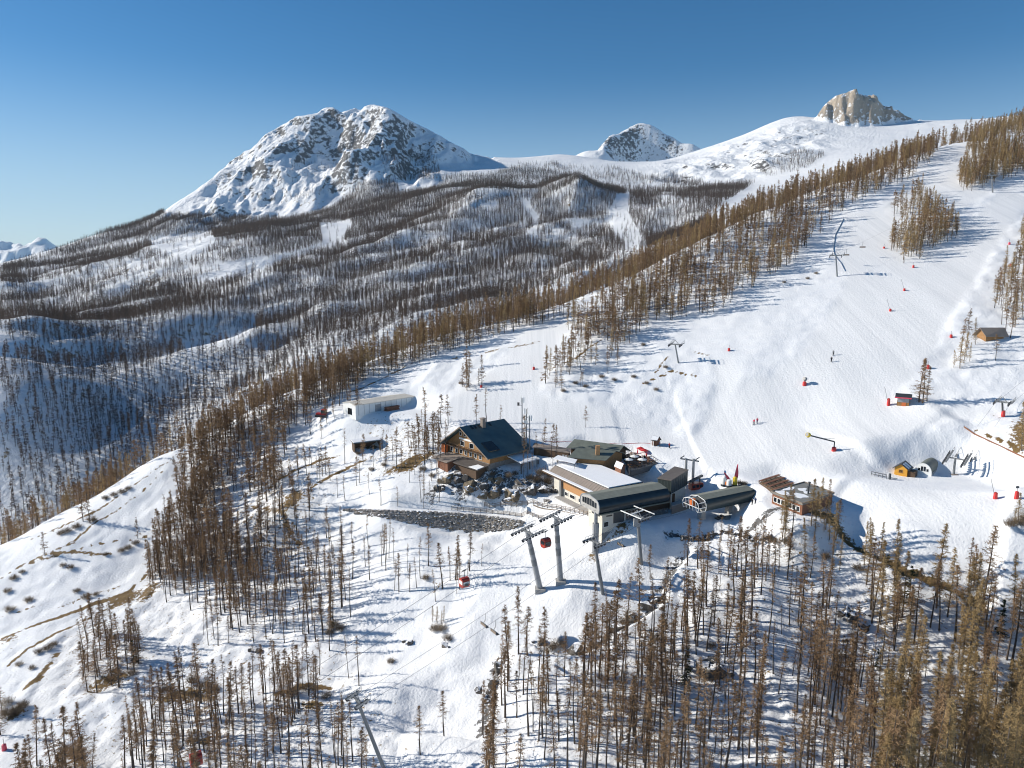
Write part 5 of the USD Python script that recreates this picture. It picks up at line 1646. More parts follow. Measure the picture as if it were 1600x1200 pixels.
def cabin(p_, label, mats, al):
    """a gondola cabin hanging from the rope at p_"""
    t = Thing('gondola_cabin', label, 'gondola cabin', p_ - np.array([0, 0, 3.9]))
    f_ = Fr(p_ - np.array([0, 0, 3.9]), al[:2])
    prof = [(-0.55, 0), (0.55, 0), (0.92, 0.55), (0.98, 1.2), (0.75, 1.95), (0.4, 2.2), (-0.4, 2.2), (-0.75, 1.95), (-0.98, 1.2), (-0.92, 0.55)]
    bd_ = t.put('body', f_.mb(MB().extr(prof, -0.95, 0.95, 'x')), mats[0], smooth=35)
    for s in (-1, 1):
        m = MB()
        f_.box(m, (-0.8, s * 0.99 - 0.02, 0.8), (0.8, s * 0.99 + 0.02, 1.5))
        t.put('side_window', m, mats[1], bd_)
        m = MB()
        f_.box(m, (s * 0.955 - 0.02 + 0.005 * s, -0.7, 0.8), (s * 0.955 + 0.02 + 0.005 * s, 0.7, 1.65))
        t.put('end_window', m, mats[1], bd_)
    t.put('ski_rack', f_.box(MB(), (-0.5, -1.12, 0.5), (0.5, -1.0, 1.1)), 'dark_steel', bd_)
    t.put('hanger', MB().bar(f_(0, 0, 2.2), f_(0, 0, 3.5), 0.14).bar(f_(0, 0, 3.5), p_, 0.12).bar(p_ - unit(al) * 0.5, p_ + unit(al) * 0.5, 0.22), 'dark_steel')


pc = hang_at(RG_[0], 838) * 0 + (A1[2][1] * 0.55 + A2[2][1] * 0.45)
cabin(pc, 'red gondola cabin hanging between the two thick pylons', ('cabin_red', 'dark_glass'), gdir)
cabin(hang_at(RG_[0], 722), 'red and white gondola cabin over the snow among thin larches', ('cabin_red', 'white_paint'), gdir)
cabin(hang_at(RG_[0], 330), 'dark red gondola cabin at the bottom edge in the lower left wood', ('cabin_red', 'cabin_red'), gdir)


def chair(p_, al, label):
    t = Thing('lift_chair', label, 'lift chair', p_ - np.array([0, 0, 3.0]))
    f_ = Fr(p_ - np.array([0, 0, 3.0]), al[:2])
    t.put('hanger', MB().bar(p_, f_(0, 0, 1.6), 0.09).bar(f_(0, 0, 1.6), f_(-0.5, 0, 1.0), 0.09), 'dark_steel')
    m = MB()
    for y in (-1.1, 1.1):
        m.bar(f_(-0.5, y, 1.0), f_(-0.5, y, 0.35), 0.08).bar(f_(-0.5, y, 0.35), f_(0.3, y, 0.35), 0.08)
    m.bar(f_(-0.5, -1.1, 1.0), f_(-0.5, 1.1, 1.0), 0.08)
    t.put('frame', m, 'dark_steel')
    t.put('seat', f_.box(MB(), (-0.45, -1.05, 0.3), (0.25, 1.05, 0.4)), 'weathered_timber')
    t.put('backrest', f_.box(MB(), (-0.58, -1.05, 0.5), (-0.5, 1.05, 0.92)), 'weathered_timber')


for k, (R, u, lb) in enumerate(((RC_[0], 774, 'empty lift chair over the open slope, upper of the two'), (RC_[1], 786, 'empty lift chair over the open slope, lower of the two'), (RC_[1], 968, 'empty lift chair over the golden grass below the platform'))):
    chair(hang_at(R, u), cdir, lb)
R7 = rope('chairlift_rope', 'thin rope strung between the two slim pylons of the upper run', [A7[2][0], A8[2][0]], 0.8, 0.02)
for u, lb in ((1328, 'tiny empty lift chair above the upper run, left of two'), (1349, 'tiny empty lift chair above the upper run, right of two')):
    chair(hang_at(R7, u), ld, lb)

# telecom mast by the chalet
g = G(820, 716)
mt = Thing('telecom_mast', 'tall grey antenna mast of three poles standing beside the chalet', 'mast', g)
tops = [P(u, v, g[1]) for u, v in ((816, 622), (824, 640), (829, 650))]
feet = [g + np.array([-0.9, 0, -1]), g + np.array([0.5, 0.6, -1]), g + np.array([1.5, -0.4, -1])]
for k in range(3):
    tt = np.array([feet[k][0], feet[k][1], tops[k][2]])
    mt.put('pole', MB().tube([feet[k], tt], [0.22, 0.14], 8), 'gray_steel')
    a = MB()
    for s in range(3):
        an_ = s * 2.1 + k
        o = np.array([math.cos(an_) * 0.55, math.sin(an_) * 0.55, 0])
        a.box((-0.16, -0.1, -1.5), (0.16, 0.1, 0.3), an_, tt + o).bar(tt + [0, 0, -0.6], tt + o + [0, 0, -0.6], 0.07)
    mt.put('antenna', a, 'white_paint')
m = MB()
for z in np.linspace(3, 14, 6):
    for i in range(3):
        m.bar(feet[i] + [0, 0, z], feet[(i + 1) % 3] + [0, 0, z + 0.9], 0.07)
mt.put('lattice', m, 'dark_steel')
mt.put('dish', MB().tube([tops[1] * [0, 0, 1] + feet[1] * [1, 1, 0] + [-0.2, -0.4, -4.0], tops[1] * [0, 0, 1] + feet[1] * [1, 1, 0] + [-0.25, -0.6, -4.0]], 0.6, 12), 'white_paint')
mt.put('cabinet', MB().box((g[0] - 1.3, g[1] - 1.6, g[2] - 0.5), (g[0] + 0.6, g[1] - 0.7, g[2] + 1.9)), 'galvanised')
mt.put('lamp', MB().box((feet[0][0] - 1.5, feet[0][1] - 0.3, tops[0][2] - 2.4), (feet[0][0] - 0.8, feet[0][1] + 0.3, tops[0][2] - 1.4)).bar([feet[0][0] - 0.9, feet[0][1], tops[0][2] - 2.3], [feet[0][0], feet[0][1], tops[0][2] - 2.3], 0.1), 'brown_roof')

# T shaped tower and service sledge behind the box tower
c_ = G(1077, 752)
tt = Thing('rope_tower', 'two legged rope tower with a wide crossbar behind the dark box tower', 'pylon', c_)
for k, x in enumerate((-1.1, 0.9)):
    p_ = c_ + np.array([x, -0.5 * k, 0])
    tt.put('leg', MB().tube([p_ - [0, 0, 1], p_ + [0, 0, 6.8]], [0.42, 0.36], 8), 'galvanised')
tt.put('crossbar', MB().bar(c_ + [-2.6, 0.6, 6.6], c_ + [2.4, -0.9, 6.2], 0.34), 'gray_steel')
for x in (-2.3, 2.1):
    tt.put('sheave_beam', MB().bar(c_ + [x - 0.8, -1.0, 6.9 - 0.1 * x], c_ + [x + 0.8, 1.0, 7.1 - 0.1 * x], 0.22), 'dark_steel')
c_ = G(1087, 764)
gb = Thing('parked_cabins', 'dark red service cabin parked behind the box tower', 'gondola cabin', c_)
f_ = Fr(c_, (0.9, 0.3))
bd_ = gb.put('body', f_.mb(MB().extr([(-0.8, 0), (0.8, 0), (1.0, 0.8), (0.8, 1.9), (-0.8, 1.9), (-1.0, 0.8)], -1.9, 1.9, 'x')), 'cabin_red')
for x in (-1.2, 0, 1.2):
    gb.put('window_pane', f_.box(MB(), (x - 0.45, -1.03, 0.7), (x + 0.45, -0.9, 1.5)), 'dark_glass', bd_)
gb.put('machinery', f_.mb(MB().bar((-2.2, 0, 2.3), (2.4, 0.6, 3.6), 0.7, 0.5).bar((-1, 0, 1.9), (-1, 0, 2.6), 0.3).bar((1.4, 0.2, 1.9), (1.4, 0.3, 3.2), 0.3)), 'dark_steel')

# flags and inflatables
def feather(px, h, mat, label, lean=0.0):
    p_ = Hz(*px, Z_REST + 0.3)
    t = Thing('feather_flag', label, 'flag', p_)
    ys = np.linspace(0, 1, 8)
    pole = np.stack([p_[0] + lean * ys ** 2, p_[1] + 0 * ys, p_[2] - 0.3 + ys * h], 1)
    t.put('pole', MB().tube(pole, 0.04, 5), 'galvanised')
    wd = 0.85 * np.sin(np.pi * np.clip(ys * 0.95 + 0.1, 0, 1)) + 0.15
    v = np.vstack([pole + [0.0, -0.02, 0.0], pole + np.stack([wd, -0.02 - 0.15 * ys, 0.2 * ys], 1), pole + [0.0, 0.02, 0.0], pole + np.stack([wd, 0.02 - 0.15 * ys, 0.2 * ys], 1)])
    f = []
    for k in range(2, 7):
        f += [[k, k + 8, k + 9], [k, k + 9, k + 1], [k + 16, k + 17, k + 25], [k + 16, k + 25, k + 24]]
    t.put('cloth', (v, np.array(f)), mat)


feather((1146, 757), 6.0, 'pink_paint', 'tall pink feather flag standing behind the chairlift station', 0.8)
feather((1136, 757), 3.6, 'pink_paint', 'short red feather flag left of the tall pink one', -1.0)
for px, w, h, mt_, lb in (((1148, 758), 0.75, 2.3, 'yellow_paint', 'upright yellow inflatable pillar behind the chairlift station'), ((1139, 759), 0.9, 1.7, 'white_paint', 'pale inflatable pillar beside the yellow one'), ((1131, 757), 0.9, 2.2, 'white_paint', 'white inflatable pillar at the left of the flags'), ((1135, 758), 0.6, 1.0, 'orange_paint', 'small orange inflatable between the pale pillars')):
    p_ = Hz(*px, Z_REST + 0.2)
    t = Thing('inflatable_pillar', lb, 'inflatable', p_)
    t.put('body', MB().tube([p_ - [0, 0, 0.5], p_ + [0, 0, h * 0.9], p_ + [0, 0, h], p_ + [0, 0, h + 0.12]], [w * 0.8, w * 0.78, w * 0.55, w * 0.15], 12), mt_, smooth=40)
    t.put('base_ring', MB().tube([p_ - [0, 0, 0.4], p_ + [0, 0, 0.15]], w * 0.95, 12), 'dark_steel')

# ---------------------------------------------------------------- snow makers, pads, signs
def snow_gun(px, label, h, arm=None, fan=True):
    g = G(*px)
    t = Thing('snow_gun', label, 'snow gun', g)
    t.put('red_base', MB().tube([g - [0, 0, 0.4], g + [0, 0, 0.9], g + [0, 0, 1.1]], [0.75, 0.6, 0.3], 8), 'red_paint')
    p_ = g + np.array([0, 0, h])
    t.put('mast', MB().tube([g, p_], 0.16, 8), 'dark_steel')
    if arm is not None:
        q_ = p_ + np.asarray(arm, float)
        t.put('boom', MB().bar(p_, q_, 0.3, 0.35).bar(p_ + [0, 0, 0.9], q_ * 0.5 + p_ * 0.5, 0.08), 'dark_steel')
        p_ = q_
    if fan:
        d = unit(np.array([-0.8, -0.5, 0.35]))
        t.put('fan_housing', MB().tube([p_ - d * 0.6, p_ - d * 0.3, p_ + d * 0.6], [0.5, 0.72, 0.62], 12), 'yellow_paint' if arm is not None else 'gray_steel', smooth=40)
        t.put('fan_grille', MB().tube([p_ + d * 0.61, p_ + d * 0.65], [0.55, 0.5], 12), 'dark_steel')
        t.put('yoke', MB().bar(p_ + [0, 0, -0.9], p_, 0.2), 'dark_steel')


snow_gun((1303, 704), 'snow gun with a long dark boom and yellow fan on a red base', 2.6, (-7.0, 1.6, 1.6))
snow_gun((1257, 601), 'snow gun with a round grey fan alone on the groomed run', 1.9)
for px, h, lb in (((1388, 633), 2.2, 'red padded snow lance just left of the lift hut'), ((1555, 779), 1.6, 'red padded post with a long thin lance, left of two at the right edge'), ((1588, 779), 1.8, 'red padded post topped by a small sign, right of two at the right edge'), ((1391, 486), 0.9, 'small red pad on the middle of the main run'),
                  ((1413, 454), 0.9, 'small red pad higher up the main run'), ((1427, 418), 1.0, 'red pad at the foot of the larch island'), ((1486, 527), 1.0, 'red fan shaped pad at the edge of the main run by the trees'), ((1450, 576), 1.3, 'red pad directly behind the three tall larches'),
                  ((1577, 382), 1.0, 'pink pad beside the trees at the upper right edge'), ((1579, 416), 1.0, 'pink pad standing among thin larches at the right edge'), ((1139, 548), 1.0, 'small red pad on the rough snow above the crossing track'), ((834, 577), 1.0, 'red pad at the corner of the left run'), ((1381, 388), 0.8, 'tiny red pad at the edge of the larch island'),
                  ((752, 605), 0.8, 'tiny red pad at the end of the netting on the left run'), ((7, 1172), 1.4, 'pink pad at the left edge beside the snowy track')):
    g = G(*px)
    t = Thing('marker_pad', lb, 'pad', g)
    t.put('padding', MB().tube([g - [0, 0, 0.3], g + [0, 0, h * 0.9], g + [0, 0, h]], [0.5, 0.42, 0.15], 8), 'red_paint' if 'pink' not in lb else 'pink_paint', smooth=40)
    lean = np.array([-1.6, 0, 3.6]) if 'lance' in lb or 'middle' in lb or 'higher' in lb else np.array([0, 0, 1.2])
    t.put('post', MB().tube([g, g + np.array([0, 0, h]) + lean], 0.05, 5), 'dark_steel')
    if 'sign' in lb:
        t.put('sign_plate', MB().box((g[0] - 0.35, g[1] - 0.05, g[2] + h + 0.7), (g[0] + 0.35, g[1] + 0.05, g[2] + h + 1.2)), 'dark_steel')

plain('net_blue', (0.20, 0.23, 0.29), 0.8)
# nets along the runs
def net(name, label, px, h=1.3, mat='net_fabric'):
    L = line_px(*px)
    t = Thing(name, label, 'safety net', L[0])
    m, ps = MB(), MB()
    for a, b in zip(L[:-1], L[1:]):
        n = max(1, int(np.linalg.norm(b - a) / 3))
        for k in range(n):
            p0, p1 = a + (b - a) * k / n, a + (b - a) * (k + 1) / n
            p0[2], p1[2] = near_at(p0[0], p0[1]), near_at(p1[0], p1[1])
            m.add([p0, p1, p1 + [0, 0, h], p0 + [0, 0, h], p0 + [0.03, 0.03, 0], p1 + [0.03, 0.03, 0], p1 + [0.03, 0.03, h], p0 + [0.03, 0.03, h]], [[0, 1, 2, 3], [7, 6, 5, 4], [3, 2, 6, 7]])
            ps.bar(p0 - [0, 0, 0.3], p0 + [0, 0, h + 0.2], 0.07)
    t.put('mesh_cloth', m, mat)
    t.put('posts', ps, 'dark_steel')


net('safety_net', 'dark blue net curving along the left side of the upper run', [(1318, 342), (1305, 368), (1302, 390), (1304, 400), (1314, 412), (1320, 424)], 0.4, 'net_blue')
net('safety_net', 'long dark red netting on the bank at the right edge', [(1506, 668), (1522, 679), (1545, 690), (1575, 704), (1600, 716)], 0.45, 'red_brick_timber')
net('safety_net', 'faint pink line of netting on the flat snow behind the chalet', [(850, 690), (900, 691), (960, 693), (1016, 693)], 0.16, 'pink_paint')

# ---------------------------------------------------------------- fences and walls by the lower path
def rail_fence(label, px, h=1.15, planks=0):
    L = line_px(*px)
    t = Thing('path_fence', label, 'fence', L[0])
    tot = [0]
    for a, b in zip(L[:-1], L[1:]):
        n = max(1, int(round(np.linalg.norm(b - a) / 1.9)))
        for k in range(n):
            p0, p1 = a + (b - a) * k / n, a + (b - a) * (k + 1) / n
            p0[2], p1[2] = near_at(p0[0], p0[1]), near_at(p1[0], p1[1])
            t.put('post', MB().bar(p0 - [0, 0, 0.4], p0 + [0, 0, h + 0.1], 0.13), 'dark_timber')
            for z in (0.45, 0.8, h):
                t.put('rail', MB().bar(p0 + [0, -0.09, z], p1 + [0, -0.09, z], 0.05, 0.12), 'weathered_timber')
            for q_ in range(planks):
                t.put('plank', MB().bar(p0 + [0, -0.35 - 0.03 * q_, -0.25 - 0.36 * q_], p1 + [0, -0.35 - 0.03 * q_, -0.25 - 0.36 * q_], 0.25, 0.28), 'weathered_timber')
        if planks:
            a2, b2_ = a + [0, -0.15, 0], b + [0, -0.15, 0]
    return t


rail_fence('dark post and rail fence on top of the boulder wall', [(706, 797), (760, 801), (815, 808), (850, 812)])
rail_fence('upper path fence of thin posts below the rocky knoll', [(757, 791), (790, 790), (833, 786)], 1.3)
rail_fence('path fence above a stack of grey retaining logs', [(833, 787), (870, 795), (905, 803), (925, 808)], 1.2, 6)

def rock_mat(name, lo, hi):
    """bare rock, with snow lying where it is flat enough"""
    M[name] = usdkit.material(stage, f'/World/Looks/{name}', {
        'g': ('geometry', {}), 's': ('separate_xyz', {}), 'n': ('noise_texture', {'scale': 1.3, 'detail': 6.0, 'roughness': 0.65}), 'r': ('rgb_ramp', {'ramp': [(0.3, lo), (0.7, hi)]}),
        'a': ('math', {'math_type': 'multiply_add', 'value2': 0.9}), 'k': ('map_range', {'range_type': 'smoothstep', 'from_min': 1.10, 'from_max': 1.24}), 'm': ('mix_color', {'b': (0.84, 0.85, 0.86)}),
        'b': ('bump', {'strength': 0.8, 'distance': 0.3}), 'p': ('principled_bsdf', {'roughness': 0.9, 'specular_ior_level': 0.2})},
        [('g.position', 'n.vector'), ('g.normal', 's.vector'), ('n.fac', 'r.fac'), ('n.fac', 'a.value1'), ('s.z', 'a.value3'), ('a.value', 'k.value'), ('k.result', 'm.fac'), ('r.color', 'm.a'), ('m.result', 'p.base_color'), ('n.fac', 'b.height'), ('b.normal', 'p.normal')],
        surface='p.BSDF')


rock_mat('boulder', (0.05, 0.047, 0.044), (0.19, 0.17, 0.15))
rock_mat('boulder_tan', (0.09, 0.072, 0.05), (0.30, 0.24, 0.165))


bw_ = Thing('boulder_wall', 'dry stone wall of grey boulders below the lower path', 'wall', wall_top[3])
r_ = np.random.default_rng(5)
stones = []
for s in np.arange(0.05, len(WALL) - 1.05, 0.023):
    i = int(s)
    tq = s - i
    tp = wall_top[i] * (1 - tq) + wall_top[i + 1] * tq
    hgt_ = WALL_H[i] * (1 - tq) + WALL_H[i + 1] * tq
    dv = unit((wall_top[i + 1] - wall_top[i]) * [1, 1, 0])
    out = np.array([dv[1], -dv[0], 0])
    nl = int(hgt_ / 0.55)
    for k in range(nl):
        stones.append((tp + out * (0.25 + 1.55 * (k / max(nl, 1)) + r_.uniform(-.12, .12)) + np.array([0, 0, -0.28 - k * 0.55 + r_.uniform(-.1, .1)]) + dv * r_.uniform(-.2, .2), r_.uniform(0.36, 0.62)))
order_ = np.argsort([-x[1] for x in stones])
mats_ = ('stone_base', 'boulder_tan', 'boulder')
rest_m = MB()
for n_, j in enumerate(order_):
    if n_ < 290:
        bw_.put('stone', MB().rock(stones[j][0], stones[j][1] * 1.1, int(j), 1, (1, 0.9, 0.8)), mats_[j % 3])
    else:
        rest_m.rock(stones[j][0], stones[j][1] * 1.1, int(j), 1, (1, 0.9, 0.8))
if rest_m.n:
    o = bw_.put('small_stones', rest_m, 'stone_base')
    o.SetCustomDataByKey('kind', 'stuff')

# ---------------------------------------------------------------- boulders
def boulder(px, r, label, mat='boulder', n=3, seed=0, group=None, sink=0.35, cat='rock'):
    g = G(*px)
    t = Thing('boulder', label, cat, g, group)
    m = MB()
    q = np.random.default_rng(seed + 100)
    for k in range(n + 2):
        o = q.normal(size=3) * [r * 0.75, r * 0.5, r * 0.2] * (k > 0)
        m.crag(g + o + [0, 0, r * (0.45 - sink)], r * (1 if k == 0 else q.uniform(0.35, 0.75)), seed * 17 + k)
    t.put('rock_face', m, mat, smooth=25)
    keepout.append((g[0], g[1], r))
    return t


boulder((1100, 1048), 2.6, 'large dark boulder in the middle of the shaded larch slope', n=3, seed=1)
boulder((1122, 1052), 2.2, 'dark boulder touching the right of the large one on the shaded slope', n=2, seed=2)
boulder((1330, 962), 2.4, 'dark jagged rock in the hollow at the edge of the golden wood', n=4, seed=3)
boulder((1352, 985), 1.6, 'smaller dark rock below the jagged one at the golden wood', n=3, seed=4)
for k, (px, r, lb) in enumerate((((735, 762), 2.6, 'jagged brown outcrop under the front of the chalet'), ((722, 750), 2.2, 'outcrop at the left foot of the chalet terrace'), ((700, 750), 2.4, 'brown outcrop left below the chalet'), ((757, 762), 1.8, 'snow capped outcrop below the chalet porch'), ((775, 772), 3.0, 'wide tan cliff above the path fence'),
                                 ((800, 776), 2.8, 'tan rock face above the bend of the upper path fence'), ((830, 770), 2.3, 'dark rock under the bushes left of the lift building'), ((850, 768), 1.8, 'dark rock beside the rounded wall of the lift building'), ((690, 765), 1.5, 'low rock at the left end of the knoll'), ((778, 752), 2.0, 'grey rock on top of the knoll behind the tan cliff'),
                                 ((812, 755), 1.8, 'grey rock on the knoll below the mast'))):
    boulder(px, r, lb, 'boulder_tan' if 'tan' in lb or 'brown' in lb else 'boulder', 4, 10 + k, sink=0.25)
for k, (px, r, lb) in enumerate((((845, 1005), 1.4, 'snow edged dark rock at the lip of the lower wood'), ((900, 1018), 2.0, 'dark ledge rock under the clump of larches on the lip'), ((930, 1008), 1.6, 'dark ledge rock right of the larch clump on the lip'), ((965, 985), 2.2, 'dark cliff rock midway along the lip of the wood'), ((985, 968), 1.8, 'black rock where the lip turns up the slope'),
                                 ((1010, 950), 2.2, 'black cliff rock below the right chairlift pylon'), ((1030, 935), 1.7, 'dark rock at the top of the wooded lip'), ((783, 1045), 1.6, 'dark rock beside the open slope at the wood edge'), ((775, 1075), 1.8, 'grey rock low on the edge of the open slope'), ((760, 1095), 1.2, 'small rock below the grey one at the open slope'),
                                 ((640, 1005), 1.0, 'dark stone in the hollow of the open slope'), ((695, 1010), 1.1, 'round stone under the golden shrub'), ((405, 1018), 1.1, 'dark round stone at the wood edge on the left'), ((275, 1168), 1.0, 'dark stump like rock in the lower left wood'))):
    boulder(px, r, lb, 'boulder', 3, 40 + k)
# the dark band of rocks below the stations
for k in range(22):
    s = k / 21
    px = (1060 + 145 * s, 836 + 6 * math.sin(s * 9) + 2 * (k % 2))
    boulder(px, 0.75 + 0.35 * ((k * 37) % 10) / 10, 'dark boulder in the row of rocks below the lift stations', 'boulder', 2, 60 + k, 'row of dark rocks below the stations')


# ---------------------------------------------------------------- people
def person(px, face, jacket, trousers, label, z=None, skis=True, lean=0.0):
    """a skier, 1.75 m tall, one continuous body"""
    import manifold3d as mf
    g = G(*px) if z is None else Hz(*px, z)
    t = Thing('person', label, 'person', g)
    ca, sa = math.cos(face), math.sin(face)

    def J(x, y, zz):
        return (x, y, zz)

    S_ = lambda c, r: mf.Manifold.sphere(r, 10).translate(c)
    H_ = lambda a, ra, b, rb_: mf.Manifold.batch_hull([S_(a, ra), S_(b, rb_)])
    hip, chest, neck = 0.92, 1.28, 1.47
    parts = {
        'legs': [H_((0, 0.09, hip), 0.11, (0.05, 0.10, 0.5), 0.075), H_((0.05, 0.10, 0.5), 0.075, (-0.02, 0.10, 0.09), 0.055), H_((-0.02, 0.10, 0.07), 0.06, (0.14, 0.11, 0.05), 0.045),
                 H_((0, -0.09, hip), 0.11, (0.05, -0.10, 0.5), 0.075), H_((0.05, -0.10, 0.5), 0.075, (-0.02, -0.10, 0.09), 0.055), H_((-0.02, -0.10, 0.07), 0.06, (0.14, -0.11, 0.05), 0.045), H_((0, 0.06, hip), 0.13, (0, -0.06, hip), 0.13)],
        'top': [mf.Manifold.batch_hull([S_((0, 0.07, hip + 0.05), 0.13), S_((0, -0.07, hip + 0.05), 0.13), S_((0.02, 0.13, chest + 0.08), 0.11), S_((0.02, -0.13, chest + 0.08), 0.11)]), H_((0.02, 0, chest + 0.1), 0.09, (0.03, 0, neck + 0.03), 0.055)],
        'head': [H_((0.03, 0, neck + 0.02), 0.05, (0.05, 0, 1.60), 0.085), H_((0.05, 0, 1.60), 0.085, (0.03, 0, 1.66), 0.095), H_((0.12, 0, 1.60), 0.02, (0.145, 0, 1.585), 0.016)]}
    for s in (-1, 1):
        sh, el, ha = (0.02, 0.20 * s, chest + 0.10), (0.06, 0.27 * s, 1.10), (0.26, 0.24 * s, 1.0)
        parts['top'] += [H_(sh, 0.068, el, 0.052), H_(el, 0.05, ha, 0.04), H_(ha, 0.042, (0.33, 0.24 * s, 0.99), 0.03)]
    whole = None
    for k in parts:
        for m in parts[k]:
            whole = m if whole is None else whole + m
    w = whole.to_mesh()
    R = np.array([[ca, -sa, 0], [sa, ca, 0], [0, 0, 1]])
    tr_ = lambda v: np.asarray(v) @ R.T + g
    body = t.put('body', (tr_(w.vert_properties[:, :3]), w.tri_verts), 'skin', smooth=45)

    def cover(name, ms, mat, grow):
        q = None
        for m in ms:
            q = m if q is None else q + m
        q = q.to_mesh()
        tm = trimesh.Trimesh(q.vert_properties[:, :3], q.tri_verts, process=True)
        v = tm.vertices + tm.vertex_normals * grow
        return t.put(name, (tr_(v), tm.faces), mat, smooth=45)

    cover('trousers', parts['legs'], trousers, 0.014)
    cover('jacket', parts['top'], jacket, 0.018)
    cover('helmet', [H_((0.03, 0, 1.64), 0.105, (0.0, 0, 1.66), 0.105)], 'dark_steel', 0.0)
    if skis:
        m = MB()
        for s in (-1, 1):
            m.box((-0.75, 0.10 * s - 0.045, 0.0), (0.85, 0.10 * s + 0.045, 0.03))
            m.bar((0.85, 0.10 * s, 0.015), (1.0, 0.10 * s, 0.10), 0.08, 0.02)
        v, f = m.mesh()
        t.put('skis', (tr_(v), f), 'dark_steel')
        m = MB()
        for s in (-1, 1):
            m.bar((0.34, 0.25 * s, 1.08), (0.15, 0.42 * s, 0.02), 0.02)
        v, f = m.mesh()
        t.put('ski_poles', (tr_(v), f), 'dark_steel')


for px, fc, jk, trs, lb, z_ in (((1178, 663), 3.9, 'pink_paint', 'black_cloth', 'skier in a pink jacket on the wide run, left of two standing together', None), ((1183, 661), 4.4, 'pink_paint', 'blue_cloth', 'skier in a pink jacket on the wide run, right of two standing together', None),
                                ((1031, 698), 3.2, 'blue_cloth', 'black_cloth', 'person in dark blue beside the tiny snow roofed hut', None), ((1180, 787), 4.6, 'blue_cloth', 'black_cloth', 'person in dark blue at the shaded snow edge right of the chairlift station', None), ((1170, 783), 0.4, 'red_paint', 'black_cloth', 'person in red on the sunlit snow below the kiosk', None),
                                ((1175, 789), 5.0, 'black_cloth', 'black_cloth', 'person in black in the shade right of the chairlift station', None), ((1299, 565), 4.2, 'black_cloth', 'black_cloth', 'lone skier in black carving down the main run', None), ((1302, 555), 4.0, 'gray_steel', 'black_cloth', 'lone skier in grey following down the main run', None),
                                ((1046, 700), 2.0, 'red_paint', 'black_cloth', 'skier in red right of the tiny snow roofed hut', None), ((1010, 716), 1.0, 'red_paint', 'blue_cloth', 'person in red among the parasols of the dark terrace', zk + 0.1), ((1007, 719), 2.0, 'black_cloth', 'black_cloth', 'person in black among the tables of the dark terrace', zk + 0.1)):
    person(px, fc, jk, trs, lb, z_, skis='skier' in lb)
# the dark seat on the path
g = G(854, 785)
bch = Thing('path_bench', 'dark picnic bench on the snowy path by the logs', 'bench', g)
bch.put('table_top', MB().box((g[0] - 0.9, g[1] - 0.4, g[2] + 0.7), (g[0] + 0.9, g[1] + 0.4, g[2] + 0.78)), 'dark_timber')
bch.put('bench', MB().box((g[0] - 0.9, g[1] - 0.85, g[2] + 0.42), (g[0] + 0.9, g[1] - 0.6, g[2] + 0.48)), 'dark_timber')
bch.put('bench', MB().box((g[0] - 0.9, g[1] + 0.6, g[2] + 0.42), (g[0] + 0.9, g[1] + 0.85, g[2] + 0.48)), 'dark_timber')
bch.put('frame', MB().bar(g + [-0.6, -0.8, 0.0], g + [-0.6, 0.1, 0.7], 0.1).bar(g + [0.6, -0.8, 0.0], g + [0.6, 0.1, 0.7], 0.1).bar(g + [-0.6, 0.8, 0.0], g + [-0.6, -0.1, 0.7], 0.1).bar(g + [0.6, 0.8, 0.0], g + [0.6, -0.1, 0.7], 0.1), 'dark_timber')
# ---------------------------------------------------------------- trees
rng = np.random.default_rng(7)


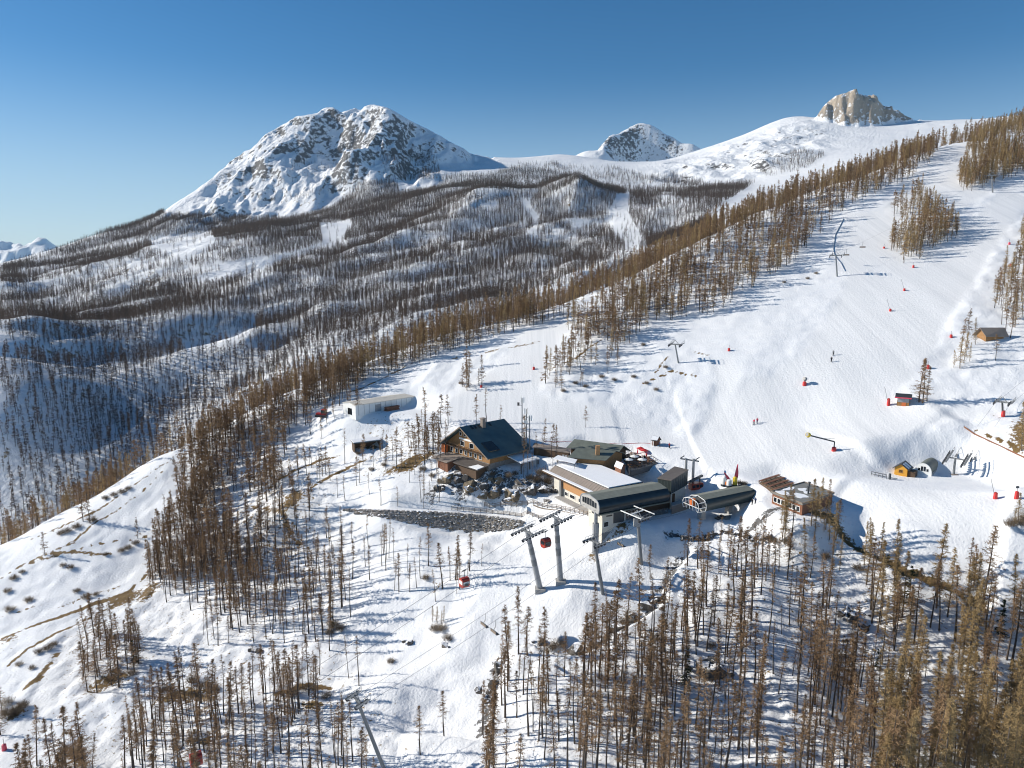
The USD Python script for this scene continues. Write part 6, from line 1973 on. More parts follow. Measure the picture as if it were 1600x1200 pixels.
def larch(seed, H=13.0, base=0.35, rmax=1.3, nb=70, tw=16, tl=0.45, tww=0.035, lean=0.0, bushy=1.0, dead=0.25, rt=0.16, sides=5):
    """(trunk, crown): a bare winter larch: straight stem, many thin drooping branches carrying short twigs"""
    r = np.random.default_rng(seed)
    zs = np.linspace(0, 1, 7)
    wv = 0.06 + 0.16 * r.random()
    bend = np.stack([lean * H * zs ** 2 + wv * np.sin(zs * 5 + seed), 0.10 * np.sin(zs * 4 + seed * 1.7), zs * H], 1)
    bend[0, 2] = -0.6
    tb = MB().tube(bend, rt * (1 - 0.93 * zs) + 0.012, sides, cap=False)
    V, F = [], []
    n = 0
    t = base + (1 - base) * np.sort(r.random(nb)) ** 0.85
    low = base * (0.35 + 0.65 * r.random(int(nb * dead)))     # dead stubs below the crown
    t = np.concatenate([t, low])
    isl = np.concatenate([np.zeros(nb, bool), np.ones(len(low), bool)])
    for k in range(len(t)):
        q = (t[k] - base) / (1 - base)
        if isl[k]:
            L = rmax * (0.25 + 0.3 * r.random())
        else:
            L = rmax * (1 - q) ** 0.95 * 1.12 * min(1.0, 0.55 + 2.2 * q) * (0.35 + 1.0 * r.random() ** 1.3) + 0.12
        a = r.random() * 2 * np.pi
        c = np.array([np.interp(t[k], zs, bend[:, 0]), np.interp(t[k], zs, bend[:, 1]), t[k] * H])
        o = np.array([math.cos(a), math.sin(a), 0])
        up = 0.45 * q - 0.28 - 0.15 * r.random()
        pts = [c, c + o * L * 0.5 + np.array([0, 0, up * L * 0.5]), c + o * L + np.array([0, 0, up * L * 0.7 + 0.08 * L])]
        side = np.array([-o[1], o[0], 0])
        w = 0.022 + 0.014 * L
        for e in range(2):
            p0, p1 = pts[e], pts[e + 1]
            V += [p0 - np.array([0, 0, w]), p0 + np.array([0, 0, w]), p1 + side * w * 0.3]
            F.append([n, n + 1, n + 2])
            n += 3
        m = int(tw * (0.5 + 0.5 * L / rmax) * (0.12 if isl[k] else 1) * bushy)
        for e in range(m):
            s = 0.12 + 0.88 * r.random()
            p0 = pts[0] + (pts[1] - pts[0]) * min(1, s * 2) if s < 0.5 else pts[1] + (pts[2] - pts[1]) * (s * 2 - 1)
            d = side * (r.random() * 2 - 1) * 1.1 + o * (r.random() * 1.2 - 0.25) + np.array([0, 0, r.random() * 1.7 - 1.0])
            d *= tl * (0.45 + 0.75 * r.random()) / (np.linalg.norm(d) + 1e-6)
            x = np.cross(d, r.normal(size=3))
            x *= tww / (np.linalg.norm(x) + 1e-9)
            V += [p0 - x, p0 + x, p0 + d]
            F.append([n, n + 1, n + 2])
            n += 3
    return tb.mesh(), (np.array(V), np.array(F))


def pine(seed, H=10.0, rmax=1.7, nb=60, tw=24):
    r = np.random.default_rng(seed)
    tb = MB().tube([[0, 0, -0.6], [0, 0, H * 0.5], [0, 0, H * 0.97]], [0.17, 0.1, 0.02], 5, cap=False)
    V, F, n = [], [], 0
    for k in range(nb):
        q = r.random() ** 1.1
        z = H * (0.1 + 0.88 * q)
        L = rmax * (1 - q) ** 0.8 * (0.6 + 0.5 * r.random()) + 0.15
        a = r.random() * 2 * np.pi
        o = np.array([math.cos(a), math.sin(a), -0.2])
        for e in range(int(tw * (0.4 + 0.6 * L / rmax))):
            p0 = np.array([0, 0, z]) + o * L * (0.15 + 0.85 * r.random())
            d = r.normal(size=3)
            d[2] = d[2] * 0.6 + 0.2
            d *= 0.42 / np.linalg.norm(d)
            x = np.cross(d, r.normal(size=3))
            x *= 0.10 / (np.linalg.norm(x) + 1e-9)
            V += [p0 - x, p0 + x, p0 + d]
            F.append([n, n + 1, n + 2])
            n += 3
    return tb.mesh(), (np.array(V), np.array(F))


def shrub(seed, H=1.6, R=1.3, n_=150):
    r = np.random.default_rng(seed)
    V, F, n = [], [], 0
    for k in range(n_):
        a, s = r.random() * 2 * np.pi, r.random() ** 0.6 * R
        p0 = np.array([math.cos(a) * s * 0.6, math.sin(a) * s * 0.6, -0.15 + H * 0.4 * r.random()])
        d = np.array([math.cos(a) * s * 0.6, math.sin(a) * s * 0.6, H * (0.4 + 0.6 * r.random()) * (1 - 0.4 * s / R)])
        x = np.cross(d, r.normal(size=3))
        x *= 0.03 / (np.linalg.norm(x) + 1e-9)
        V += [p0 - x, p0 + x, p0 + d]
        F.append([n, n + 1, n + 2])
        n += 3
        for _ in range(3):
            q0 = p0 + d * (0.3 + 0.6 * r.random())
            e = r.normal(size=3) * 0.25
            y = np.cross(e, r.normal(size=3))
            y *= 0.022 / (np.linalg.norm(y) + 1e-9)
            V += [q0 - y, q0 + y, q0 + e]
            F.append([n, n + 1, n + 2])
            n += 3
    return np.array(V), np.array(F)


# kinds: 0 slender woodland, 1 open-grown, 2 thin pole, 3 dense golden
HI = {0: [larch(s, 13, 0.42, 1.4, 76, 18, 0.48, 0.033, lean=l) for s, l in ((1, 0.0), (2, 0.02), (3, -0.015), (4, 0.0), (5, 0.035))] + [larch(6, 13, 0.30, 1.9, 62, 17, 0.5, 0.032), larch(7, 13, 0.5, 1.05, 60, 16, 0.45, 0.033)],
      1: [larch(s, 12, 0.12, 2.2, 100, 22, 0.5, 0.036) for s in (11, 12, 13)],
      2: [larch(s, 12, 0.55, 0.85, 42, 11, 0.40, 0.028, lean=l, rt=0.12) for s, l in ((21, 0.0), (22, 0.04), (23, -0.03))],
      3: [larch(s, 15, 0.22, 1.85, 120, 23, 0.5, 0.036) for s in (31, 32, 33, 34)]}
MID = {0: [larch(s, 13, 0.36, 1.75, 58, 11, 0.7, 0.062, sides=3, dead=0.1) for s in (41, 42, 43)],
       1: [larch(s, 12, 0.14, 2.1, 60, 11, 0.75, 0.075, sides=3, dead=0.1) for s in (44, 45)],
       2: [larch(s, 12, 0.45, 0.9, 32, 5, 0.55, 0.06, sides=3, dead=0.1) for s in (46, 47)],
       3: [larch(s, 14, 0.2, 2.1, 74, 12, 0.72, 0.066, sides=3, dead=0.1) for s in (48, 49)]}
LOW = {0: [larch(s, 13, 0.16, 1.8, 34, 5, 1.1, 0.14, sides=3, dead=0.0) for s in (61, 62, 63)]}
TINY = {0: [larch(s, 13, 0.08, 2.1, 20, 3, 1.9, 0.28, sides=3, dead=0.0) for s in (71, 72)]}
PINE = [pine(s) for s in (81, 82)]
PINE_LOW = [pine(s, 10, 1.9, 16, 6) for s in (83,)]
TWIG = {0: 'larch_twigs', 1: 'larch_twigs', 2: 'larch_twigs', 3: 'larch_twigs_gold'}
nat_h = {0: 13.0, 1: 12.0, 2: 12.0, 3: 15.0}

DENS = {0: 2.7, 1: 2.4, 2: 2.75, 3: 2.1, 4: 2.1}
# the ridge, seen from above
RL = [P(*q)[:2] for q in ridge_px]
# woods: outline in the photograph's directions, trees per 100 square metres, kinds, heights
woods = [
    ([(880, 498), (1000, 425), (1110, 370), (1300, 286), (1440, 238), (1475, 222), (1452, 256), (1420, 280), (1322, 325), (1272, 372), (1250, 402), (1120, 490), (1060, 497), (1000, 525), (960, 560), (860, 605), (840, 592), (900, 545)], 4.6, {0: .5, 3: .35, 1: .15}, (9, 13), 3),
    ([(300, 700), (430, 622), (600, 558), (720, 515), (860, 480), (900, 490), (720, 545), (640, 575), (560, 600), (470, 650)], 6.0, {0: .4, 3: .4, 1: .2}, (8, 14.5), 3),
    ([(225, 925), (270, 790), (300, 700), (430, 625), (520, 592), (560, 600), (500, 640), (450, 700), (430, 790), (420, 850), (400, 930), (300, 960)], 6.0, {0: .6, 1: .28, 2: .12}, (10, 15), 0),
    ([(450, 720), (480, 650), (560, 610), (560, 640), (500, 690), (500, 720)], 2.0, {0: .7, 2: .3}, (9, 13), 0),
    ([(400, 935), (430, 790), (480, 760), (500, 800), (540, 880), (548, 960), (530, 1010), (380, 1000), (330, 1020), (300, 960)], 2.9, {0: .7, 2: .3}, (10, 15), 0),
    ([(120, 1095), (125, 1000), (150, 960), (215, 985), (225, 1060)], 3.6, {1: .5, 0: .5}, (9, 13), 1),
    ([(190, 1170), (240, 1100), (350, 1085), (480, 1060), (530, 1085), (480, 1140), (560, 1190), (600, 1300), (200, 1300)], 3.7, {0: .55, 2: .45}, (10, 15), 1),
    ([(40, 1160), (75, 1140), (100, 1190), (150, 1200), (170, 1300), (30, 1300)], 1.7, {1: .6, 0: .4}, (11, 15), 1),
    ([(0, 1110), (20, 1100), (30, 1140), (0, 1150)], 3, {1: 1}, (7, 9), 1),
    ([(430, 745), (560, 692), (640, 705), (700, 735), (690, 780), (560, 790), (440, 790)], 1.0, {0: .4, 2: .6}, (8, 12), 0),
    ([(590, 722), (640, 685), (705, 680), (700, 722), (640, 748)], 3.6, {0: .6, 2: .4}, (9, 13), 0),
    ([(500, 850), (560, 838), (640, 862), (760, 872), (780, 895), (680, 930), (560, 900), (480, 915)], 1.6, {0: .5, 2: .5}, (9, 13), 0),
    ([(740, 1300), (770, 1120), (800, 1022), (880, 1032), (1010, 965), (1040, 925), (1060, 880), (1090, 855), (1200, 845), (1300, 885), (1340, 940), (1380, 1010), (1400, 1300)], 3.0, {0: .75, 2: .25}, (11, 18), 2),
    ([(620, 1260), (650, 1180), (700, 1130), (760, 1140), (760, 1300)], 2.2, {0: .6, 2: .4}, (9, 13), 1),
    ([(1060, 862), (1100, 845), (1210, 842), (1210, 860), (1080, 890)], 1.2, {0: 1.0}, (8, 11), 2),
    ([(1195, 858), (1240, 822), (1300, 838), (1400, 875), (1480, 912), (1545, 955), (1620, 985), (1700, 1000), (1700, 1300), (1360, 1300), (1370, 1010), (1330, 940), (1250, 880)], 4.4, {3: .75, 0: .15, 2: .1}, (13, 20), 4),
    ([(1310, 930), (1350, 960), (1380, 1040), (1350, 1060), (1290, 980)], 0.6, {2: 1.0}, (9, 12), 2),
    ([(1395, 332), (1440, 300), (1452, 325), (1503, 352), (1495, 372), (1440, 398), (1430, 420), (1412, 417), (1390, 395)], 5.0, {3: .6, 0: .4}, (9, 13), 3),
    ([(1495, 292), (1515, 230), (1560, 203), (1660, 175), (1660, 258), (1560, 285), (1512, 302)], 6.0, {3: .8, 0: .2}, (10, 13), 3),
    ([(1535, 452), (1555, 445), (1590, 405), (1660, 385), (1660, 520), (1575, 545), (1565, 510)], 2.6, {3: .5, 0: .3, 2: .2}, (10, 13), 3),
    ([(1486, 578), (1500, 540), (1550, 525), (1560, 560), (1525, 585)], 3.4, {3: .5, 0: .5}, (9, 13), 3),
    ([(1590, 365), (1640, 350), (1640, 400), (1590, 400)], 4.0, {3: 1.0}, (9, 12), 3),
    ([(1640, 690), (1690, 700), (1690, 760), (1640, 740)], 2.0, {3: 1.0}, (12, 14), 4),
    ([(720, 600), (752, 590), (756, 606), (728, 612)], 6, {1: .5, 0: .5}, (9, 13), 3),
    ([(765, 552), (790, 545), (796, 556), (770, 562)], 5, {1: .5, 0: .5}, (9, 12), 3),
    ([(855, 604), (950, 565), (970, 570), (900, 612), (860, 616)], 1.6, {0: .6, 1: .4}, (6, 10), 3),
    ([(800, 700), (850, 690), (985, 705), (985, 725), (900, 722), (840, 735), (800, 735)], 1.5, {0: .4, 2: .6}, (10, 13), 0),
    ([(870, 738), (848, 760), (820, 790), (790, 775), (800, 742)], 1.0, {2: 1.0}, (6, 9), 0)]
open_px = [(300, 790), (430, 830), (455, 840), (445, 862), (425, 850), (410, 800), (440, 780)]     # the track through the left wood
S = 1.6
cx, cy = np.arange(-330, 420, S), np.arange(66, 640, S)
TX, TY = np.meshgrid(cx, cy)
TX = (TX + rng.uniform(-0.5, 0.5, TX.shape) * S).ravel()
TY = (TY + rng.uniform(-0.5, 0.5, TY.shape) * S).ravel()
TU, TV = proj(np.stack([TX, TY, near_at(TX, TY, HN0)], -1))
rd, rp, rs = segdist(TX, TY, RL)
behind = (rs > 0) & (rd > 1.0)
clump = fb(TX, TY, 14, 2, 55)
dens = np.zeros(TX.shape)
wood_of = np.full(TX.shape, -1)
for k, w in enumerate(woods):
    m = inpoly(TU, TV, w[0]) & ~behind
    dens[m] = DENS[w[4]] * w[1] * np.clip(1 + 1.1 * clump[m], 0.15, 2.2)
    wood_of[m] = k
m = behind & (rd < 75) & (TU < 1540)
dens[m] = 7 * np.clip(1 + 1.3 * clump[m], 0.2, 2.2) * sstep(-0.5, 0.7, rp[m] - 2)
wood_of[m] = 1
dens[inpoly(TU, TV, open_px) & ~behind] = 0
take = rng.random(TX.shape) < dens * S * S / 100
trees = []             # x, y, z, kind, height, zone


def add_tree(x, y, kind, h, zone):
    trees.append((x, y, near_at(x, y) - 0.1, kind, h, zone))


for (u, v, k, h) in [(715, 905, 1, 9), (690, 920, 0, 13), (1515, 905, 1, 9), (1522, 915, 1, 11), (1436, 628, 1, 13), (1442, 630, 1, 14), (1448, 627, 1, 12), (1596, 705, 3, 15), (1604, 712, 3, 13), (1590, 818, 3, 8), (1598, 815, 3, 7), (1583, 822, 3, 5),
                     (215, 1035, 1, 11), (70, 868, 1, 9), (130, 815, 1, 11), (140, 818, 1, 10), (215, 842, 1, 9), (265, 825, 0, 10), (250, 838, 0, 10), (280, 812, 0, 11), (300, 830, 0, 12), (305, 835, 0, 11), (870, 722, 0, 12), (862, 716, 0, 12), (820, 700, 0, 12), (905, 715, 2, 12),
                     (915, 668, 0, 7), (665, 660, 0, 12), (730, 575, 1, 12), (612, 578, 1, 12), (622, 585, 1, 9), (640, 700, 0, 11), (655, 700, 0, 12), (760, 660, 2, 12), (1010, 900, 0, 11), (1015, 905, 0, 9), (560, 655, 0, 11), (445, 850, 0, 10), (683, 975, 3, 5), (690, 980, 3, 4), (676, 972, 3, 4.5),
                     (693, 972, 3, 4), (595, 790, 2, 10), (745, 670, 0, 12), (700, 665, 0, 11), (690, 668, 0, 12), (782, 682, 2, 13), (560, 1072, 2, 12), (500, 1055, 2, 12), (545, 1060, 2, 11)]:
    g = G(u, v)
    add_tree(g[0], g[1], k, h, 9)
for i in np.flatnonzero(take):
    w = woods[wood_of[i]]
    ks = list(w[2])
    k = ks[int(np.searchsorted(np.cumsum([w[2][q] for q in ks]), rng.random() * 0.9999))]
    hk = 0.66 if (w[4] in (2, 4) and TV[i] < 895) else 0.82 if (w[4] in (2, 4) and TV[i] < 940) else 1.0
    trees.append((TX[i], TY[i], 0.0, k, hk * rng.uniform(*w[3]) * (1 if rng.random() > 0.14 else 0.6), w[4]))
T = np.array(trees)
T[:, 2] = near_at(T[:, 0], T[:, 1]) - 0.1
ok = np.ones(len(T), bool)
for (x, y, r) in keepout:
    ok &= np.hypot(T[:, 0] - x, T[:, 1] - y) > r
T = T[ok]
tu, tv = proj(T[:, :3])
top_u, top_v = proj(T[:, :3] + np.stack([0 * T[:, 0], 0 * T[:, 0], T[:, 4]], 1))
inside = (tu > -150) & (tu < 1720) & (top_v < 1225)
T, tu, tv, top_v, top_u = T[inside], tu[inside], tv[inside], top_v[inside], top_u[inside]
# what the ridge hides
sil = np.full(1601, 2000.0)
au, av = proj(np.stack([GX, GY, HN], -1))
sel = (au >= 0) & (au <= 1600)
np.minimum.at(sil, au[sel].astype(int), av[sel])
sil = np.minimum.reduce([np.roll(sil, s) for s in (-2, -1, 0, 1, 2)])
hid = top_v > sil[np.clip(tu, 0, 1600).astype(int)] - 2
td, tp, tsd = segdist(T[:, 0], T[:, 1], RL)
hid &= (tsd > 0) & (td > 6)
T, tu, tv, top_v, top_u = T[~hid], tu[~hid], tv[~hid], top_v[~hid], top_u[~hid]
size = np.where((tu > 0) & (tu < 1600) & (tv > 100), np.minimum(tv, 1200) - np.maximum(top_v, 0), -1)
order = np.argsort(-size)
zone_text = {
    0: ('brown bare larch in the thick wood left of the chalet', [('by the snowy track', 420, 830), ('at its left edge', 250, 900), ('above the boulder wall', 600, 760), ('below the boulder wall', 640, 900), ('at its lower end', 440, 1000)]),
    1: ('thin dark larch in the lower left wood', [('by the snowy track', 150, 1010), ('at the bottom left corner', 80, 1180), ('around the brown grass patch', 300, 1080), ('at the bottom edge', 400, 1190), ('right of the brown patch', 500, 1090), ('below the open slope', 690, 1170)]),
    2: ('slender bare larch on the shaded slope', [('along the rocky lip', 900, 1030), ('beside the large dark boulder', 1100, 1050), ('under the row of dark rocks', 1120, 870), ('at the bottom edge below the open slope', 820, 1180), ('at the bottom edge in the middle', 1020, 1180), ('at the bottom edge next to the golden wood', 1250, 1180), ('left of the hollow', 1220, 950), ('above the hollow', 1250, 870)]),
    3: ('small brown larch beside the upper ski runs', [('near the ridge', 1000, 440), ('by the larch hut', 1540, 550), ('on the larch island', 1440, 350), ('by the left run', 750, 590)]),
    4: ('tall golden larch in the dense wood at the lower right', [('just below the restaurant', 1240, 860), ('above the jagged rock', 1330, 900), ('along the road bank', 1450, 930), ('at the right edge', 1590, 1010), ('beside the hollow', 1390, 1040), ('at the bottom edge', 1450, 1190), ('in the bottom right corner', 1590, 1180), ('in its middle', 1490, 1070)]),
    9: ('single larch standing apart on the open snow', [('at the left', 150, 850), ('by the lift hut', 1440, 630), ('at the right edge', 1590, 760), ('near the chalet', 750, 690), ('on the open slope', 690, 960)])}
single = order[:300]
protos = {}


def pattern(kind, i):
    """one class prim of each tree that the single trees refer to"""
    key = (kind, i)
    if key not in protos:
        path = f'/World/larch_pattern_{kind}{i}'
        c = stage.CreateClassPrim(path)
        c.SetTypeName('Xform')
        tr, cr_ = HI[kind][i]
        usdkit.mesh(stage, path + '/trunk', tr, M['bark_light' if kind == 3 else 'bark'])
        usdkit.mesh(stage, path + '/crown', cr_, M[TWIG[kind]])
        protos[key] = path
    return protos[key]


for j in single:
    x, y, z, k, h, zn = T[j]
    k, zn = int(k), int(zn)
    base_, near_ = zone_text[zn]
    w_ = min(near_, key=lambda q: (q[1] - tu[j]) ** 2 + (q[2] - tv[j]) ** 2)[0]
    tone = ('leaning ' if k == 2 else '') if zn != 4 else ''
    lab = f'{base_} {w_}'
    grp = lab.replace('larch ', 'larches ', 1)
    tr = thing('larch_tree', lab, 'tree', (x, y, z), rng.random() * 6.28, grp, rx=float(rng.normal() * 1.8), sc=h / nat_h[k] * np.array([rng.uniform(.8, 1.25), rng.uniform(.8, 1.25), 1.0]))
    tr.GetReferences().AddInternalReference(pattern(k, int(rng.integers(len(HI[k])))))
    tr.SetInstanceable(True)


def instancer(name, sets, items, label, group=None):
    """items: (set, x, y, z, scale) rows; sets: list of ((trunk, crown), twig material)"""
    pi = UsdGeom.PointInstancer.Define(stage, f'/World/{name}')
    rel = pi.CreatePrototypesRel()
    for n, ((tr, cr_), tw, bk) in enumerate(sets):
        pth = f'/World/{name}/tree_{n:03d}'
        UsdGeom.Xform.Define(stage, pth)
        usdkit.mesh(stage, pth + '/trunk', tr, M[bk])
        usdkit.mesh(stage, pth + '/crown', cr_, M[tw])
        rel.AddTarget(pth)
    items = np.array(items, float)
    n = len(items)
    pi.CreatePositionsAttr(Vt.Vec3fArray.FromNumpy(items[:, 1:4].astype(np.float32)))
    pi.CreateProtoIndicesAttr(Vt.IntArray.FromNumpy(items[:, 0].astype(np.int32)))
    a = rng.random(n) * np.pi
    pi.CreateOrientationsAttr(Vt.QuathArray([Gf.Quath(float(c), float(tx), float(ty), float(s)) for c, s, tx, ty in zip(np.cos(a), np.sin(a), rng.normal(size=n) * 0.015, rng.normal(size=n) * 0.015)]))
    sc_ = items[:, 4][:, None] * np.stack([rng.uniform(0.75, 1.3, n), rng.uniform(0.75, 1.3, n), rng.uniform(0.85, 1.12, n)], 1)
    pi.CreateScalesAttr(Vt.Vec3fArray.FromNumpy(sc_.astype(np.float32)))
    tag(pi.GetPrim(), label, 'forest', group, 'stuff')
    print(name, n)


rest = np.setdiff1d(np.arange(len(T)), single)
sets, index = [], {}
for lod, D_ in (('hi', HI), ('mid', MID)):
    for k in D_:
        for i, t_ in enumerate(D_[k]):
            index.setdefault((lod, k), []).append(len(sets))
            sets.append((t_, TWIG[k], 'bark_light' if k == 3 else 'bark'))
rows_ = []
for j in rest:
    x, y, z, k, h, zn = T[j]
    q = index[('hi' if y < 215 else 'mid', int(k))]
    rows_.append((q[int(rng.integers(len(q)))], x, y, z, h / nat_h[int(k)]))
instancer('larch_wood', sets, rows_, 'brown bare larch wood on the hillside and along its ridge')

# ---- the forest across the valley
S = 5.0
cx, cy = np.arange(-1700, 1500, S), np.arange(330, 2600, S)
TX, TY = np.meshgrid(cx, cy)
TX = (TX + rng.uniform(-0.5, 0.5, TX.shape) * S).ravel()
TY = (TY + rng.uniform(-0.5, 0.5, TY.shape) * S).ravel()
TZ = far_at(TX, TY)
TU, TV = proj(np.stack([TX, TY, TZ], -1))
m = (TU > -60) & (TU < 1500)
TX, TY, TZ, TU, TV = TX[m], TY[m], TZ[m], TU[m], TV[m]
cl = fb(TX, TY, 150, 2, 57) + 0.9 * fb(TX, TY, 30, 3, 58)
dens = np.zeros(TX.shape)
for poly, d_ in (([(-100, 900), (-100, 440), (0, 425), (100, 388), (250, 330), (300, 348), (400, 344), (480, 338), (560, 312), (640, 300), (720, 292), (800, 282), (880, 272), (960, 288), (1060, 320), (1110, 345), (1110, 400), (980, 440), (600, 600), (200, 800), (0, 900)], 1.35),
                 ([(100, 388), (235, 340), (260, 345), (290, 352), (150, 400), (0, 470), (-60, 480), (-60, 440)], 2.0), ([(180, 345), (230, 335), (560, 345), (690, 350), (700, 320), (600, 322), (480, 342), (300, 346), (200, 356)], 2.6), ([(210, 365), (500, 345), (505, 378), (400, 420), (330, 400)], 2.0),
                 ([(560, 285), (620, 280), (625, 310), (520, 330)], 2.6), ([(680, 300), (690, 275), (770, 272), (800, 262), (870, 255), (880, 270), (760, 310)], 1.6), ([(820, 340), (850, 280), (900, 270), (960, 300), (940, 345), (880, 360)], 2.8), ([(970, 340), (1000, 300), (1030, 300), (1010, 330), (990, 360), (1020, 390), (980, 390)], 2.4),
                 ([(200, 455), (330, 420), (480, 430), (500, 445), (330, 455), (210, 490)], 2.2), ([(430, 440), (700, 400), (930, 380), (930, 420), (700, 480), (560, 540), (420, 560)], 1.6), ([(0, 590), (300, 540), (420, 600), (0, 760)], 1.5),
                 ([(380, 280), (560, 270), (560, 286), (480, 312), (330, 322)], 0.28), ([(590, 235), (680, 240), (690, 280), (600, 285)], 0.5), ([(800, 255), (960, 262), (1100, 300), (1000, 300), (880, 272)], 0.35),
                 ([(1180, 264), (1250, 234), (1290, 242), (1260, 264), (1200, 277)], 0.45), ([(960, 285), (1050, 272), (1100, 285), (1060, 310), (980, 305)], 0.5),
                 ([(990, 330), (1100, 290), (1180, 285), (1100, 340), (1040, 350)], 1.0), ([(30, 420), (230, 370), (330, 370), (400, 380), (300, 420), (50, 480)], 0.9)):
    dens[inpoly(TU, TV, poly)] = d_
dens *= (2.7 + 1.2 * sstep(1000, 700, TY)) * np.clip(1 + 1.1 * cl, 0.15, 2.2)
dens *= 1 + 0.6 * ((TY < 640) & (TU < 450))
for poly in ([(300, 445), (310, 432), (420, 405), (470, 392), (505, 380), (498, 350), (548, 345), (552, 352), (530, 385), (500, 392), (440, 412), (420, 430), (330, 448)], [(945, 345), (965, 305), (985, 300), (980, 330), (1012, 392), (985, 398), (960, 370)], [(820, 330), (812, 312), (822, 312), (845, 345), (838, 352)],
             [(735, 322), (775, 315), (780, 330), (760, 330)], [(820, 365), (840, 350), (840, 375), (822, 372)], [(905, 398), (980, 392), (985, 402), (910, 405)], [(875, 348), (900, 340), (940, 350), (900, 362)],
             [(235, 372), (330, 362), (340, 385), (290, 410), (240, 395)], [(280, 540), (400, 510), (400, 530), (290, 555)], [(290, 430), (300, 420), (420, 400), (400, 415)]):
    dens[inpoly(TU, TV, poly)] *= 0.04
for poly in ([(305, 335), (360, 290), (470, 250), (560, 230), (590, 235), (600, 280), (480, 300), (380, 320), (250, 345)],):
    dens[inpoly(TU, TV, poly) & (TY > 1750)] = 0.10
take = rng.random(TX.shape) < dens * S * S / 100
hgt = rng.uniform(9, 15, TX.shape)
tu2, tv2 = proj(np.stack([TX, TY, TZ + hgt], -1))
hid = tv2 > sil[np.clip(TU, 0, 1600).astype(int)] - 1
under_near = (TY < 640) & (TX > NX0) & (near_at(TX, TY) > TZ - 1)
take &= ~hid & ~under_near
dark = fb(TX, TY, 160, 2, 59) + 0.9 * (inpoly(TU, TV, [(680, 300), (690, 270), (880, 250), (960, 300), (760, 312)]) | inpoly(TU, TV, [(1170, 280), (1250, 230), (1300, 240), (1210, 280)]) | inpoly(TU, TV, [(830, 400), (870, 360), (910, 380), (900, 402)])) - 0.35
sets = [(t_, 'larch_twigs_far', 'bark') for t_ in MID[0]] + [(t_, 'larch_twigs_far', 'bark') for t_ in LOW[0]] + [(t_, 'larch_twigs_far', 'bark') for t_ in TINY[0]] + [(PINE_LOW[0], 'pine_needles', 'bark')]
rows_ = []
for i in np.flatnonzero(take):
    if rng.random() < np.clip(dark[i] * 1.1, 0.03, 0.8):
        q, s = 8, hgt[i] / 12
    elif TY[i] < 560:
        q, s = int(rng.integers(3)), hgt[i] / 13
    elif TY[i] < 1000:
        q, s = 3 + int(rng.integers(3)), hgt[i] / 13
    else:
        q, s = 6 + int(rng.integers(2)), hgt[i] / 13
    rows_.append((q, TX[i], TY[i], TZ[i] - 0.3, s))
instancer('larch_forest', sets, rows_, 'larch and pine forest across the valley below the summits')

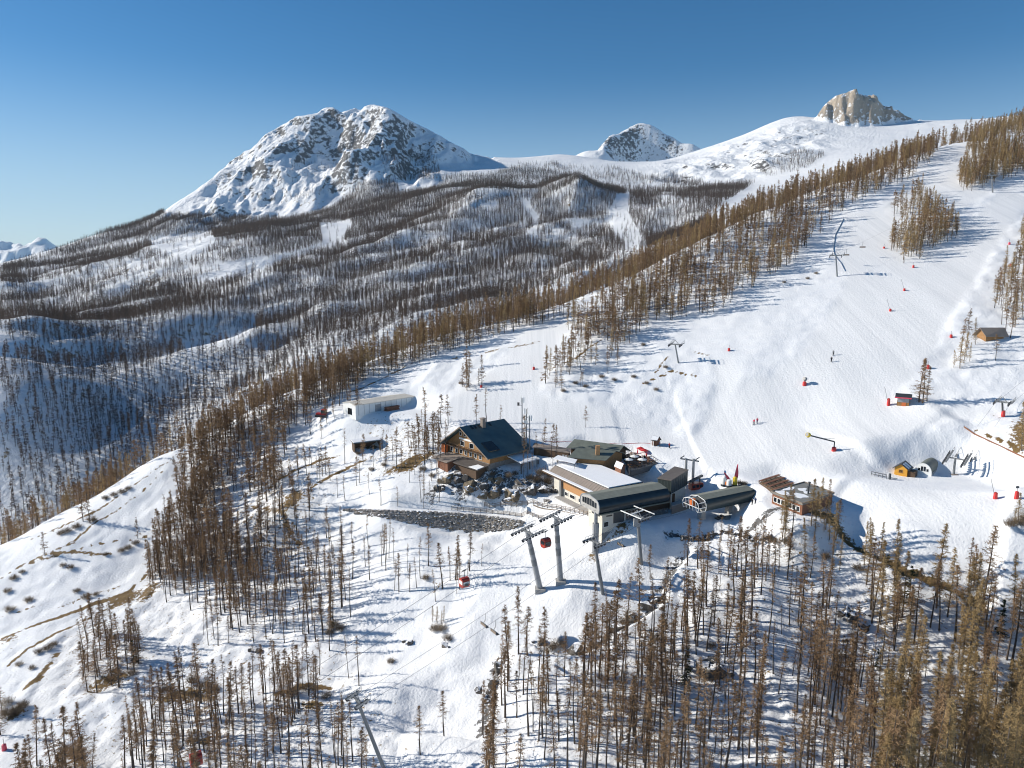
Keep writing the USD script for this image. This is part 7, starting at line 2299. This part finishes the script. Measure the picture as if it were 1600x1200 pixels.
# ---------------------------------------------------------------- shrubs and pines that stand alone
SH = []
for s_ in (1, 2, 3):
    path = f'/World/shrub_pattern_{s_}'
    c = stage.CreateClassPrim(path)
    c.SetTypeName('Xform')
    usdkit.mesh(stage, path + '/twigs', shrub(s_), M['shrub_twigs'])
    SH.append(path)
shrubs = [((22, 905), 1.6), ((35, 895), 1.2), ((12, 925), 1.5), ((15, 955), 1.8), ((45, 940), 1.7), ((120, 925), 1.4), ((135, 935), 1.8), ((150, 930), 1.2), ((60, 1020), 1.4), ((75, 1015), 1.7), ((85, 1008), 1.2), ((30, 1040), 1.2), ((50, 1045), 1.1), ((98, 885), 1.3), ((110, 888), 1.5), ((190, 862), 1.5), ((200, 858), 1.7), ((212, 850), 1.6), ((165, 868), 1.3),
          ((165, 780), 1.6), ((178, 775), 1.8), ((190, 770), 1.7), ((200, 765), 1.5), ((145, 815), 1.9), ((120, 825), 1.9), ((105, 832), 2.0), ((95, 835), 1.6), ((10, 1120), 2.2), ((25, 1115), 2.2), ((35, 1105), 1.8), ((12, 1100), 1.8), ((100, 1178), 1.8), ((120, 1182), 1.6), ((320, 1075), 2.2), ((335, 1080), 2.0), ((300, 1066), 1.8), ((260, 1080), 1.6),
          ((205, 1055), 1.6), ((180, 1052), 1.6), ((460, 1085), 1.8), ((480, 1078), 1.6), ((510, 1090), 1.5), ((520, 980), 2.0), ((532, 985), 1.8), ((515, 990), 1.5), ((665, 905), 1.4), ((610, 1035), 1.2), ((875, 1010), 2.0), ((862, 1015), 1.8), ((985, 965), 1.8), ((975, 975), 1.6), ((940, 590), 1.4), ((960, 595), 1.3), ((990, 590), 1.3), ((1010, 600), 1.2), ((1025, 610), 1.2), ((1040, 575), 1.2),
          ((720, 600), 1.2), ((900, 600), 1.3), ((915, 605), 1.3), ((880, 612), 1.3), ((1005, 540), 1.2), ((1225, 442), 1.1), ((1262, 436), 1.1), ((1275, 428), 1.1), ((860, 745), 2.0), ((845, 742), 2.2), ((855, 755), 2.1), ((838, 752), 1.9), ((870, 765), 1.8), ((850, 770), 1.8), ((828, 748), 1.7), ((795, 745), 1.6), ((805, 742), 1.5), ((770, 742), 1.3),
          ((1140, 760), 1.2), ((1155, 757), 1.4), ((1162, 758), 1.3), ((1230, 850), 1.7), ((1210, 848), 1.6), ((1290, 872), 1.6), ((1340, 890), 1.6), ((700, 1000), 1.6), ((690, 985), 1.7), ((678, 985), 1.6), ((1110, 1012), 1.2), ((1590, 820), 1.9), ((1578, 822), 1.6), ((1605, 816), 2.0), ((560, 710), 1.2), ((580, 735), 1.3), ((600, 728), 1.3), ((660, 735), 1.5), ((675, 745), 1.4)]
for k, (px, h) in enumerate(shrubs):
    g = G(*px)
    where = 'on the open slope at the left' if px[0] < 250 and px[1] < 1050 else 'in the lower left wood' if px[1] > 1050 and px[0] < 560 else 'around the rocky knoll of the chalet' if 640 < px[0] < 880 and px[1] < 790 else 'on the rough snow by the left run' if px[1] < 640 else 'at the edge of the lower woods'
    t = thing('bare_shrub', 'leafless brown shrub ' + where, 'shrub', g, k * 1.3, 'leafless shrubs ' + where, sc=h / 1.45)
    t.GetReferences().AddInternalReference(SH[k % 3])
    t.SetInstanceable(True)
for k, (px, h, lb) in enumerate((((1072, 1072), 8.5, 'dark green pine among bare larches on the shaded slope'), ((1522, 912), 7.0, 'dark pine on the shaded snow at the right above the golden wood'), ((1305, 1060), 6, 'small dark pine left of the golden wood'), ((1353, 1060), 2.2, 'tiny young pine alone on the blue shaded snow'), ((1420, 945), 9, 'dark pine standing deep in the golden wood'),
                                 ((1562, 1000), 9, 'dark pine under the right edge of the golden wood'), ((520, 982), 4, 'squat dark pine at the right edge of the left wood'), ((210, 1040), 7, 'dark bushy pine behind the clump of larches at the lower left'), ((1370, 1045), 4.5, 'short dark pine at the foot of the golden wood'))):
    tr_, cr_ = PINE[k % 2]
    g = G(*px)
    t = thing('pine_tree', lb, 'tree', g - np.array([0, 0, 0.1]), k * 2.1, sc=h / 10)
    obj('trunk', tr_, M['bark'], t)
    obj('crown', cr_, M['pine_needles'], t)
# ---------------------------------------------------------------- the air
hz_m = usdkit.material(stage, '/World/Looks/haze', {'v': ('principled_volume', {'color': (0.55, 0.78, 1.0), 'density': 0.000024, 'anisotropy': 0.0})}, [], volume='v.volume')
hb = trimesh.creation.box((20800, 20800, 1))
v = np.array(hb.vertices)
v[:, 2] = np.where(v[:, 2] > 0, 1100.0, -601.0)
obj('haze', (v, hb.faces), hz_m, kind='stuff', label='thin blue haze over the whole valley')
